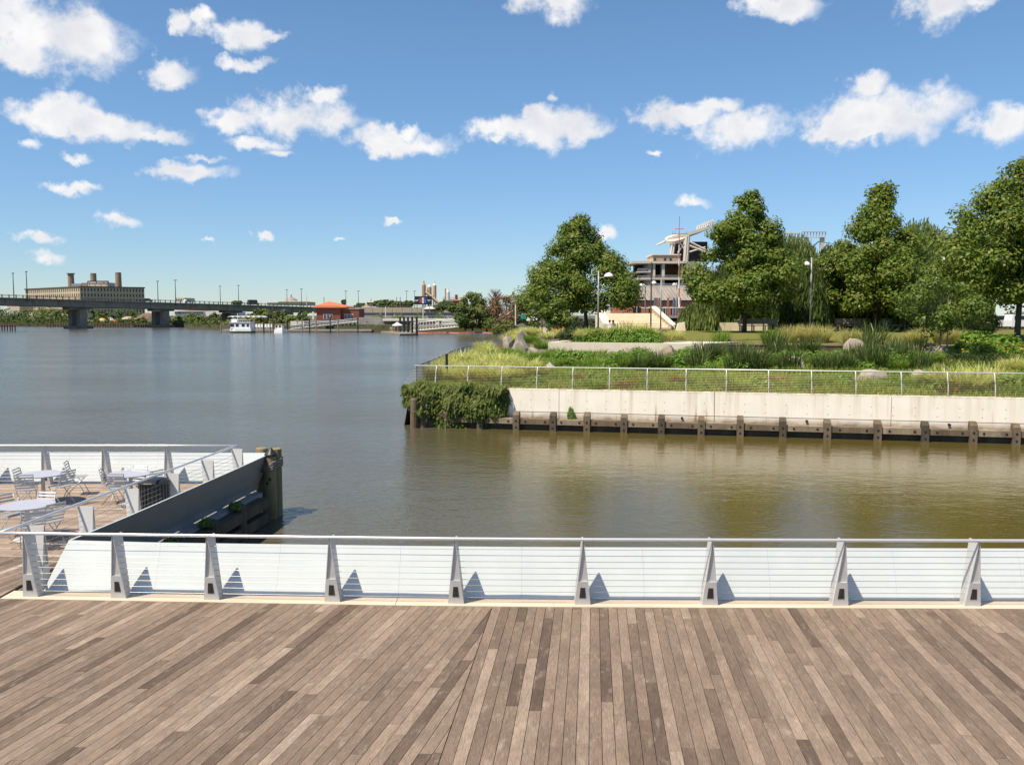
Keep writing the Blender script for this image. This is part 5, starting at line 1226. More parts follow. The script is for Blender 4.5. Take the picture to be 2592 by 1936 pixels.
# second stand far to the right: light racks and scoreboard with ring of stars
for (x0, x1, y0, l_) in ((1968, 2020, 588, 'left of two white light racks on the stadium roof behind the willows'), (2030, 2090, 584, 'right of two white light racks on the stadium roof behind the willows')):
    rk_ = thing('light_rack', l_, 'light rack', PY((x0 + x1) / 2, 610, 240))
    face(MB(), 240, x0, y0, x1, y0 + 3, 1).build('rail', M_trimw, rk_); face(MB(), 240, x0 - 4, y0 + 15, x1, y0 + 17, 1).build('rail', M_trimw, rk_)
    for k in range(9): xk = x0 + (x1 - x0) * k / 8; face(MB(), 240.2, xk - .6, y0 + 3.2, xk + .6, y0 + 14.8, .4).build('lamp', M_alu, rk_)
    face(MB(), 240.4, x0 + 8, y0 + 17.2, x0 + 12, 800, 1).build('mast', M_stw, rk_); face(MB(), 240.4, x1 - 12, y0 + 17.2, x1 - 8, 800, 1).build('mast', M_stw, rk_)
sb = thing('scoreboard', 'white scoreboard sign inside a blue ring set with red stars', 'scoreboard', PY(2460, 600, 220))
M_blue = mat('ring_blue', (.10, .12, .32), .5); M_star = mat('star_red', (.50, .05, .14), .5)
cx, cy, rr_ = 2458, 585, 33
mb = MB(); mb.tube([PY(cx + rr_ * .70 * math.cos(t), cy - rr_ * math.sin(t), 220) for t in np.linspace(.35, 3.75, 24)], .32, 6); mb.build('ring', M_blue, sb)
for t in np.linspace(.95, 3.65, 6):
    c = PY(cx + (rr_ + 6) * .76 * math.cos(t) - 1, cy - (rr_ + 6) * math.sin(t), 220); pts = []
    for k in range(10): ra_ = (.62 if k % 2 == 0 else .26); a_ = math.pi / 2 + k * math.pi / 5; pts.append((c.x + ra_ * math.cos(a_), 220, c.z + ra_ * math.sin(a_)))
    MB().prism(pts, (0, .25, 0)).build('star', M_star, sb)
pn_ = face(MB(), 220, 2446, 558, 2540, 582, 1.5).build('sign_panel', M_trimw, sb)
face(MB(), 219.8, 2445, 556, 2540, 559, 1.8).build('sign_edge', mat('cream_edge', (.6, .52, .38), .6), pn_)
for k, g_ in enumerate(('N', 'A', 'T', 'I', 'O', 'N', 'A', 'L', 'S')):
    cu = bpy.data.curves.new('letter', 'FONT'); cu.body = g_; cu.size = 1.9; cu.extrude = .06; cu.materials.append(M_blue); o = bpy.data.objects.new('letter', cu); COL.objects.link(o)
    p = PY(2453 + k * 14, 577, 219.8); o.rotation_euler = (math.pi / 2, 0, 0)
    me = bpy.data.meshes.new_from_object(o); bpy.data.objects.remove(o); o = bpy.data.objects.new('letter', me); COL.objects.link(o); o.parent = pn_; o.location = p - wloc(pn_); o.rotation_euler = (math.pi / 2, 0, 0)
st2 = thing('far_stand', 'pale stadium terrace with railing behind the trees beside the scoreboard', 'stadium', PY(2400, 600, 222))
face(MB(), 222, 2380, 593, 2560, 596, 3).build('roof_edge', M_trimw, st2); face(MB(), 223, 2380, 602, 2560, 606, 3).build('parapet', M_stc, st2); face(MB(), 224, 2376, 606.5, 2640, 690, 10).build('wall', M_stc, st2)
for k in range(24): face(MB(), 222.5, 2382 + k * 7, 596.2, 2385 + k * 7, 601.8, .5).build('window', M_blue, st2)
p = PY(2508, 600, 225); fl = thing('flag', 'small white flag flying above the trees at the right', 'flag', p)
MB().tube([PY(2508, 600, 225), PY(2508, 486, 225)], .09, 6).build('pole', M_alu, fl)
v = []; f = []
for i in range(7):
    for j in range(2): c = PY(2507 - i * 2.6, 492 + j * 7.5 + 1.2 * math.sin(i * 1.1), 225); v.append((c.x, 225 + .25 * math.sin(i * 1.3), c.z))
for i in range(6): f.append((i * 2, i * 2 + 1, i * 2 + 3, i * 2 + 2))
MB().add(v, f).build('cloth', mat('white_cloth', (.75, .70, .68), .8), fl)
# parked vehicles behind the trees on the right
def van(px, py, Y, label, L_v=4.6, H_v=1.9, col=None):
    p = PY(px, py, Y); z = zg(p.x, Y); t = thing('parked_van', label, 'van', (p.x, Y, z), 'white vehicles parked behind the trees')
    x = p.x; hl = L_v / 2
    side = [(-hl, .35), (hl, .35), (hl, .95), (hl - .75, 1.12), (hl - 1.35, H_v), (-hl + .15, H_v), (-hl, 1.1)]
    MB().prism([(x + a_, Y - .9, z + b_) for a_, b_ in side], (0, 1.8, 0)).build('body', M_lampw, t)
    for (xa, xb) in ((-hl + .35, -.55), (-.45, .75)):
        MB().box((x + (xa + xb) / 2, Y - .905, z + H_v - .42), (xb - xa, .03, .5)).build('window', M_glassd, t)
    for s in (-1, 1):
        w = MB().tube([(x + s * (hl - .85), Y - .93, z + .34), (x + s * (hl - .85), Y - .70, z + .34)], .34, 14).build('wheel', M_black, t)
        MB().tube([(x + s * (hl - .85), Y - .945, z + .34), (x + s * (hl - .85), Y - .931, z + .34)], .2, 10).build('rim', M_alu, w)
    MB().box((x + hl - .02, Y - .6, z + .75), (.06, .35, .16)).build('headlight', M_alu, t)
road = MB().box((70, 138, zg(60, 138) - .15), (90, 60, .3)).build('road', mat('asphalt', (.06, .06, .06), .9, 0, .2, .4)); tag(road, 'grey road behind the trees on the right', 'road', kind='structure')
van(2526, 810, 115, 'white van parked behind the trees, left of the right hand trunk'); van(2596, 810, 112, 'white van parked behind the trees, cut by the right edge')
# ------------------------------------------------------------------ far bank
M_bank = mat('far_bank_ground', (.10, .085, .045), .95, 0, .3, .06, c2=(.065, .07, .03))
M_tan = mat('tan_gravel', (.42, .35, .25), .95, 0, .2, .1)
fz = .9
bp_ = [(8, 262), (-14, 268), (-42, 274), (-88, 292), (-118, 335), (-150, 392), (-215, 405), (-300, 420), (-430, 470), (-900, 640), (-3500, 4000), (3500, 4000), (600, 160), (95, 150), (30, 172), (10, 210)]
mb = MB(); mb.prism([(x, y, -3) for x, y in bp_], (0, 0, 3 + fz)); tag(mb.build('far_bank', M_bank), 'far river bank with scrub and roads', 'ground', kind='structure')
def fside(n, Y, x0, y0, x1, y1, depth, m, parent): return face(MB(), Y, x0, y0, x1, y1, depth).build(n, m, parent)
# bridge
M_brg = mat('bridge_girder', (.27, .24, .195), .85, 0, .3, .25, c2=(.18, .16, .13))
M_brgt = mat('bridge_parapet', (.30, .28, .24), .85, 0, .25, .3)
M_pier = mat('bridge_pier', (.28, .25, .20), .9, 0, .35, .3, c2=(.15, .135, .11))
B0 = Vector((-168.5, 343, 0)); BD = Vector((20, 32, 0)).normalized(); BNn = Vector((BD.y, -BD.x, 0))
def bz(t): return 11.0 - .0148 * t                       # deck level along the bridge
def bpt(t, o, z): q = B0 + BD * t + BNn * o; return Vector((q.x, q.y, bz(t) + z))
def bt(px):                                             # distance along the bridge at a photo column
    k = (px - 1296) / FPX; f = lambda t: (B0.x + BD.x * t) - k * (B0.y + BD.y * t)
    lo, hi = -150, 600
    for _ in range(60):
        m = (lo + hi) / 2
        if f(m) < 0: lo = m
        else: hi = m
    return lo
br = thing('road_bridge', 'long dark girder bridge on stout piers crossing the river', 'bridge', (B0.x, B0.y, WL))
def bseg(n, t0, t1, o0, o1, z0, z1, m, par):
    return MB().hexa([bpt(t0, o1, z0), bpt(t1, o1, z0), bpt(t1, o0, z0), bpt(t0, o0, z0)], [bpt(t0, o1, z1), bpt(t1, o1, z1), bpt(t1, o0, z1), bpt(t0, o0, z1)]).build(n, m, par)
TE = bt(872)
bseg('girder', -130, TE, -1, 0, -3.5, -1.05, M_brg, br); bseg('girder', -130, TE, -14, -13, -3.5, -1.05, M_brg, br)
bseg('deck', -130, TE, -15, .9, -1.04, -.65, M_brgt, br)
ta = bt(870); tb2 = bt(872)
gd = bseg('guard_rail', -130, tb2, .55, .75, .28, .42, M_pier, br); bseg('guard_rail', -130, tb2, .55, .75, -.12, .02, M_pier, br)
n = 110
for k in range(n):
    t = -130 + (tb2 + 130) * k / n; o = MB().hexa([bpt(t, .78, -.64), bpt(t + .3, .78, -.64), bpt(t + .3, .5, -.64), bpt(t, .5, -.64)], [bpt(t, .78, .45), bpt(t + .3, .78, .45), bpt(t + .3, .5, .45), bpt(t, .5, .45)]).build('guard_post', M_pier, br)
for i in range(24):
    t = -120 + i * 10; bseg('stiffener', t, t + .25, .01, .25, -3.3, -1.06, M_brg, br)
for px in (215, 424, 600, 712):
    t = bt(px)
    for dt, w in ((-4.6, 5.2), (2.6, 5.2)):
        pass
    pr = MB(); 
    for o in (-11.5, -1.5): q = bpt(t, o, 0); a_ = math.atan2(BD.y, BD.x); pr.box((q.x, q.y, (WL - 3 + bz(t) - 3.6) / 2), (4.4, 5.0, bz(t) - 3.6 - WL + 3), a_ + math.pi / 2)
    pier = None
    for o in (-6.9, -1.2):
        q = bpt(t, o, 0); pc = MB().box((q.x, q.y, (WL + bz(t) - 4.4) / 2), (2.4, 3.0, bz(t) - 4.4 - WL), a_ + math.pi / 2).build('pier_shaft', M_pier, br)
    q = bpt(t, -3.7, 0); MB().box((q.x, q.y, bz(t) - 3.95), (4.6, 10, .85), a_ + math.pi / 2).build('pier_cap', M_pier, br)
    MB().box((q.x, q.y, WL + .5), (4.8, 9.6, 1.2), a_ + math.pi / 2).build('pier_foot', M_pier, br)
# approach embankment wall on the right, in sun
A0_, A1_ = bpt(bt(868), 1, 0), PY(1215, 780, 470)
ap = thing('approach_ramp', 'long tan concrete approach ramp wall continuing the bridge to the right', 'ramp', bpt(ta, 1, -9))
zA_ = bz(bt(868)); ad = (A1_ - A0_); ad.z = 0
def apt(t, o, z): q = A0_ + ad * t; return Vector((q.x, q.y + o, z))
for k in range(14):
    a_, b_ = k / 14, (k + 1) / 14 - .002
    for n_, o0, o1, z0_, z1_, m in (('wall_panel', 0, 8, fz - .3, zA_ - 3.2, M_conc2), ('parapet', -.5, 8, zA_ - 3.15, zA_ - .35, mat('tan_parapet_wall', (.46, .38, .29), .85, 0, .2, .3)), ('rail', -.4, -.2, zA_ + .25, zA_ + .42, M_pier)):
        MB().hexa([apt(a_, o0, z0_), apt(b_, o0, z0_), apt(b_, o1, z0_), apt(a_, o1, z0_)], [apt(a_, o0, z1_), apt(b_, o0, z1_), apt(b_, o1, z1_), apt(a_, o1, z1_)]).build(n_, m, ap)
    MB().hexa([apt(a_, -.45, zA_ - .3), apt(a_ + .002, -.45, zA_ - .3), apt(a_ + .002, -.2, zA_ - .3), apt(a_, -.2, zA_ - .3)], [apt(a_, -.45, zA_ + .6), apt(a_ + .002, -.45, zA_ + .6), apt(a_ + .002, -.2, zA_ + .6), apt(a_, -.2, zA_ + .6)]).build('rail_post', M_pier, ap)
# lamp posts on the bridge
def make_blamp():
    t = thing('bridge_lamp', 'x', 'street lamp', group='twin headed lamp posts along the bridge')
    MB().tube([(0, 0, -1), (0, 0, 7.6)], [.16, .09], 6).build('pole', M_black, t)
    for s in (-1, 1):
        MB().tube([(0, 0, 7.4), (s * .55, 0, 7.75)], .06, 4).build('arm', M_black, t); MB().box((s * .75, 0, 7.72), (.75, .4, .28)).build('lamp_head', M_gry, t)
    return t
bl_ = make_blamp(); first = True
names = ['leftmost', 'second from the left', 'third from the left', 'fourth from the left', 'fifth from the left', 'sixth from the left', 'seventh from the left', 'eighth from the left', 'ninth from the left', 'tenth from the left', 'eleventh from the left', 'twelfth from the left', 'thirteenth from the left', 'rightmost']
for i, px in enumerate((41, 73, 404, 447, 561, 605.5, 729, 764, 878, 909, 1030, 1050)):
    t = bt(px); o = .4 if i % 2 else -14.5
    if o < 0:
        t = bt(px); k = (px - 1296) / FPX; lo, hi = -150, 600
        for _ in range(50):
            m_ = (lo + hi) / 2; q = bpt(m_, o, 0)
            if q.x - k * q.y < 0: lo = m_
            else: hi = m_
        t = lo
    place(bl_, i == 0, bpt(t, o, -.6) if px < 870 else apt((PY(px, 780, 470).x - A0_.x) / ad.x, 1.0, zA_ - .5), math.atan2(BD.y, BD.x) + 1.2, 'twin headed lamp post on the bridge, %s' % (names[i] if i < 11 else 'rightmost'), (1.25 if i < 4 else 1.15))
# traffic on the bridge: only roofs show over the guard rail
def car(px, label, col, L_=4.6, H_=1.5):
    t = bt(px); q = bpt(t, -3.2, -.6) if px < 870 else apt((PY(px, 780, 470).x - A0_.x) / ad.x, 3.0, zA_ - .5); a_ = math.atan2(BD.y, BD.x); root = thing('bridge_car', label, 'car', q, 'cars on the bridge', a_)
    mb = MB(); hl = L_ / 2; mb.prism([(x, -.85, z) for x, z in ((-hl, .3), (hl, .3), (hl, .8), (hl - .9, .9), (hl - 1.6, H_), (-hl + .7, H_), (-hl, .9))], (0, 1.7, 0)).build('body', col, None).parent = root
    MB().prism([(x, -.87, z) for x, z in ((-hl + .5, .92), (hl - 1.2, .92), (hl - 1.75, H_ - .1), (-hl + .8, H_ - .1))], (0, .02, 0)).build('window', M_glassd, None).parent = root
    for s in (-1, 1): MB().tube([(s * (hl - .8), -.88, .32), (s * (hl - .8), -.7, .32)], .32, 10).build('wheel', M_black, None).parent = root
car(492, 'white car on the bridge right of the pale building', M_lampw); car(388, 'dark car on the bridge right of the big tan building', M_black)
car(655, 'dark van on the bridge left of the orange roofed pump house', M_black, 6.5, 2.6); car(905, 'dark car at the right end of the bridge', M_black)

# the big tan building beyond the bridge
Yb = 700.0
M_tanb = mat('tan_brick_wall', (.50, .40, .27), .85, 0, .15, .05)
bb = thing('warehouse', 'large tan flat roofed building with rows of windows and a roof sign beyond the bridge', 'building', (-380, 700, fz))
C = PY(202, 729, Yb); Lx, Rx = PY(70, 735, 1.0), PY(370, 729, 1.0)
ztop = 4.5 + (797 - 729) / FPX * 700 + .4
nL = Vector((-.76, .65, 0)); nR_ = Vector((.81, .586, 0))     # directions of the two faces away from the corner
def hitcol(px, d):
    k = (px - 1296) / FPX; return (k * C.y - C.x) / (d.x - k * d.y)
lenL, lenR = hitcol(70, nL), hitcol(370, nR_)
c0 = Vector((C.x, C.y, fz)); cl, cr_ = c0 + nL * lenL, c0 + nR_ * lenR
MB().prism([c0, cr_, cr_ + nL * lenL, cl], (0, 0, ztop - fz)).build('wall', M_tanb, bb)
rp_ = MB().prism([Vector((p.x, p.y, ztop + .01)) for p in (c0 - nL * .5 - nR_ * .5, cr_ + nR_ * .5 - nL * .5, cr_ + nL * lenL, cl + nL * .5 - nR_ * .5)], (0, 0, .9)).build('roof_edge', mat('dark_cornice', (.11, .08, .065), .8), bb)
wn = 0
def win_row(d, L_, n, w):
    out = Vector((d.y, -d.x, 0)); out = out if out.y < 0 else -out
    fl = 6; H_ = (ztop - fz) / fl
    for k in range(n):
        s = L_ * (k + .5) / n
        mb = MB()
        for f in range(fl):
            z0_ = fz + H_ * f + H_ * .28; a_ = c0 + d * (s - w / 2) + out * .08; b__ = c0 + d * (s + w / 2) + out * .08
            if f >= 1: yield [Vector((a_.x, a_.y, z0_)), Vector((b__.x, b__.y, z0_)), Vector((b__.x, b__.y, z0_ + H_ * .58)), Vector((a_.x, a_.y, z0_ + H_ * .58))], out
ws = list(win_row(nR_, lenR, 20, lenR / 20 * .42)) + list(win_row(nL, lenL, 27, lenL / 27 * .42))
for q, out in ws[:298]: MB().prism(q, -out * .3).build('window', M_glassd, bb)
for px, y0, r_, l in ((179, 692, 8.2, 'leftmost chimney with a wide rim'), (236, 692, 8.0, 'middle chimney'), (299, 690, 8.2, 'rightmost chimney')):
    p = PY(px, y0, 735); b0_ = ztop
    r2 = 14 / 2 / FPX * 735
    ch = MB().lathe((p.x, 735, b0_), [(r2 * 1.08, 0), (r2, p.z - b0_ - .8), (r2 * .95, p.z - b0_)], 14).build('chimney', mat('chimney_brick', (.30, .23, .15), .9, 0, .25, .08), bb); ch['label'] = l
    if px == 179: MB().lathe((p.x, 735, p.z - .9), [(r2 * 1.1, 0), (r2 * 1.4, .5), (r2 * 1.4, 1.0)], 14).build('rim', M_pier, ch)
    else: MB().lathe((p.x, 735, p.z - 1.2), [(r2 * 1.02, 0), (r2 * 1.02, 1.25)], 14).build('rim', M_pier, ch)
ph = face(MB(), 712, 222, 715, 272, 728, 14).build('penthouse', M_stc, bb); face(MB(), 714, 180, 718, 205, 727, 10).build('penthouse', mat('grey_blue_shed', (.28, .31, .35), .6), bb); face(MB(), 713, 206, 716, 221, 727, 10).build('penthouse', mat('brown_shed', (.28, .23, .19), .8), bb)
sgn = face(MB(), 706, 221, 711, 274, 718.5, 1).build('roof_sign', mat('sign_dark', (.035, .025, .03), .5), bb)
mb = MB(); gq = random.Random(3)
x = 223.5
while x < 271:
    w = gq.choice([1.2, 1.6, 1.9, 2.2]); face(mb, 705.8, x, 712.8 + gq.uniform(0, 1.2), x + w, 716.8, .12); x += w + .55 + (2.2 if 238 < x < 242 or 258 < x < 262 else 0)
lt = mb.build('lettering', M_trimw, sgn); tag(lt, kind='stuff')
for x0 in (226, 240, 255, 268): face(MB(), 707.2, x0, 718.8, x0 + 1, 727, .4).build('sign_post', M_pier, bb)

# smaller far buildings
def block(name, Y, x0, y0, x1, y1, depth, m, label, cat='building', roof=None, rows=None, roof_m=None, group=None):
    p = PY((x0 + x1) / 2, y1, Y); r_ = thing(name, label, cat, p, group); face(MB(), Y, x0, y0, x1, y1, depth).build('wall', m, r_)
    if roof:
        l, rr, zb_, zt2 = span(Y, x0 - roof[1], roof[0], x1 + roof[1], y0); cx_ = (l + rr) / 2
        MB().hexa([(l, Y - 1, zb_), (rr, Y - 1, zb_), (rr, Y + depth + 1, zb_), (l, Y + depth + 1, zb_)], [(l + (rr - l) * .3, Y + depth * .4, zt2), (rr - (rr - l) * .3, Y + depth * .4, zt2), (rr - (rr - l) * .3, Y + depth * .6, zt2), (l + (rr - l) * .3, Y + depth * .6, zt2)]).build('roof', roof_m or M_tan, r_)
    if rows:
        for yy in rows:
            nn_ = max(2, int((x1 - x0) / 6))
            for k in range(nn_): xa = x0 + (x1 - x0) * (k + .25) / nn_; face(MB(), Y - .15, xa, yy, xa + (x1 - x0) / nn_ * .5, yy + 2.2, .3).build('window', M_glassd, r_)
    return r_
M_cre = mat('cream_wall', (.62, .52, .38), .8, 0, .12, .1); M_wht = mat('white_wall', (.66, .65, .62), .7, 0, .08, .1)
block('tan_block', 640, 443, 754, 468, 764, 20, M_cre, 'small stepped tan building just above the bridge, right of the big building', rows=(757,)); 
h_ = block('gabled_hall', 640, 705, 764, 775, 772, 30, M_cre, 'long pale roofed hall above the bridge left of the pump house', roof=(761, 4))
block('low_shed', 640, 676, 766, 704, 772, 20, mat('brown_wall', (.2, .17, .14), .8), 'low brown shed above the bridge beside the pale hall')
dm = thing('domed_building', 'dark grey domed roof rising behind the pale hall', 'building', PY(737, 764, 760)); p = PY(737, 764, 760)
MB().lathe((p.x, 760, p.z - 3), [(6.2, 0), (6.2, 3.2), (5.2, 4.8), (3.2, 6.2), (1.2, 7.0), (.3, 9.5)], 14).build('dome', M_gry, dm)
block('distant_house', 600, 928, 765, 951, 776, 16, mat('peach_wall', (.62, .46, .34), .8), 'small peach coloured house above the approach ramp', roof=(762, 1), rows=(768,), roof_m=M_cre)
block('white_shed', 470, 442, 789, 515, 799, 20, M_wht, 'long low white shed seen below the bridge between the piers', roof=(785, 2), roof_m=mat('brown_roof', (.25, .17, .13), .8), rows=(791,))
block('white_store', 470, 520, 789, 590, 800, 22, M_wht, 'white flat store below the bridge left of the ferry'); block('tan_store', 430, 640, 783, 720, 797, 18, M_cre, 'tan store behind the bushes below the bridge')
block('red_shed', 420, 1145, 761, 1166, 778, 15, M_brick, 'red shed beside the silos', roof=(758, 1), roof_m=M_brick)
block('pale_plant', 560, 1120, 752, 1175, 775, 20, M_wht, 'white plant building below the right hand silo', rows=(758,)); block('left_white_block', 700, 18, 772, 50, 790, 20, M_cre, 'pale building seen under the left end of the bridge')
# silos, conveyor, billboard
M_sil = mat('tan_silo', (.55, .38, .23), .75, 0, .2, .2, stretch=(1, 1, .2)); M_silr = mat('rust_silo', (.46, .25, .15), .8, 0, .25, .2, stretch=(1, 1, .2))
def silo(px, w, y0, y1, Y, m, label, cap=None):
    p, t = PY(px, y1, Y), PY(px, y0, Y); r_ = w / 2 / FPX * Y; H_ = t.z - p.z; root = thing('silo', label, 'silo', p, 'silos beyond the approach ramp')
    MB().lathe((p.x, Y, p.z), [(r_, 0), (r_, H_), (r_ * .9, H_ + .5)], 14).build('drum', m, root)
    if cap: MB().lathe((p.x, Y, t.z + .5), [(r_ * .9, 0), (r_ * .35, r_ * .9), (r_ * .3, cap), (.05, cap + .3)], 12).build('cap', M_wht if m is not M_silr else m, root)
    for k in range(4): a_ = k * math.pi / 2 + .6; MB().tube([(p.x + r_ * .8 * math.cos(a_), Y + r_ * .8 * math.sin(a_), fz), (p.x + r_ * .8 * math.cos(a_), Y + r_ * .8 * math.sin(a_), p.z)], .3, 5).build('leg', M_gry, root)
silo(1073, 10, 723, 748, 520, M_silr, 'leftmost silo, rust red and tall', 2.2); silo(1087, 11, 728, 750, 522, M_sil, 'short tan silo between the rust red and the tall tan one', 1.0); silo(1100, 9.5, 724, 749, 520, M_sil, 'tall tan silo with a white cap right of the short one', 2.6)
silo(1134, 9, 740, 760, 540, M_wht, 'white silo standing apart on the right', 1.6); silo(1127.5, 4, 732, 752, 545, M_sil, 'thin pale stack beside the white silo', 1.0)
cv = thing('conveyor', 'slanting brown conveyor below the tan silos', 'conveyor', PY(1095, 760, 518))
MB().tube([PY(1076, 739, 516), PY(1114, 770, 516)], .9, 4).build('belt_housing', M_sil, cv)
for px, y in ((1090, 751), (1103, 762)): MB().tube([PY(px, y, 516), PY(px, 785, 516)], .3, 4).build('leg', M_gry, cv)
MB().tube([PY(1155, 746, 500), PY(1155, 775, 500)], .8, 8).build('stack', M_brick2, thing('brick_stack', 'short dark brick chimney right of the white silo', 'chimney', PY(1155, 775, 500)))
bbd = thing('billboard', 'dark billboard with red white and blue figures before the silos', 'billboard', PY(1070, 790, 440))
pb_ = face(MB(), 440, 1049, 750, 1093, 771, .8).build('panel', mat('billboard_dark', (.022, .024, .035), .5), bbd)
for (x0, y0, x1, y1, m) in ((1062, 754, 1067, 767, mat('poster_red', (.5, .06, .08), .6)), (1068, 753, 1073, 768, M_wht), (1074, 754, 1079, 767, mat('poster_blue', (.10, .14, .50), .6)), (1051, 759, 1060, 760.4, M_wht), (1051, 761.4, 1058, 762.8, M_wht), (1081, 759, 1091, 760.4, M_wht), (1083, 761.2, 1088, 762.6, M_wht), (1064, 755, 1066, 757, M_wht), (1076, 755, 1078, 757, M_wht)):
    face(MB(), 439.9, x0, y0, x1, y1, .06).build('print', m, pb_)
for px in (1055, 1087): face(MB(), 441, px, 771.2, px + 1.5, 792, .4).build('post', M_gry, bbd)

# trees and scrub of the far bank
def far_tree(px, base, top, w, Y, lm, label, seed, n=1500, prof=roundp, size=None, name='far_tree', group=None, trunk=.12):
    p = PY(px, base, Y); H_ = PY(px, top, Y).z - p.z; W_ = w / FPX * Y
    return make_tree(name, label, 'tree', p, H_, W_, H_ * trunk, prof, lm, M_trunk, seed, nl=n, size=size or max(.5, Y / 420), nclump=34, tr=.02 * H_, clr=.2, group=group)
far_tree(1196, 835, 734, 80, 235, L_far2, 'bushy light green tree on the far shore left of the withered trees', 401, 3600, size=.7); far_tree(1178, 836, 770, 60, 228, L_far, 'lower green tree at the left foot of the light green shore tree', 402, 2000, size=.7)
far_tree(1232, 838, 750, 70, 232, L_far, 'dull green tree between the light green and the withered shore trees', 403, 2400, size=.6); far_tree(1282, 841, 738, 84, 226, L_dead, 'withered reddish brown tree at the far water edge', 404, 2800, size=.45)
far_tree(1303, 830, 735, 60, 262, L_far, 'green tree behind the withered brown tree', 405, 2400, size=.7); far_tree(1340, 828, 745, 70, 215, L_far, 'dark green tree on the far shore beside the round park tree', 406, 2400, size=.7)
far_tree(1262, 842, 806, 76, 222, L_far2, 'low bush at the foot of the withered tree', 407, 1400, size=.5, trunk=.02)
# bare twiggy tree
p = PY(1252, 838, 236); bt_ = thing('bare_tree', 'leafless grey twiggy tree among the shore trees', 'tree', p); g = random.Random(8); mb = MB(); H_ = PY(1252, 732, 236).z - p.z
mb.tube([p, p + Vector((.1, 0, H_ * .5)), p + Vector((.3, 0, H_ * .97))], [.22, .13, .03], 6)
for k in range(150):
    a_ = g.uniform(0, 6.28); t = g.uniform(.3, .9); s = p + Vector((.2 * t, 0, H_ * t)); L_ = H_ * .42 * (1.15 - t) + .5; e_ = s + Vector((math.cos(a_) * L_ * .8, math.sin(a_) * L_ * .8, L_ * .8)); mb.tube([s, s.lerp(e_, .5) + Vector((0, 0, -.1)), e_], [.08, .055, .025], 4)
mb.build('trunk', mat('grey_twigs', (.24, .18, .16), .9), bt_)
for i, (px, base, top, w, Y, lm) in enumerate([(8, 828, 774, 60, 470, L_far), (50, 828, 782, 60, 468, L_far), (88, 828, 776, 80, 462, L_far), (120, 829, 775, 70, 458, L_far2), (150, 829, 778, 64, 455, L_far), (178, 829, 774, 70, 452, L_far), (200, 830, 784, 50, 450, L_far),
        (245, 826, 780, 50, 460, L_far), (268, 825, 786, 40, 462, L_far), (320, 825, 780, 60, 470, L_far), (345, 826, 789, 40, 465, L_far), (462, 828, 798, 46, 440, L_far), (490, 829, 792, 52, 436, L_far2), (512, 829, 800, 44, 432, L_far), (545, 830, 790, 46, 425, L_far), (575, 830, 808, 40, 415, L_far2),
        (660, 832, 775, 46, 372, L_far2), (640, 832, 790, 40, 374, L_far2), (690, 832, 786, 60, 370, L_far2), (715, 832, 782, 46, 366, L_far), (745, 832, 796, 50, 360, L_far2), (770, 832, 780, 30, 352, L_far)]):
    far_tree(px, base, top, w, Y, lm, 'bushy bank tree below the bridge, number %d' % (i + 1) if False else 'bushy green tree on the river bank under the bridge', 420 + i, 1100, size=1.0, trunk=.05, name='bank_tree', group='bushy trees on the bank under the bridge')
for i, (px, base, top, w, Y) in enumerate([(960, 778, 760, 34, 560), (980, 778, 758, 34, 565), (1000, 778, 762, 40, 560), (1022, 778, 764, 30, 560), (1035, 778, 760, 22, 540), (1128, 785, 762, 40, 430), (1145, 790, 768, 30, 400), (912, 776, 768, 20, 560), (870, 772, 758, 12, 600), (1110, 785, 772, 30, 470), (600, 770, 762, 24, 620)]):
    far_tree(px, base, top, w, Y, L_far, 'dark rounded tree above the approach ramp', 460 + i, 700, size=1.3, name='skyline_tree', group='rounded trees on the skyline')
def scrub(x0, x1, y0, y1, Y0, Y1, n, m, label, seed, h=1.6, size=.9):
    g = np.random.default_rng(seed); px = g.uniform(x0, x1, n); Y = g.uniform(Y0, Y1, n); c = []
    for a_, y_ in zip(px, Y): c.append((PY(a_, 800, y_).x, y_, fz + abs(g.normal(0, h * .6)) * (1 + .6 * math.sin(a_ * .12))))
    c = np.array(c); return tag(quads('scrub', leafquads(c, dirs(n) + np.array([0, -.3, .8]), size), m), label, 'scrub', kind='stuff')
scrub(905, 1180, 0, 0, 330, 470, 6000, L_far2, 'rough green scrub slope below the approach ramp', 481, 1.8, 1.1)
scrub(905, 1180, 0, 0, 318, 400, 2600, leaf('dry_scrub', (.26, .24, .07), (.40, .36, .13), .2, .7), 'dry yellow grass on the slope below the approach ramp', 482, 1.0, 1.0)
scrub(430, 770, 0, 0, 380, 430, 2600, L_far2, 'green scrub along the bank under the bridge', 483, 1.5, 1.0)
scrub(1150, 1290, 0, 0, 236, 262, 1600, L_far2, 'scrub along the shore below the withered trees', 484, .9, .55)
def edge_scrub(x0, x1, n, m, label, seed, h, size):
    g = np.random.default_rng(seed); c = []
    seg = [Vector((x, y)) for x, y in bp_[:11]]
    for _ in range(n):
        px = g.uniform(x0, x1); k = (px - 1296) / FPX
        for a_, b_ in zip(seg, seg[1:]):
            fa, fb_ = a_.x - k * a_.y, b_.x - k * b_.y
            if fa * fb_ <= 0: q = a_.lerp(b_, fa / (fa - fb_ + 1e-9)); d_ = g.uniform(0, 6); c.append((q.x * (1 + d_ / q.y), q.y + d_, fz - 1.4 + g.uniform(0, 1.4) + abs(g.normal(0, h * .5)) * (1 + .7 * math.sin(px * .21)))); break
    return tag(quads('scrub', leafquads(np.array(c), dirs(len(c)) + np.array([0, -.4, .6]), size), m), label, 'scrub', kind='stuff')
edge_scrub(-80, 560, 9500, L_far, 'dark green scrub hanging over the left river edge', 491, 1.7, 1.1)
edge_scrub(560, 1290, 4200, L_far, 'dark green scrub along the far river edge behind the docks', 492, .8, .6)
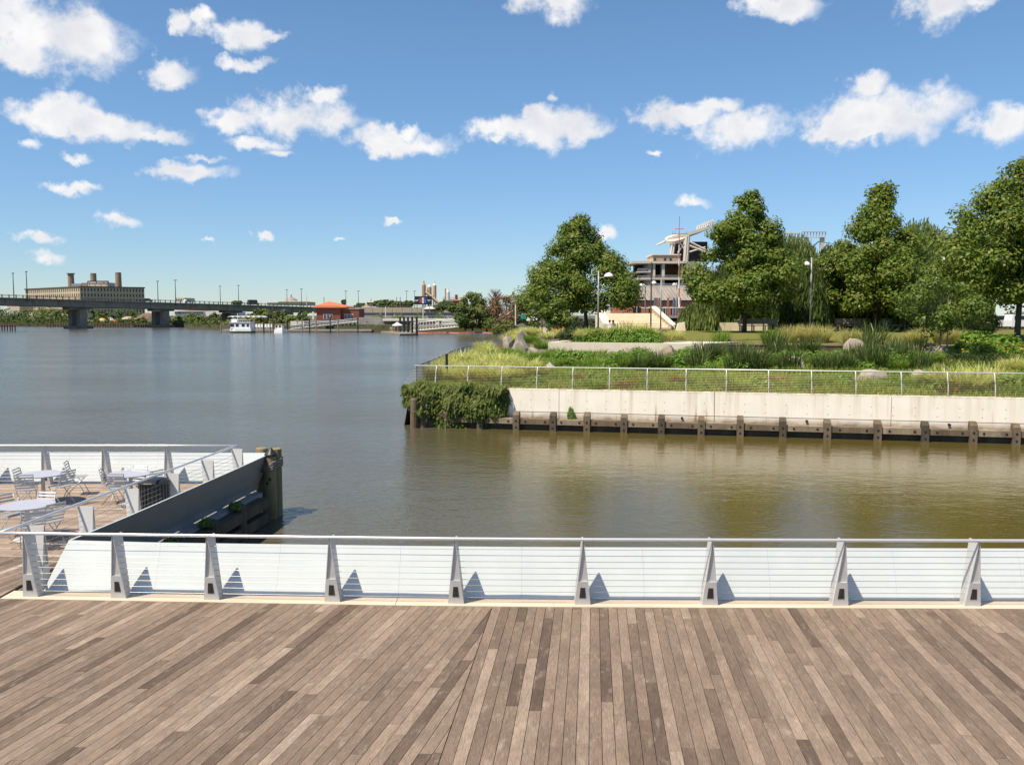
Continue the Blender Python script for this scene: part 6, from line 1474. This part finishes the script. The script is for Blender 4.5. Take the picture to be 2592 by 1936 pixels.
scrub(-60, 210, 0, 0, 440, 475, 2200, L_far, 'green scrub along the left bank', 485, 2.2, 1.2)
# wreck of a barge, rubble and pilings on the bank
M_rust = mat('rusty_timber', (.15, .085, .06), .9, 0, .4, .3)
for (x0, x1, y0, y1, Y, l) in ((115, 205, 818, 828, 388, 'long dark rotten timber dock on the left bank'), (-20, 43, 820, 838, 300, 'dark timber crib at the left edge of the river'), (236, 330, 818, 829, 380, 'rotten timber dock right of the first bridge pier'), (335, 400, 822, 829, 376, 'low rotten dock before the second bridge pier')):
    r_ = thing('old_dock', l, 'dock', PY((x0 + x1) / 2, y1, Y), 'rotting timber docks'); 
    face(MB(), Y, x0, y0 + 1.5, x1, y0 + 3.2, 5).build('deck', M_rust, r_); k = x0 + 2; 
    while k < x1:
        face(MB(), Y + .1, k, y0 + R.uniform(-1.2, .6), k + 2.2, y1 + 1.0, .5).build('piling', M_rust, r_); k += R.uniform(5, 8)
def heap(px, py, w, h, Y, m, label):
    p = PY(px, py, Y); W_ = w / FPX * Y / 2; H_ = h / FPX * Y; pr = [(W_, 0), (W_ * .8, H_ * .35), (W_ * .45, H_ * .8), (W_ * .1, H_)]
    return tag(MB().lathe((p.x, Y, p.z), pr, 11).build('gravel_heap', m), label, 'heap', 'heaps of building material on the bank')
for a in ((258, 815, 34, 10, 425, mat('yellow_sand', (.55, .40, .12), .9), 'yellow heap on the bank by the first pier'), (285, 816, 24, 7, 426, M_red, 'red heap on the bank right of the yellow one'), (280, 812, 20, 8, 432, M_wht, 'white heap on the bank between the piers'), (325, 808, 40, 7, 440, M_tan, 'tan heap on the bank between the piers'), (375, 806, 60, 14, 450, mat('brown_rubble', (.20, .13, .09), .95, 0, .4, .3), 'brown rubble ramp on the bank before the second pier'), (568, 797, 18, 9, 440, M_tan, 'tan heap left of the ferry'), (925, 778, 34, 6, 560, M_tan, 'pale heap above the approach ramp'), (1090, 782, 40, 6, 470, M_wht, 'white heap below the billboard')): heap(*a)

# pump house
YPH = 300.0
ph = thing('pump_house', 'red brick pump house with an orange hipped tile roof and white windows', 'building', PY(850, 810, YPH))
face(MB(), YPH, 801, 774, 862, 811, 14).build('wall', M_brick2, ph); face(MB(), YPH + 1.5, 862.2, 783, 909, 811, 11).build('wing', M_brick2, ph)
l, r, zb, zt_ = span(YPH, 780, 762.5, 866, 775)
zE = PY(0, 776.5, YPH).z; xw = PY(783, 0, YPH).x; xe = PY(862, 0, YPH).x
MB().hexa([(xw + .3, YPH + 3, fz - .3), (PY(800.8, 0, YPH).x, YPH + .6, fz - .3), (PY(800.8, 0, YPH).x, YPH + 14, fz - .3), (xw + .3, YPH + 14, fz - .3)], [(xw + .3, YPH + 3, zE), (PY(800.8, 0, YPH).x, YPH + .6, zE), (PY(800.8, 0, YPH).x, YPH + 14, zE), (xw + .3, YPH + 14, zE)]).build('side_wall', mat('brick_with_painted_sun', (.50, .20, .11), .85, 0, .25, 2.0), ph)  # sunlight on this side painted in as a brighter brick
M_tile = mat('orange_roof_tile', (.60, .185, .085), .75, 0, .25, .8, stretch=(4, .6, .6))
ax, ay = PY(820, 0, YPH + 7).x, YPH + 7; zA = PY(820, 762.5, YPH + 7).z
rfp = [(xw - .6, YPH - .9, zE), (xe + .8, YPH - .9, zE), (xe + .8, YPH + 15, zE), (xw - .6, YPH + 15, zE)]
MB().add(rfp + [(ax, ay, zA)] + [(p[0], p[1], zE - .35) for p in rfp], [(0, 1, 4), (1, 2, 4), (2, 3, 4), (3, 0, 4), (0, 5, 6, 1), (1, 6, 7, 2), (2, 7, 8, 3), (3, 8, 5, 0), (8, 7, 6, 5)]).build('roof', M_tile, ph)
for x0, nwin in ((818.5, 3), (871, 3)):
    for k in range(nwin):
        w = face(MB(), YPH - .05 + (1.4 if x0 > 860 else 0), x0 + k * 8.2, 795, x0 + k * 8.2 + 7.2, 807.5, .3).build('window', M_trimw, ph)
        for cx_ in (0, 1): face(MB(), YPH - .12 + (1.4 if x0 > 860 else 0), x0 + k * 8.2 + 1.1 + cx_ * 2.8, 796.4, x0 + k * 8.2 + 3.3 + cx_ * 2.8, 806.3, .1).build('pane', M_glassd, w)
face(MB(), YPH + 1.2, 790, 789, 795, 809, .3).build('door', M_trimw, ph); face(MB(), YPH + 1.3, 862.5, 781.5, 910, 783, 11).build('parapet', M_conc2, ph)
# quay, floating dock, gangways, piles, boats
qy = thing('quay_wall', 'grey concrete quay on dark supports below the pump house', 'quay', PY(860, 825, 288))
face(MB(), 286, 770, 812, 910, 817, 12).build('deck', M_conc2, qy); face(MB(), 285, 908, 803.5, 967, 822, 10).build('block', M_conc2, qy)
for k in range(12): face(MB(), 287, 780 + k * 10.5, 817.3, 783 + k * 10.5, 836, 1).build('support', M_pier, qy)
face(MB(), 289, 735, 813, 770, 830, 3).build('low_wall', M_conc, qy)
for k in range(4): face(MB(), 285.2, 914 + k * 14, 822.2, 920 + k * 14, 838, 1).build('support', M_pier, qy)
pr_ = thing('promenade', 'long pale concrete promenade edge with dark shadow gap on the far shore', 'promenade', PY(1060, 815, 275))
for k in range(7): face(MB(), 275, 968 + k * 27, 806.5, 994.6 + k * 27, 812.5, 8).build('edge_panel', M_conc, pr_)
face(MB(), 276.5, 968, 812.8, 1155, 822, 6).build('recess_shade', M_pier, pr_)  # shadow below the edge put in as a darker box
for k in range(17): face(MB(), 275.2, 970 + k * 11, 800.5, 970.8 + k * 11, 806.3, .1).build('railing_post', M_alu, pr_)
face(MB(), 275.1, 968, 799.8, 1155, 800.5, .12).build('handrail', M_alu, pr_)
for px in (1054, 1106, 1154): face(MB(), 274, px - 5, 815, px + 5, 822, 3).build('buttress', M_conc, pr_)
fd = thing('floating_dock', 'long low grey floating dock with pale edge before the pump house', 'dock', PY(740, 836, 272))
face(MB(), 272, 562, 834.0, 940, 837, 4).build('deck', M_conc2, fd); face(MB(), 271.8, 562, 837.1, 940, 839.5, 4).build('float', M_pier, fd)
names2 = ('beside the ferry bow', 'behind the ferry cabin', 'right of the ferry', 'between the ferry and the small boat', 'behind the small boat', 'right of the small boat', 'left of the pump house door', 'at the pump house corner', 'before the pump house windows', 'right of the pump house windows', 'below the wing of the pump house', 'at the grey quay block')
for i, (px, y0, y1) in enumerate(((559, 818, 840), (637, 808, 838), (645, 806, 838), (668, 805, 838), (684, 806, 838), (728, 808, 838), (765, 805, 836), (784, 806, 836), (801, 805, 836), (836, 803, 836), (856, 805, 836), (906, 803, 836))):
    p = PY(px, y1, 268); t = PY(px, y0, 268); o = thing('dock_pile', 'dark mooring pile ' + names2[i], 'pile', (p.x, 268, WL), 'dark mooring piles of the floating dock'); MB().tube([(p.x, 268, -3), (p.x, 268, t.z)], [.2, .19], 7).build('pile', M_black if i % 2 else M_pier, o)
nm = ['leftmost', 'second', 'middle', 'fourth', 'rightmost and nearest']
for i, px in enumerate((1013, 1023, 1033, 1043.5, 1055)):
    Y_ = 262 - i * 8; p = PY(px, 843, Y_); t = PY(px, 802, Y_); o = thing('tall_pile', nm[i] + ' of the five tall black piles at the party dock', 'pile', (p.x, Y_, WL), 'five tall black piles'); MB().tube([(p.x, Y_, -3), (p.x, Y_, t.z)], [.30, .30], 8).build('pile', M_black, o)
# two boats
def ferry():
    Y_ = 262; root = thing('ferry_boat', 'white double deck passenger ferry moored at the floating dock', 'boat', PY(610, 840, Y_))
    a_, b_ = PY(580, 841, Y_), PY(638, 841, Y_); z = WL; L_ = b_.x - a_.x; x0 = a_.x
    hull = [(x0 - .3, Y_ + 1.6), (x0 + .8, Y_ - .6), (x0 + 2.2, Y_ - 1.2), (x0 + L_, Y_ - 1.2), (x0 + L_, Y_ + 3.6), (x0 + 2.2, Y_ + 3.6), (x0 + .8, Y_ + 3.0)]
    MB().prism([(x, y, z - .6) for x, y in hull], (0, 0, 1.15)).build('hull', mat('hull_dark', (.03, .05, .045), .4), root); MB().prism([(x, y, z + .56) for x, y in hull], (0, 0, .75)).build('bulwark', M_lampw, root)
    MB().box((x0 + L_ * .53, Y_ + 1.2, z + 2.2), (L_ * .86, 4.2, 1.75)).build('cabin', M_lampw, root)
    c = MB().box((x0 + L_ * .53, Y_ + 1.2, z + 3.2), (L_ * .92, 4.6, .16)).build('roof', M_lampw, root)
    for f, w in ((.18, .16), (.40, .13), (.66, .13), (.86, .1)): MB().box((x0 + L_ * f, Y_ - .93, z + 2.35), (L_ * w, .06, .8)).build('window', M_glassd, root)
    MB().box((x0 + L_ * .22, Y_ + 1.2, z + 3.75), (1.6, 2.2, .9)).build('wheelhouse', M_lampw, root)
    for k in range(9): MB().tube([(x0 + .8 + k * .72, Y_ - .9, z + 3.28), (x0 + .8 + k * .72, Y_ - .9, z + 4.0)], .03, 4).build('rail_post', M_lampw, root)
    MB().tube([(x0 + .8, Y_ - .9, z + 4.0), (x0 + L_, Y_ - .9, z + 4.0)], .035, 4).build('rail', M_lampw, root); MB().tube([(x0 + L_ * .34, Y_ + 1, z + 3.3), (x0 + L_ * .34, Y_ + 1, z + 5.9)], .09, 5).build('mast', M_lampw, root)
    for k in range(7): MB().lathe((x0 + L_ * .42 + k * .55, Y_ + .8 + .4 * (k % 2), z + 3.3), [(.22, 0), (.24, .3), (.1, .55)], 6).build('seat', M_black, root)
ferry()
def small_boat():
    Y_ = 263; root = thing('work_boat', 'small white work boat with red trim and rusty mast moored right of the ferry', 'boat', PY(708, 840, Y_)); a_, b_ = PY(694, 841, Y_), PY(724, 841, Y_); z = WL; x0, L_ = a_.x, b_.x - a_.x
    hull = [(x0, Y_), (x0 + L_ * .75, Y_ - .9), (x0 + L_ + .4, Y_ + .8), (x0 + L_ * .75, Y_ + 2.4), (x0, Y_ + 2)]
    MB().prism([(x, y, z - .5) for x, y in hull], (0, 0, 1.5)).build('hull', M_lampw, root); MB().box((x0 + L_ * .38, Y_ + .8, z + 1.75), (L_ * .6, 1.8, 1.45)).build('cabin', M_lampw, root); MB().box((x0 + L_ * .38, Y_ + .8, z + 2.57), (L_ * .66, 2.0, .16)).build('roof', M_red, root)
    for f in (.2, .5): MB().box((x0 + L_ * f, Y_ - .12, z + 1.95), (.6, .06, .5)).build('window', M_glassd, root)
    p = PY(692, 838, Y_); MB().tube([(p.x, Y_, z + .5), (p.x, Y_, PY(692, 776, Y_).z)], .13, 6).build('mast', M_rust, root); MB().tube([(p.x, Y_, z + 2.5), (p.x - 1.2, Y_, z + 5)], .05, 4).build('boom', M_rust, root)
small_boat()
for i, px in enumerate((648, 655, 662, 672, 679, 686)):
    q = PY(px, 834, 270); t = thing('deck_chair', 'white deck chair on the floating dock right of the ferry', 'chair', (q.x, 270, q.z), 'white chairs on the floating dock')
    MB().box((q.x, 270, q.z + .75), (.62, .6, .12)).build('seat', M_lampw, t); MB().box((q.x, 270.3, q.z + 1.25), (.62, .1, .9)).build('backrest', M_lampw, t)
    for s_ in (-1, 1): MB().box((q.x + .26 * s_, 270, q.z + .35), (.08, .55, .68)).build('leg', M_lampw, t)
aw = thing('dock_awning', 'scalloped white awning over the dock behind the ferry', 'awning', PY(620, 804, 276))
for k in range(7): xa = 576 + k * 13.2; p, q = PY(xa, 802.5, 276), PY(xa + 12.8, 802.5, 276); MB().prism([(p.x, 276, p.z), ((p.x + q.x) / 2, 276, p.z + .35), (q.x, 276, q.z), (q.x, 276, q.z - .12), ((p.x + q.x) / 2, 276, p.z + .2), (p.x, 276, p.z - .12)], (0, 4, 0)).build('canopy', M_lampw, aw)
for k in range(5): face(MB(), 276.3, 578 + k * 22, 804, 579 + k * 22, 836, .15).build('post', M_pier, aw)
def gangway(p0, p1, h, label, m, n=16):
    root = thing('gangway', label, 'gangway', p0); p0, p1 = Vector(p0), Vector(p1); up = Vector((0, 0, h)); side = Vector((0, 1.6, 0))
    for o in (Vector((0, 0, 0)), side):
        MB().tube([p0 + o, p1 + o], .13, 4).build('bottom_rail', m, root); MB().tube([p0 + o + up, p1 + o + up], .10, 4).build('top_rail', m, root)
    mb = MB()
    for k in range(n):
        a_, b_ = p0.lerp(p1, k / n), p0.lerp(p1, (k + 1) / n); mb.tube([a_, a_ + up], .05, 4, False); mb.tube([a_ + up, b_], .04, 4, False); mb.tube([a_ + side, a_ + up + side], .05, 4, False); mb.tube([a_ + side, b_ + up + side], .04, 4, False); mb.tube([a_ + up * .5, b_ + up * .5], .035, 4, False)
    tag(mb.build('lattice', m, root), kind='stuff')
    MB().hexa([p0, p1, p1 + side, p0 + side], [v_ + Vector((0, 0, .1)) for v_ in (p0, p1, p1 + side, p0 + side)]).build('walkway', M_conc2, root)
gangway(PY(735, 833, 276), PY(905, 814.5, 282), 1.1, 'long thin grey gangway sloping up to the quay below the pump house', M_alu, 20)
gangway(PY(1040, 838, 240), PY(1245, 820, 236), 2.2, 'long pale lattice gangway from the party dock to the right shore', M_trimw, 26); gangway(PY(1120, 822, 262), PY(1240, 812, 262), 1.0, 'shorter white gangway behind the lattice gangway', M_trimw, 14)
# party dock with umbrella and people, boom of floats
pd_ = thing('party_dock', 'low grey floating dock with a white sunshade and people', 'dock', PY(1010, 842, 250))
a_ = [P(964, 838.5, -.5), P(1012, 845.5, -.5), P(1058, 844.5, -.5), P(1050, 839, -.5)]
MB().prism([(q.x, q.y, -1.2) for q in a_], (0, 0, .75)).build('deck', mat('dock_grey', (.24, .22, .18), .9, 0, .2, .5), pd_)
q = PY(1006, 842, 248); um = thing('sunshade', 'white peaked sunshade on the party dock', 'umbrella', (q.x, 248, -.45)); zt3 = PY(1006, 816, 248).z; ze = PY(1006, 824, 248).z; r_ = 14 / FPX * 248
MB().lathe((q.x, 248, ze), [(r_, 0), (r_ * .95, .12), (r_ * .45, (zt3 - ze) * .6), (r_ * .38, (zt3 - ze) * .62), (r_ * .22, (zt3 - ze)), (.03, (zt3 - ze) * 1.05)], 12).build('canopy', M_lampw, um); MB().tube([(q.x, 248, -.45), (q.x, 248, ze)], .06, 5).build('pole', M_alu, um)
pcs = [('orange', (.6, .22, .08)), ('red', (.5, .08, .06)), ('yellow', (.65, .52, .12)), ('white', (.7, .68, .65)), ('navy', (.05, .06, .14)), ('pink', (.6, .25, .28))]
def standing(x, y, z, label, m, seed, h=1.7):
    g = random.Random(seed); root = thing('person', label, 'person', (x, y, z), 'people on the party dock')
    me = bpy.data.meshes.new('body'); s = h / 1.75
    vs = [(0, 0, .92), (0, 0, 1.15), (0, 0, 1.40), (0, 0, 1.50), (0, -.02, 1.63), (.10, 0, .88), (.11, -.02, .48), (.11, 0, .04), (.11, -.12, .03), (-.10, 0, .88), (-.11, -.02, .48), (-.11, 0, .04), (-.11, -.12, .03), (.19, 0, 1.40), (.24, 0, 1.12), (.22, -.12, .90), (-.19, 0, 1.40), (-.24, 0, 1.12), (-.22, -.12, .90)]
    es = [(0,1),(1,2),(2,3),(3,4),(0,5),(5,6),(6,7),(7,8),(0,9),(9,10),(10,11),(11,12),(2,13),(13,14),(14,15),(2,16),(16,17),(17,18)]
    rs = [.14,.14,.16,.055,.10,.085,.06,.045,.035,.085,.06,.045,.035,.06,.045,.035,.06,.045,.035]
    me.from_pydata([(a * s, b * s, c * s) for a, b, c in vs], es, []); me.materials.append(m); o = bpy.data.objects.new('body', me); COL.objects.link(o); o.parent = root
    o.modifiers.new('skin', 'SKIN')
    for i, r__ in enumerate(rs): me.skin_vertices[0].data[i].radius = (r__ * s, r__ * s)
    me.skin_vertices[0].data[0].use_root = True
    sb_ = o.modifiers.new('sub', 'SUBSURF'); sb_.levels = sb_.render_levels = 1
    MB().lathe((0, .01, 1.62 * s), [(.03, 0), (.10, .03), (.105, .08), (.06, .14), (.01, .16)], 8).build('hair', M_hair, None).parent = root
    root.rotation_euler = (0, 0, g.uniform(-1.5, 1.5))
for i, (px, Y_, k) in enumerate(((993, 249, 3), (998, 250, 0), (1003, 247.5, 1), (1010, 249, 5), (1015, 250, 4), (989, 251, 2))):
    q = PY(px, 840, Y_); standing(q.x, Y_, -.45, 'person in %s clothes standing under the sunshade on the party dock' % pcs[k][0], mat(pcs[k][0] + '_clothes', pcs[k][1], .8), i)
M_boom = mat('orange_float', (.62, .16, .07), .6, 0, .15, 1)
pts_ = [P(1060 + (1315 - 1060) * k / 62, 843.2 + .6 * math.sin(k * .3), WL) for k in range(63)]
fb = MB().tube([(p.x, p.y - .15, WL + .05) for p in pts_], .06, 5, False).build('boom_rope', M_wht); tag(fb, 'rope of the orange float boom lying on the water', 'rope')
f0 = None
for i, p in enumerate(pts_):
    if i == 0: f0 = MB().lathe((0, 0, -.22), [(.10, .08), (.24, .14), (.27, .3), (.22, .44), (.08, .50)], 9).build('boom_float', M_boom); tag(f0, 'orange float in the long boom across the inlet', 'float', 'orange floats of the boom'); o = f0
    else: o = f0.copy(); COL.objects.link(o)
    o.location = (p.x, p.y, WL + .05)
q0, q1 = P(922, 838.5, WL), P(966, 840, WL); ob = thing('boom_segment', 'short straight orange boom left of the party dock', 'boom', q0); MB().tube([(q0.x, q0.y, WL + .15), (q1.x, q1.y, WL + .15)], .3, 7).build('float', M_boom, ob)
# toilets, poles, path on the shore
M_teal = mat('teal_plastic', (.03, .34, .30), .5, 0, .1, 2)
for i, px in enumerate((1322, 1328.5, 1335)):
    q = PY(px, 808, 205); w_ = 6.2 / FPX * 205; h_ = PY(px, 793.5, 205).z - q.z
    t = thing('portable_toilet', ('left', 'middle', 'right')[i] + ' of three teal portable toilets on the shore', 'toilet', (q.x, 205, q.z), 'teal portable toilets')
    b_ = MB().box((q.x, 205, q.z + h_ * .46), (w_ * .94, w_, h_ * .92)).build('body', M_teal, t); MB().prism([(q.x - w_ * .5, 205 - w_ * .5, q.z + h_ * .922), (q.x + w_ * .5, 205 - w_ * .5, q.z + h_ * .922), (q.x, 205 - w_ * .5, q.z + h_)], (0, w_, 0)).build('roof', mat('pale_roof', (.6, .65, .63), .5), t); MB().box((q.x, 205 - w_ * .5 - .02, q.z + h_ * .42), (w_ * .6, .05, h_ * .72)).build('door', mat('teal_door', (.02, .25, .23), .5), t)
q = P(1300, 828, fz); tr_ = MB().prism([(*PY(a, b, 1)[:1], 0, 0) for a, b in ()] or [(1.2, 150, 1.2), (8, 150, 1.2), (12, 235, 1.0), (2, 240, 1.0)], (0, 0, .12)).build('path', M_tan); tag(tr_, 'tan gravel path along the shore behind the park', 'path', kind='structure')
for px, y0, y1, Y_, l in ((1305, 758, 808, 215, 'white utility pole beside the withered tree'), (976, 776, 807, 290, 'pale utility pole on the promenade, left one'), (1071, 778, 806, 290, 'pale utility pole on the promenade, right one'), (1295, 755, 812, 225, 'thin dark utility pole behind the withered tree'), (1004, 752, 778, 540, 'thin dark pole on the skyline left'), (1013, 752, 778, 540, 'thin dark pole on the skyline, second'), (939, 757, 778, 540, 'thin dark pole on the skyline above the peach house'), (776, 748, 772, 560, 'thin dark pole above the pale hall'), (820, 752, 764, 560, 'thin dark pole behind the orange roof')):
    p, t = PY(px, y1, Y_), PY(px, y0, Y_); o = thing('utility_pole', l, 'pole', p); MB().tube([p - Vector((0, 0, 1.5)), t], .16 if Y_ < 300 else .22, 5).build('pole', M_trimw if 'pale' in l or 'white' in l else M_pier, o)
q = PY(1345, 812, 200); o = thing('parked_boat_trailer', 'white covered boat on the shore beside the teal toilets', 'boat', q)
MB().prism([(q.x - 1.1, 199, q.z), (q.x + 1.2, 199, q.z), (q.x + 1.4, 199, q.z + .5), (q.x + .3, 199, q.z + 1.1), (q.x - .4, 199, q.z + 1.1), (q.x - 1.3, 199, q.z + .55)], (0, 1.4, 0)).build('cover', M_lampw, o)

# ------------------------------------------------------------------ labels that single each repeat out
ORD = 'first second third fourth fifth sixth seventh eighth ninth tenth eleventh twelfth thirteenth fourteenth fifteenth sixteenth seventeenth eighteenth nineteenth twentieth'.split()
TENS = {2: ('twenty', 'twentieth'), 3: ('thirty', 'thirtieth'), 4: ('forty', 'fortieth'), 5: ('fifty', 'fiftieth'), 6: ('sixty', 'sixtieth'), 7: ('seventy', 'seventieth')}
def ordw(i):
    k = i + 1
    return ORD[i] if k <= 20 else (TENS[k // 10][1] if k % 10 == 0 else TENS[k // 10][0] + ' ' + ORD[k % 10 - 1])
short = {'reed_clump': 'tall reed clump', 'golden_grass_clump': 'golden grass mound', 'green_grass_clump': 'green grass clump', 'leafy_plant': 'leafy green plant', 'straw_grass_clump': 'straw coloured grass clump'}
rows = {}
for o in bpy.data.objects:
    if o.parent is None and o.get('label') and o.get('kind') is None: rows.setdefault(o['label'], []).append(o)
RPX = [1060] + rp
bays = {}
for lab, os_ in rows.items():
    if len(os_) < 2: continue
    px = lambda o: proj(o.location)[0]
    os_.sort(key=px)
    nm_ = os_[0].name.split('.')[0]
    if nm_ in short and 'railing' in lab or nm_ in ('reed_clump',) or 'reeds' in lab or 'planter wall' in lab and nm_ == 'green_grass_clump':
        for o in os_:
            b_ = max(0, sum(1 for r_ in RPX if r_ <= px(o)) - 1); bays.setdefault((nm_, b_), []).append(o)
    else:
        for i, o in enumerate(os_): o['label'] = (' '.join(lab.split()[:12])) + ', ' + (ordw(i) if i else 'the leftmost') + (' from the left' if i else '')
for (nm_, b_), os_ in bays.items():
    os_.sort(key=lambda o: proj(o.location)[0])
    for i, o in enumerate(os_): o['label'] = '%s above the %s bay of the curved railing' % (short[nm_], ordw(b_)) + ('' if len(os_) == 1 else ', ' + ordw(i) + ' from its left post')
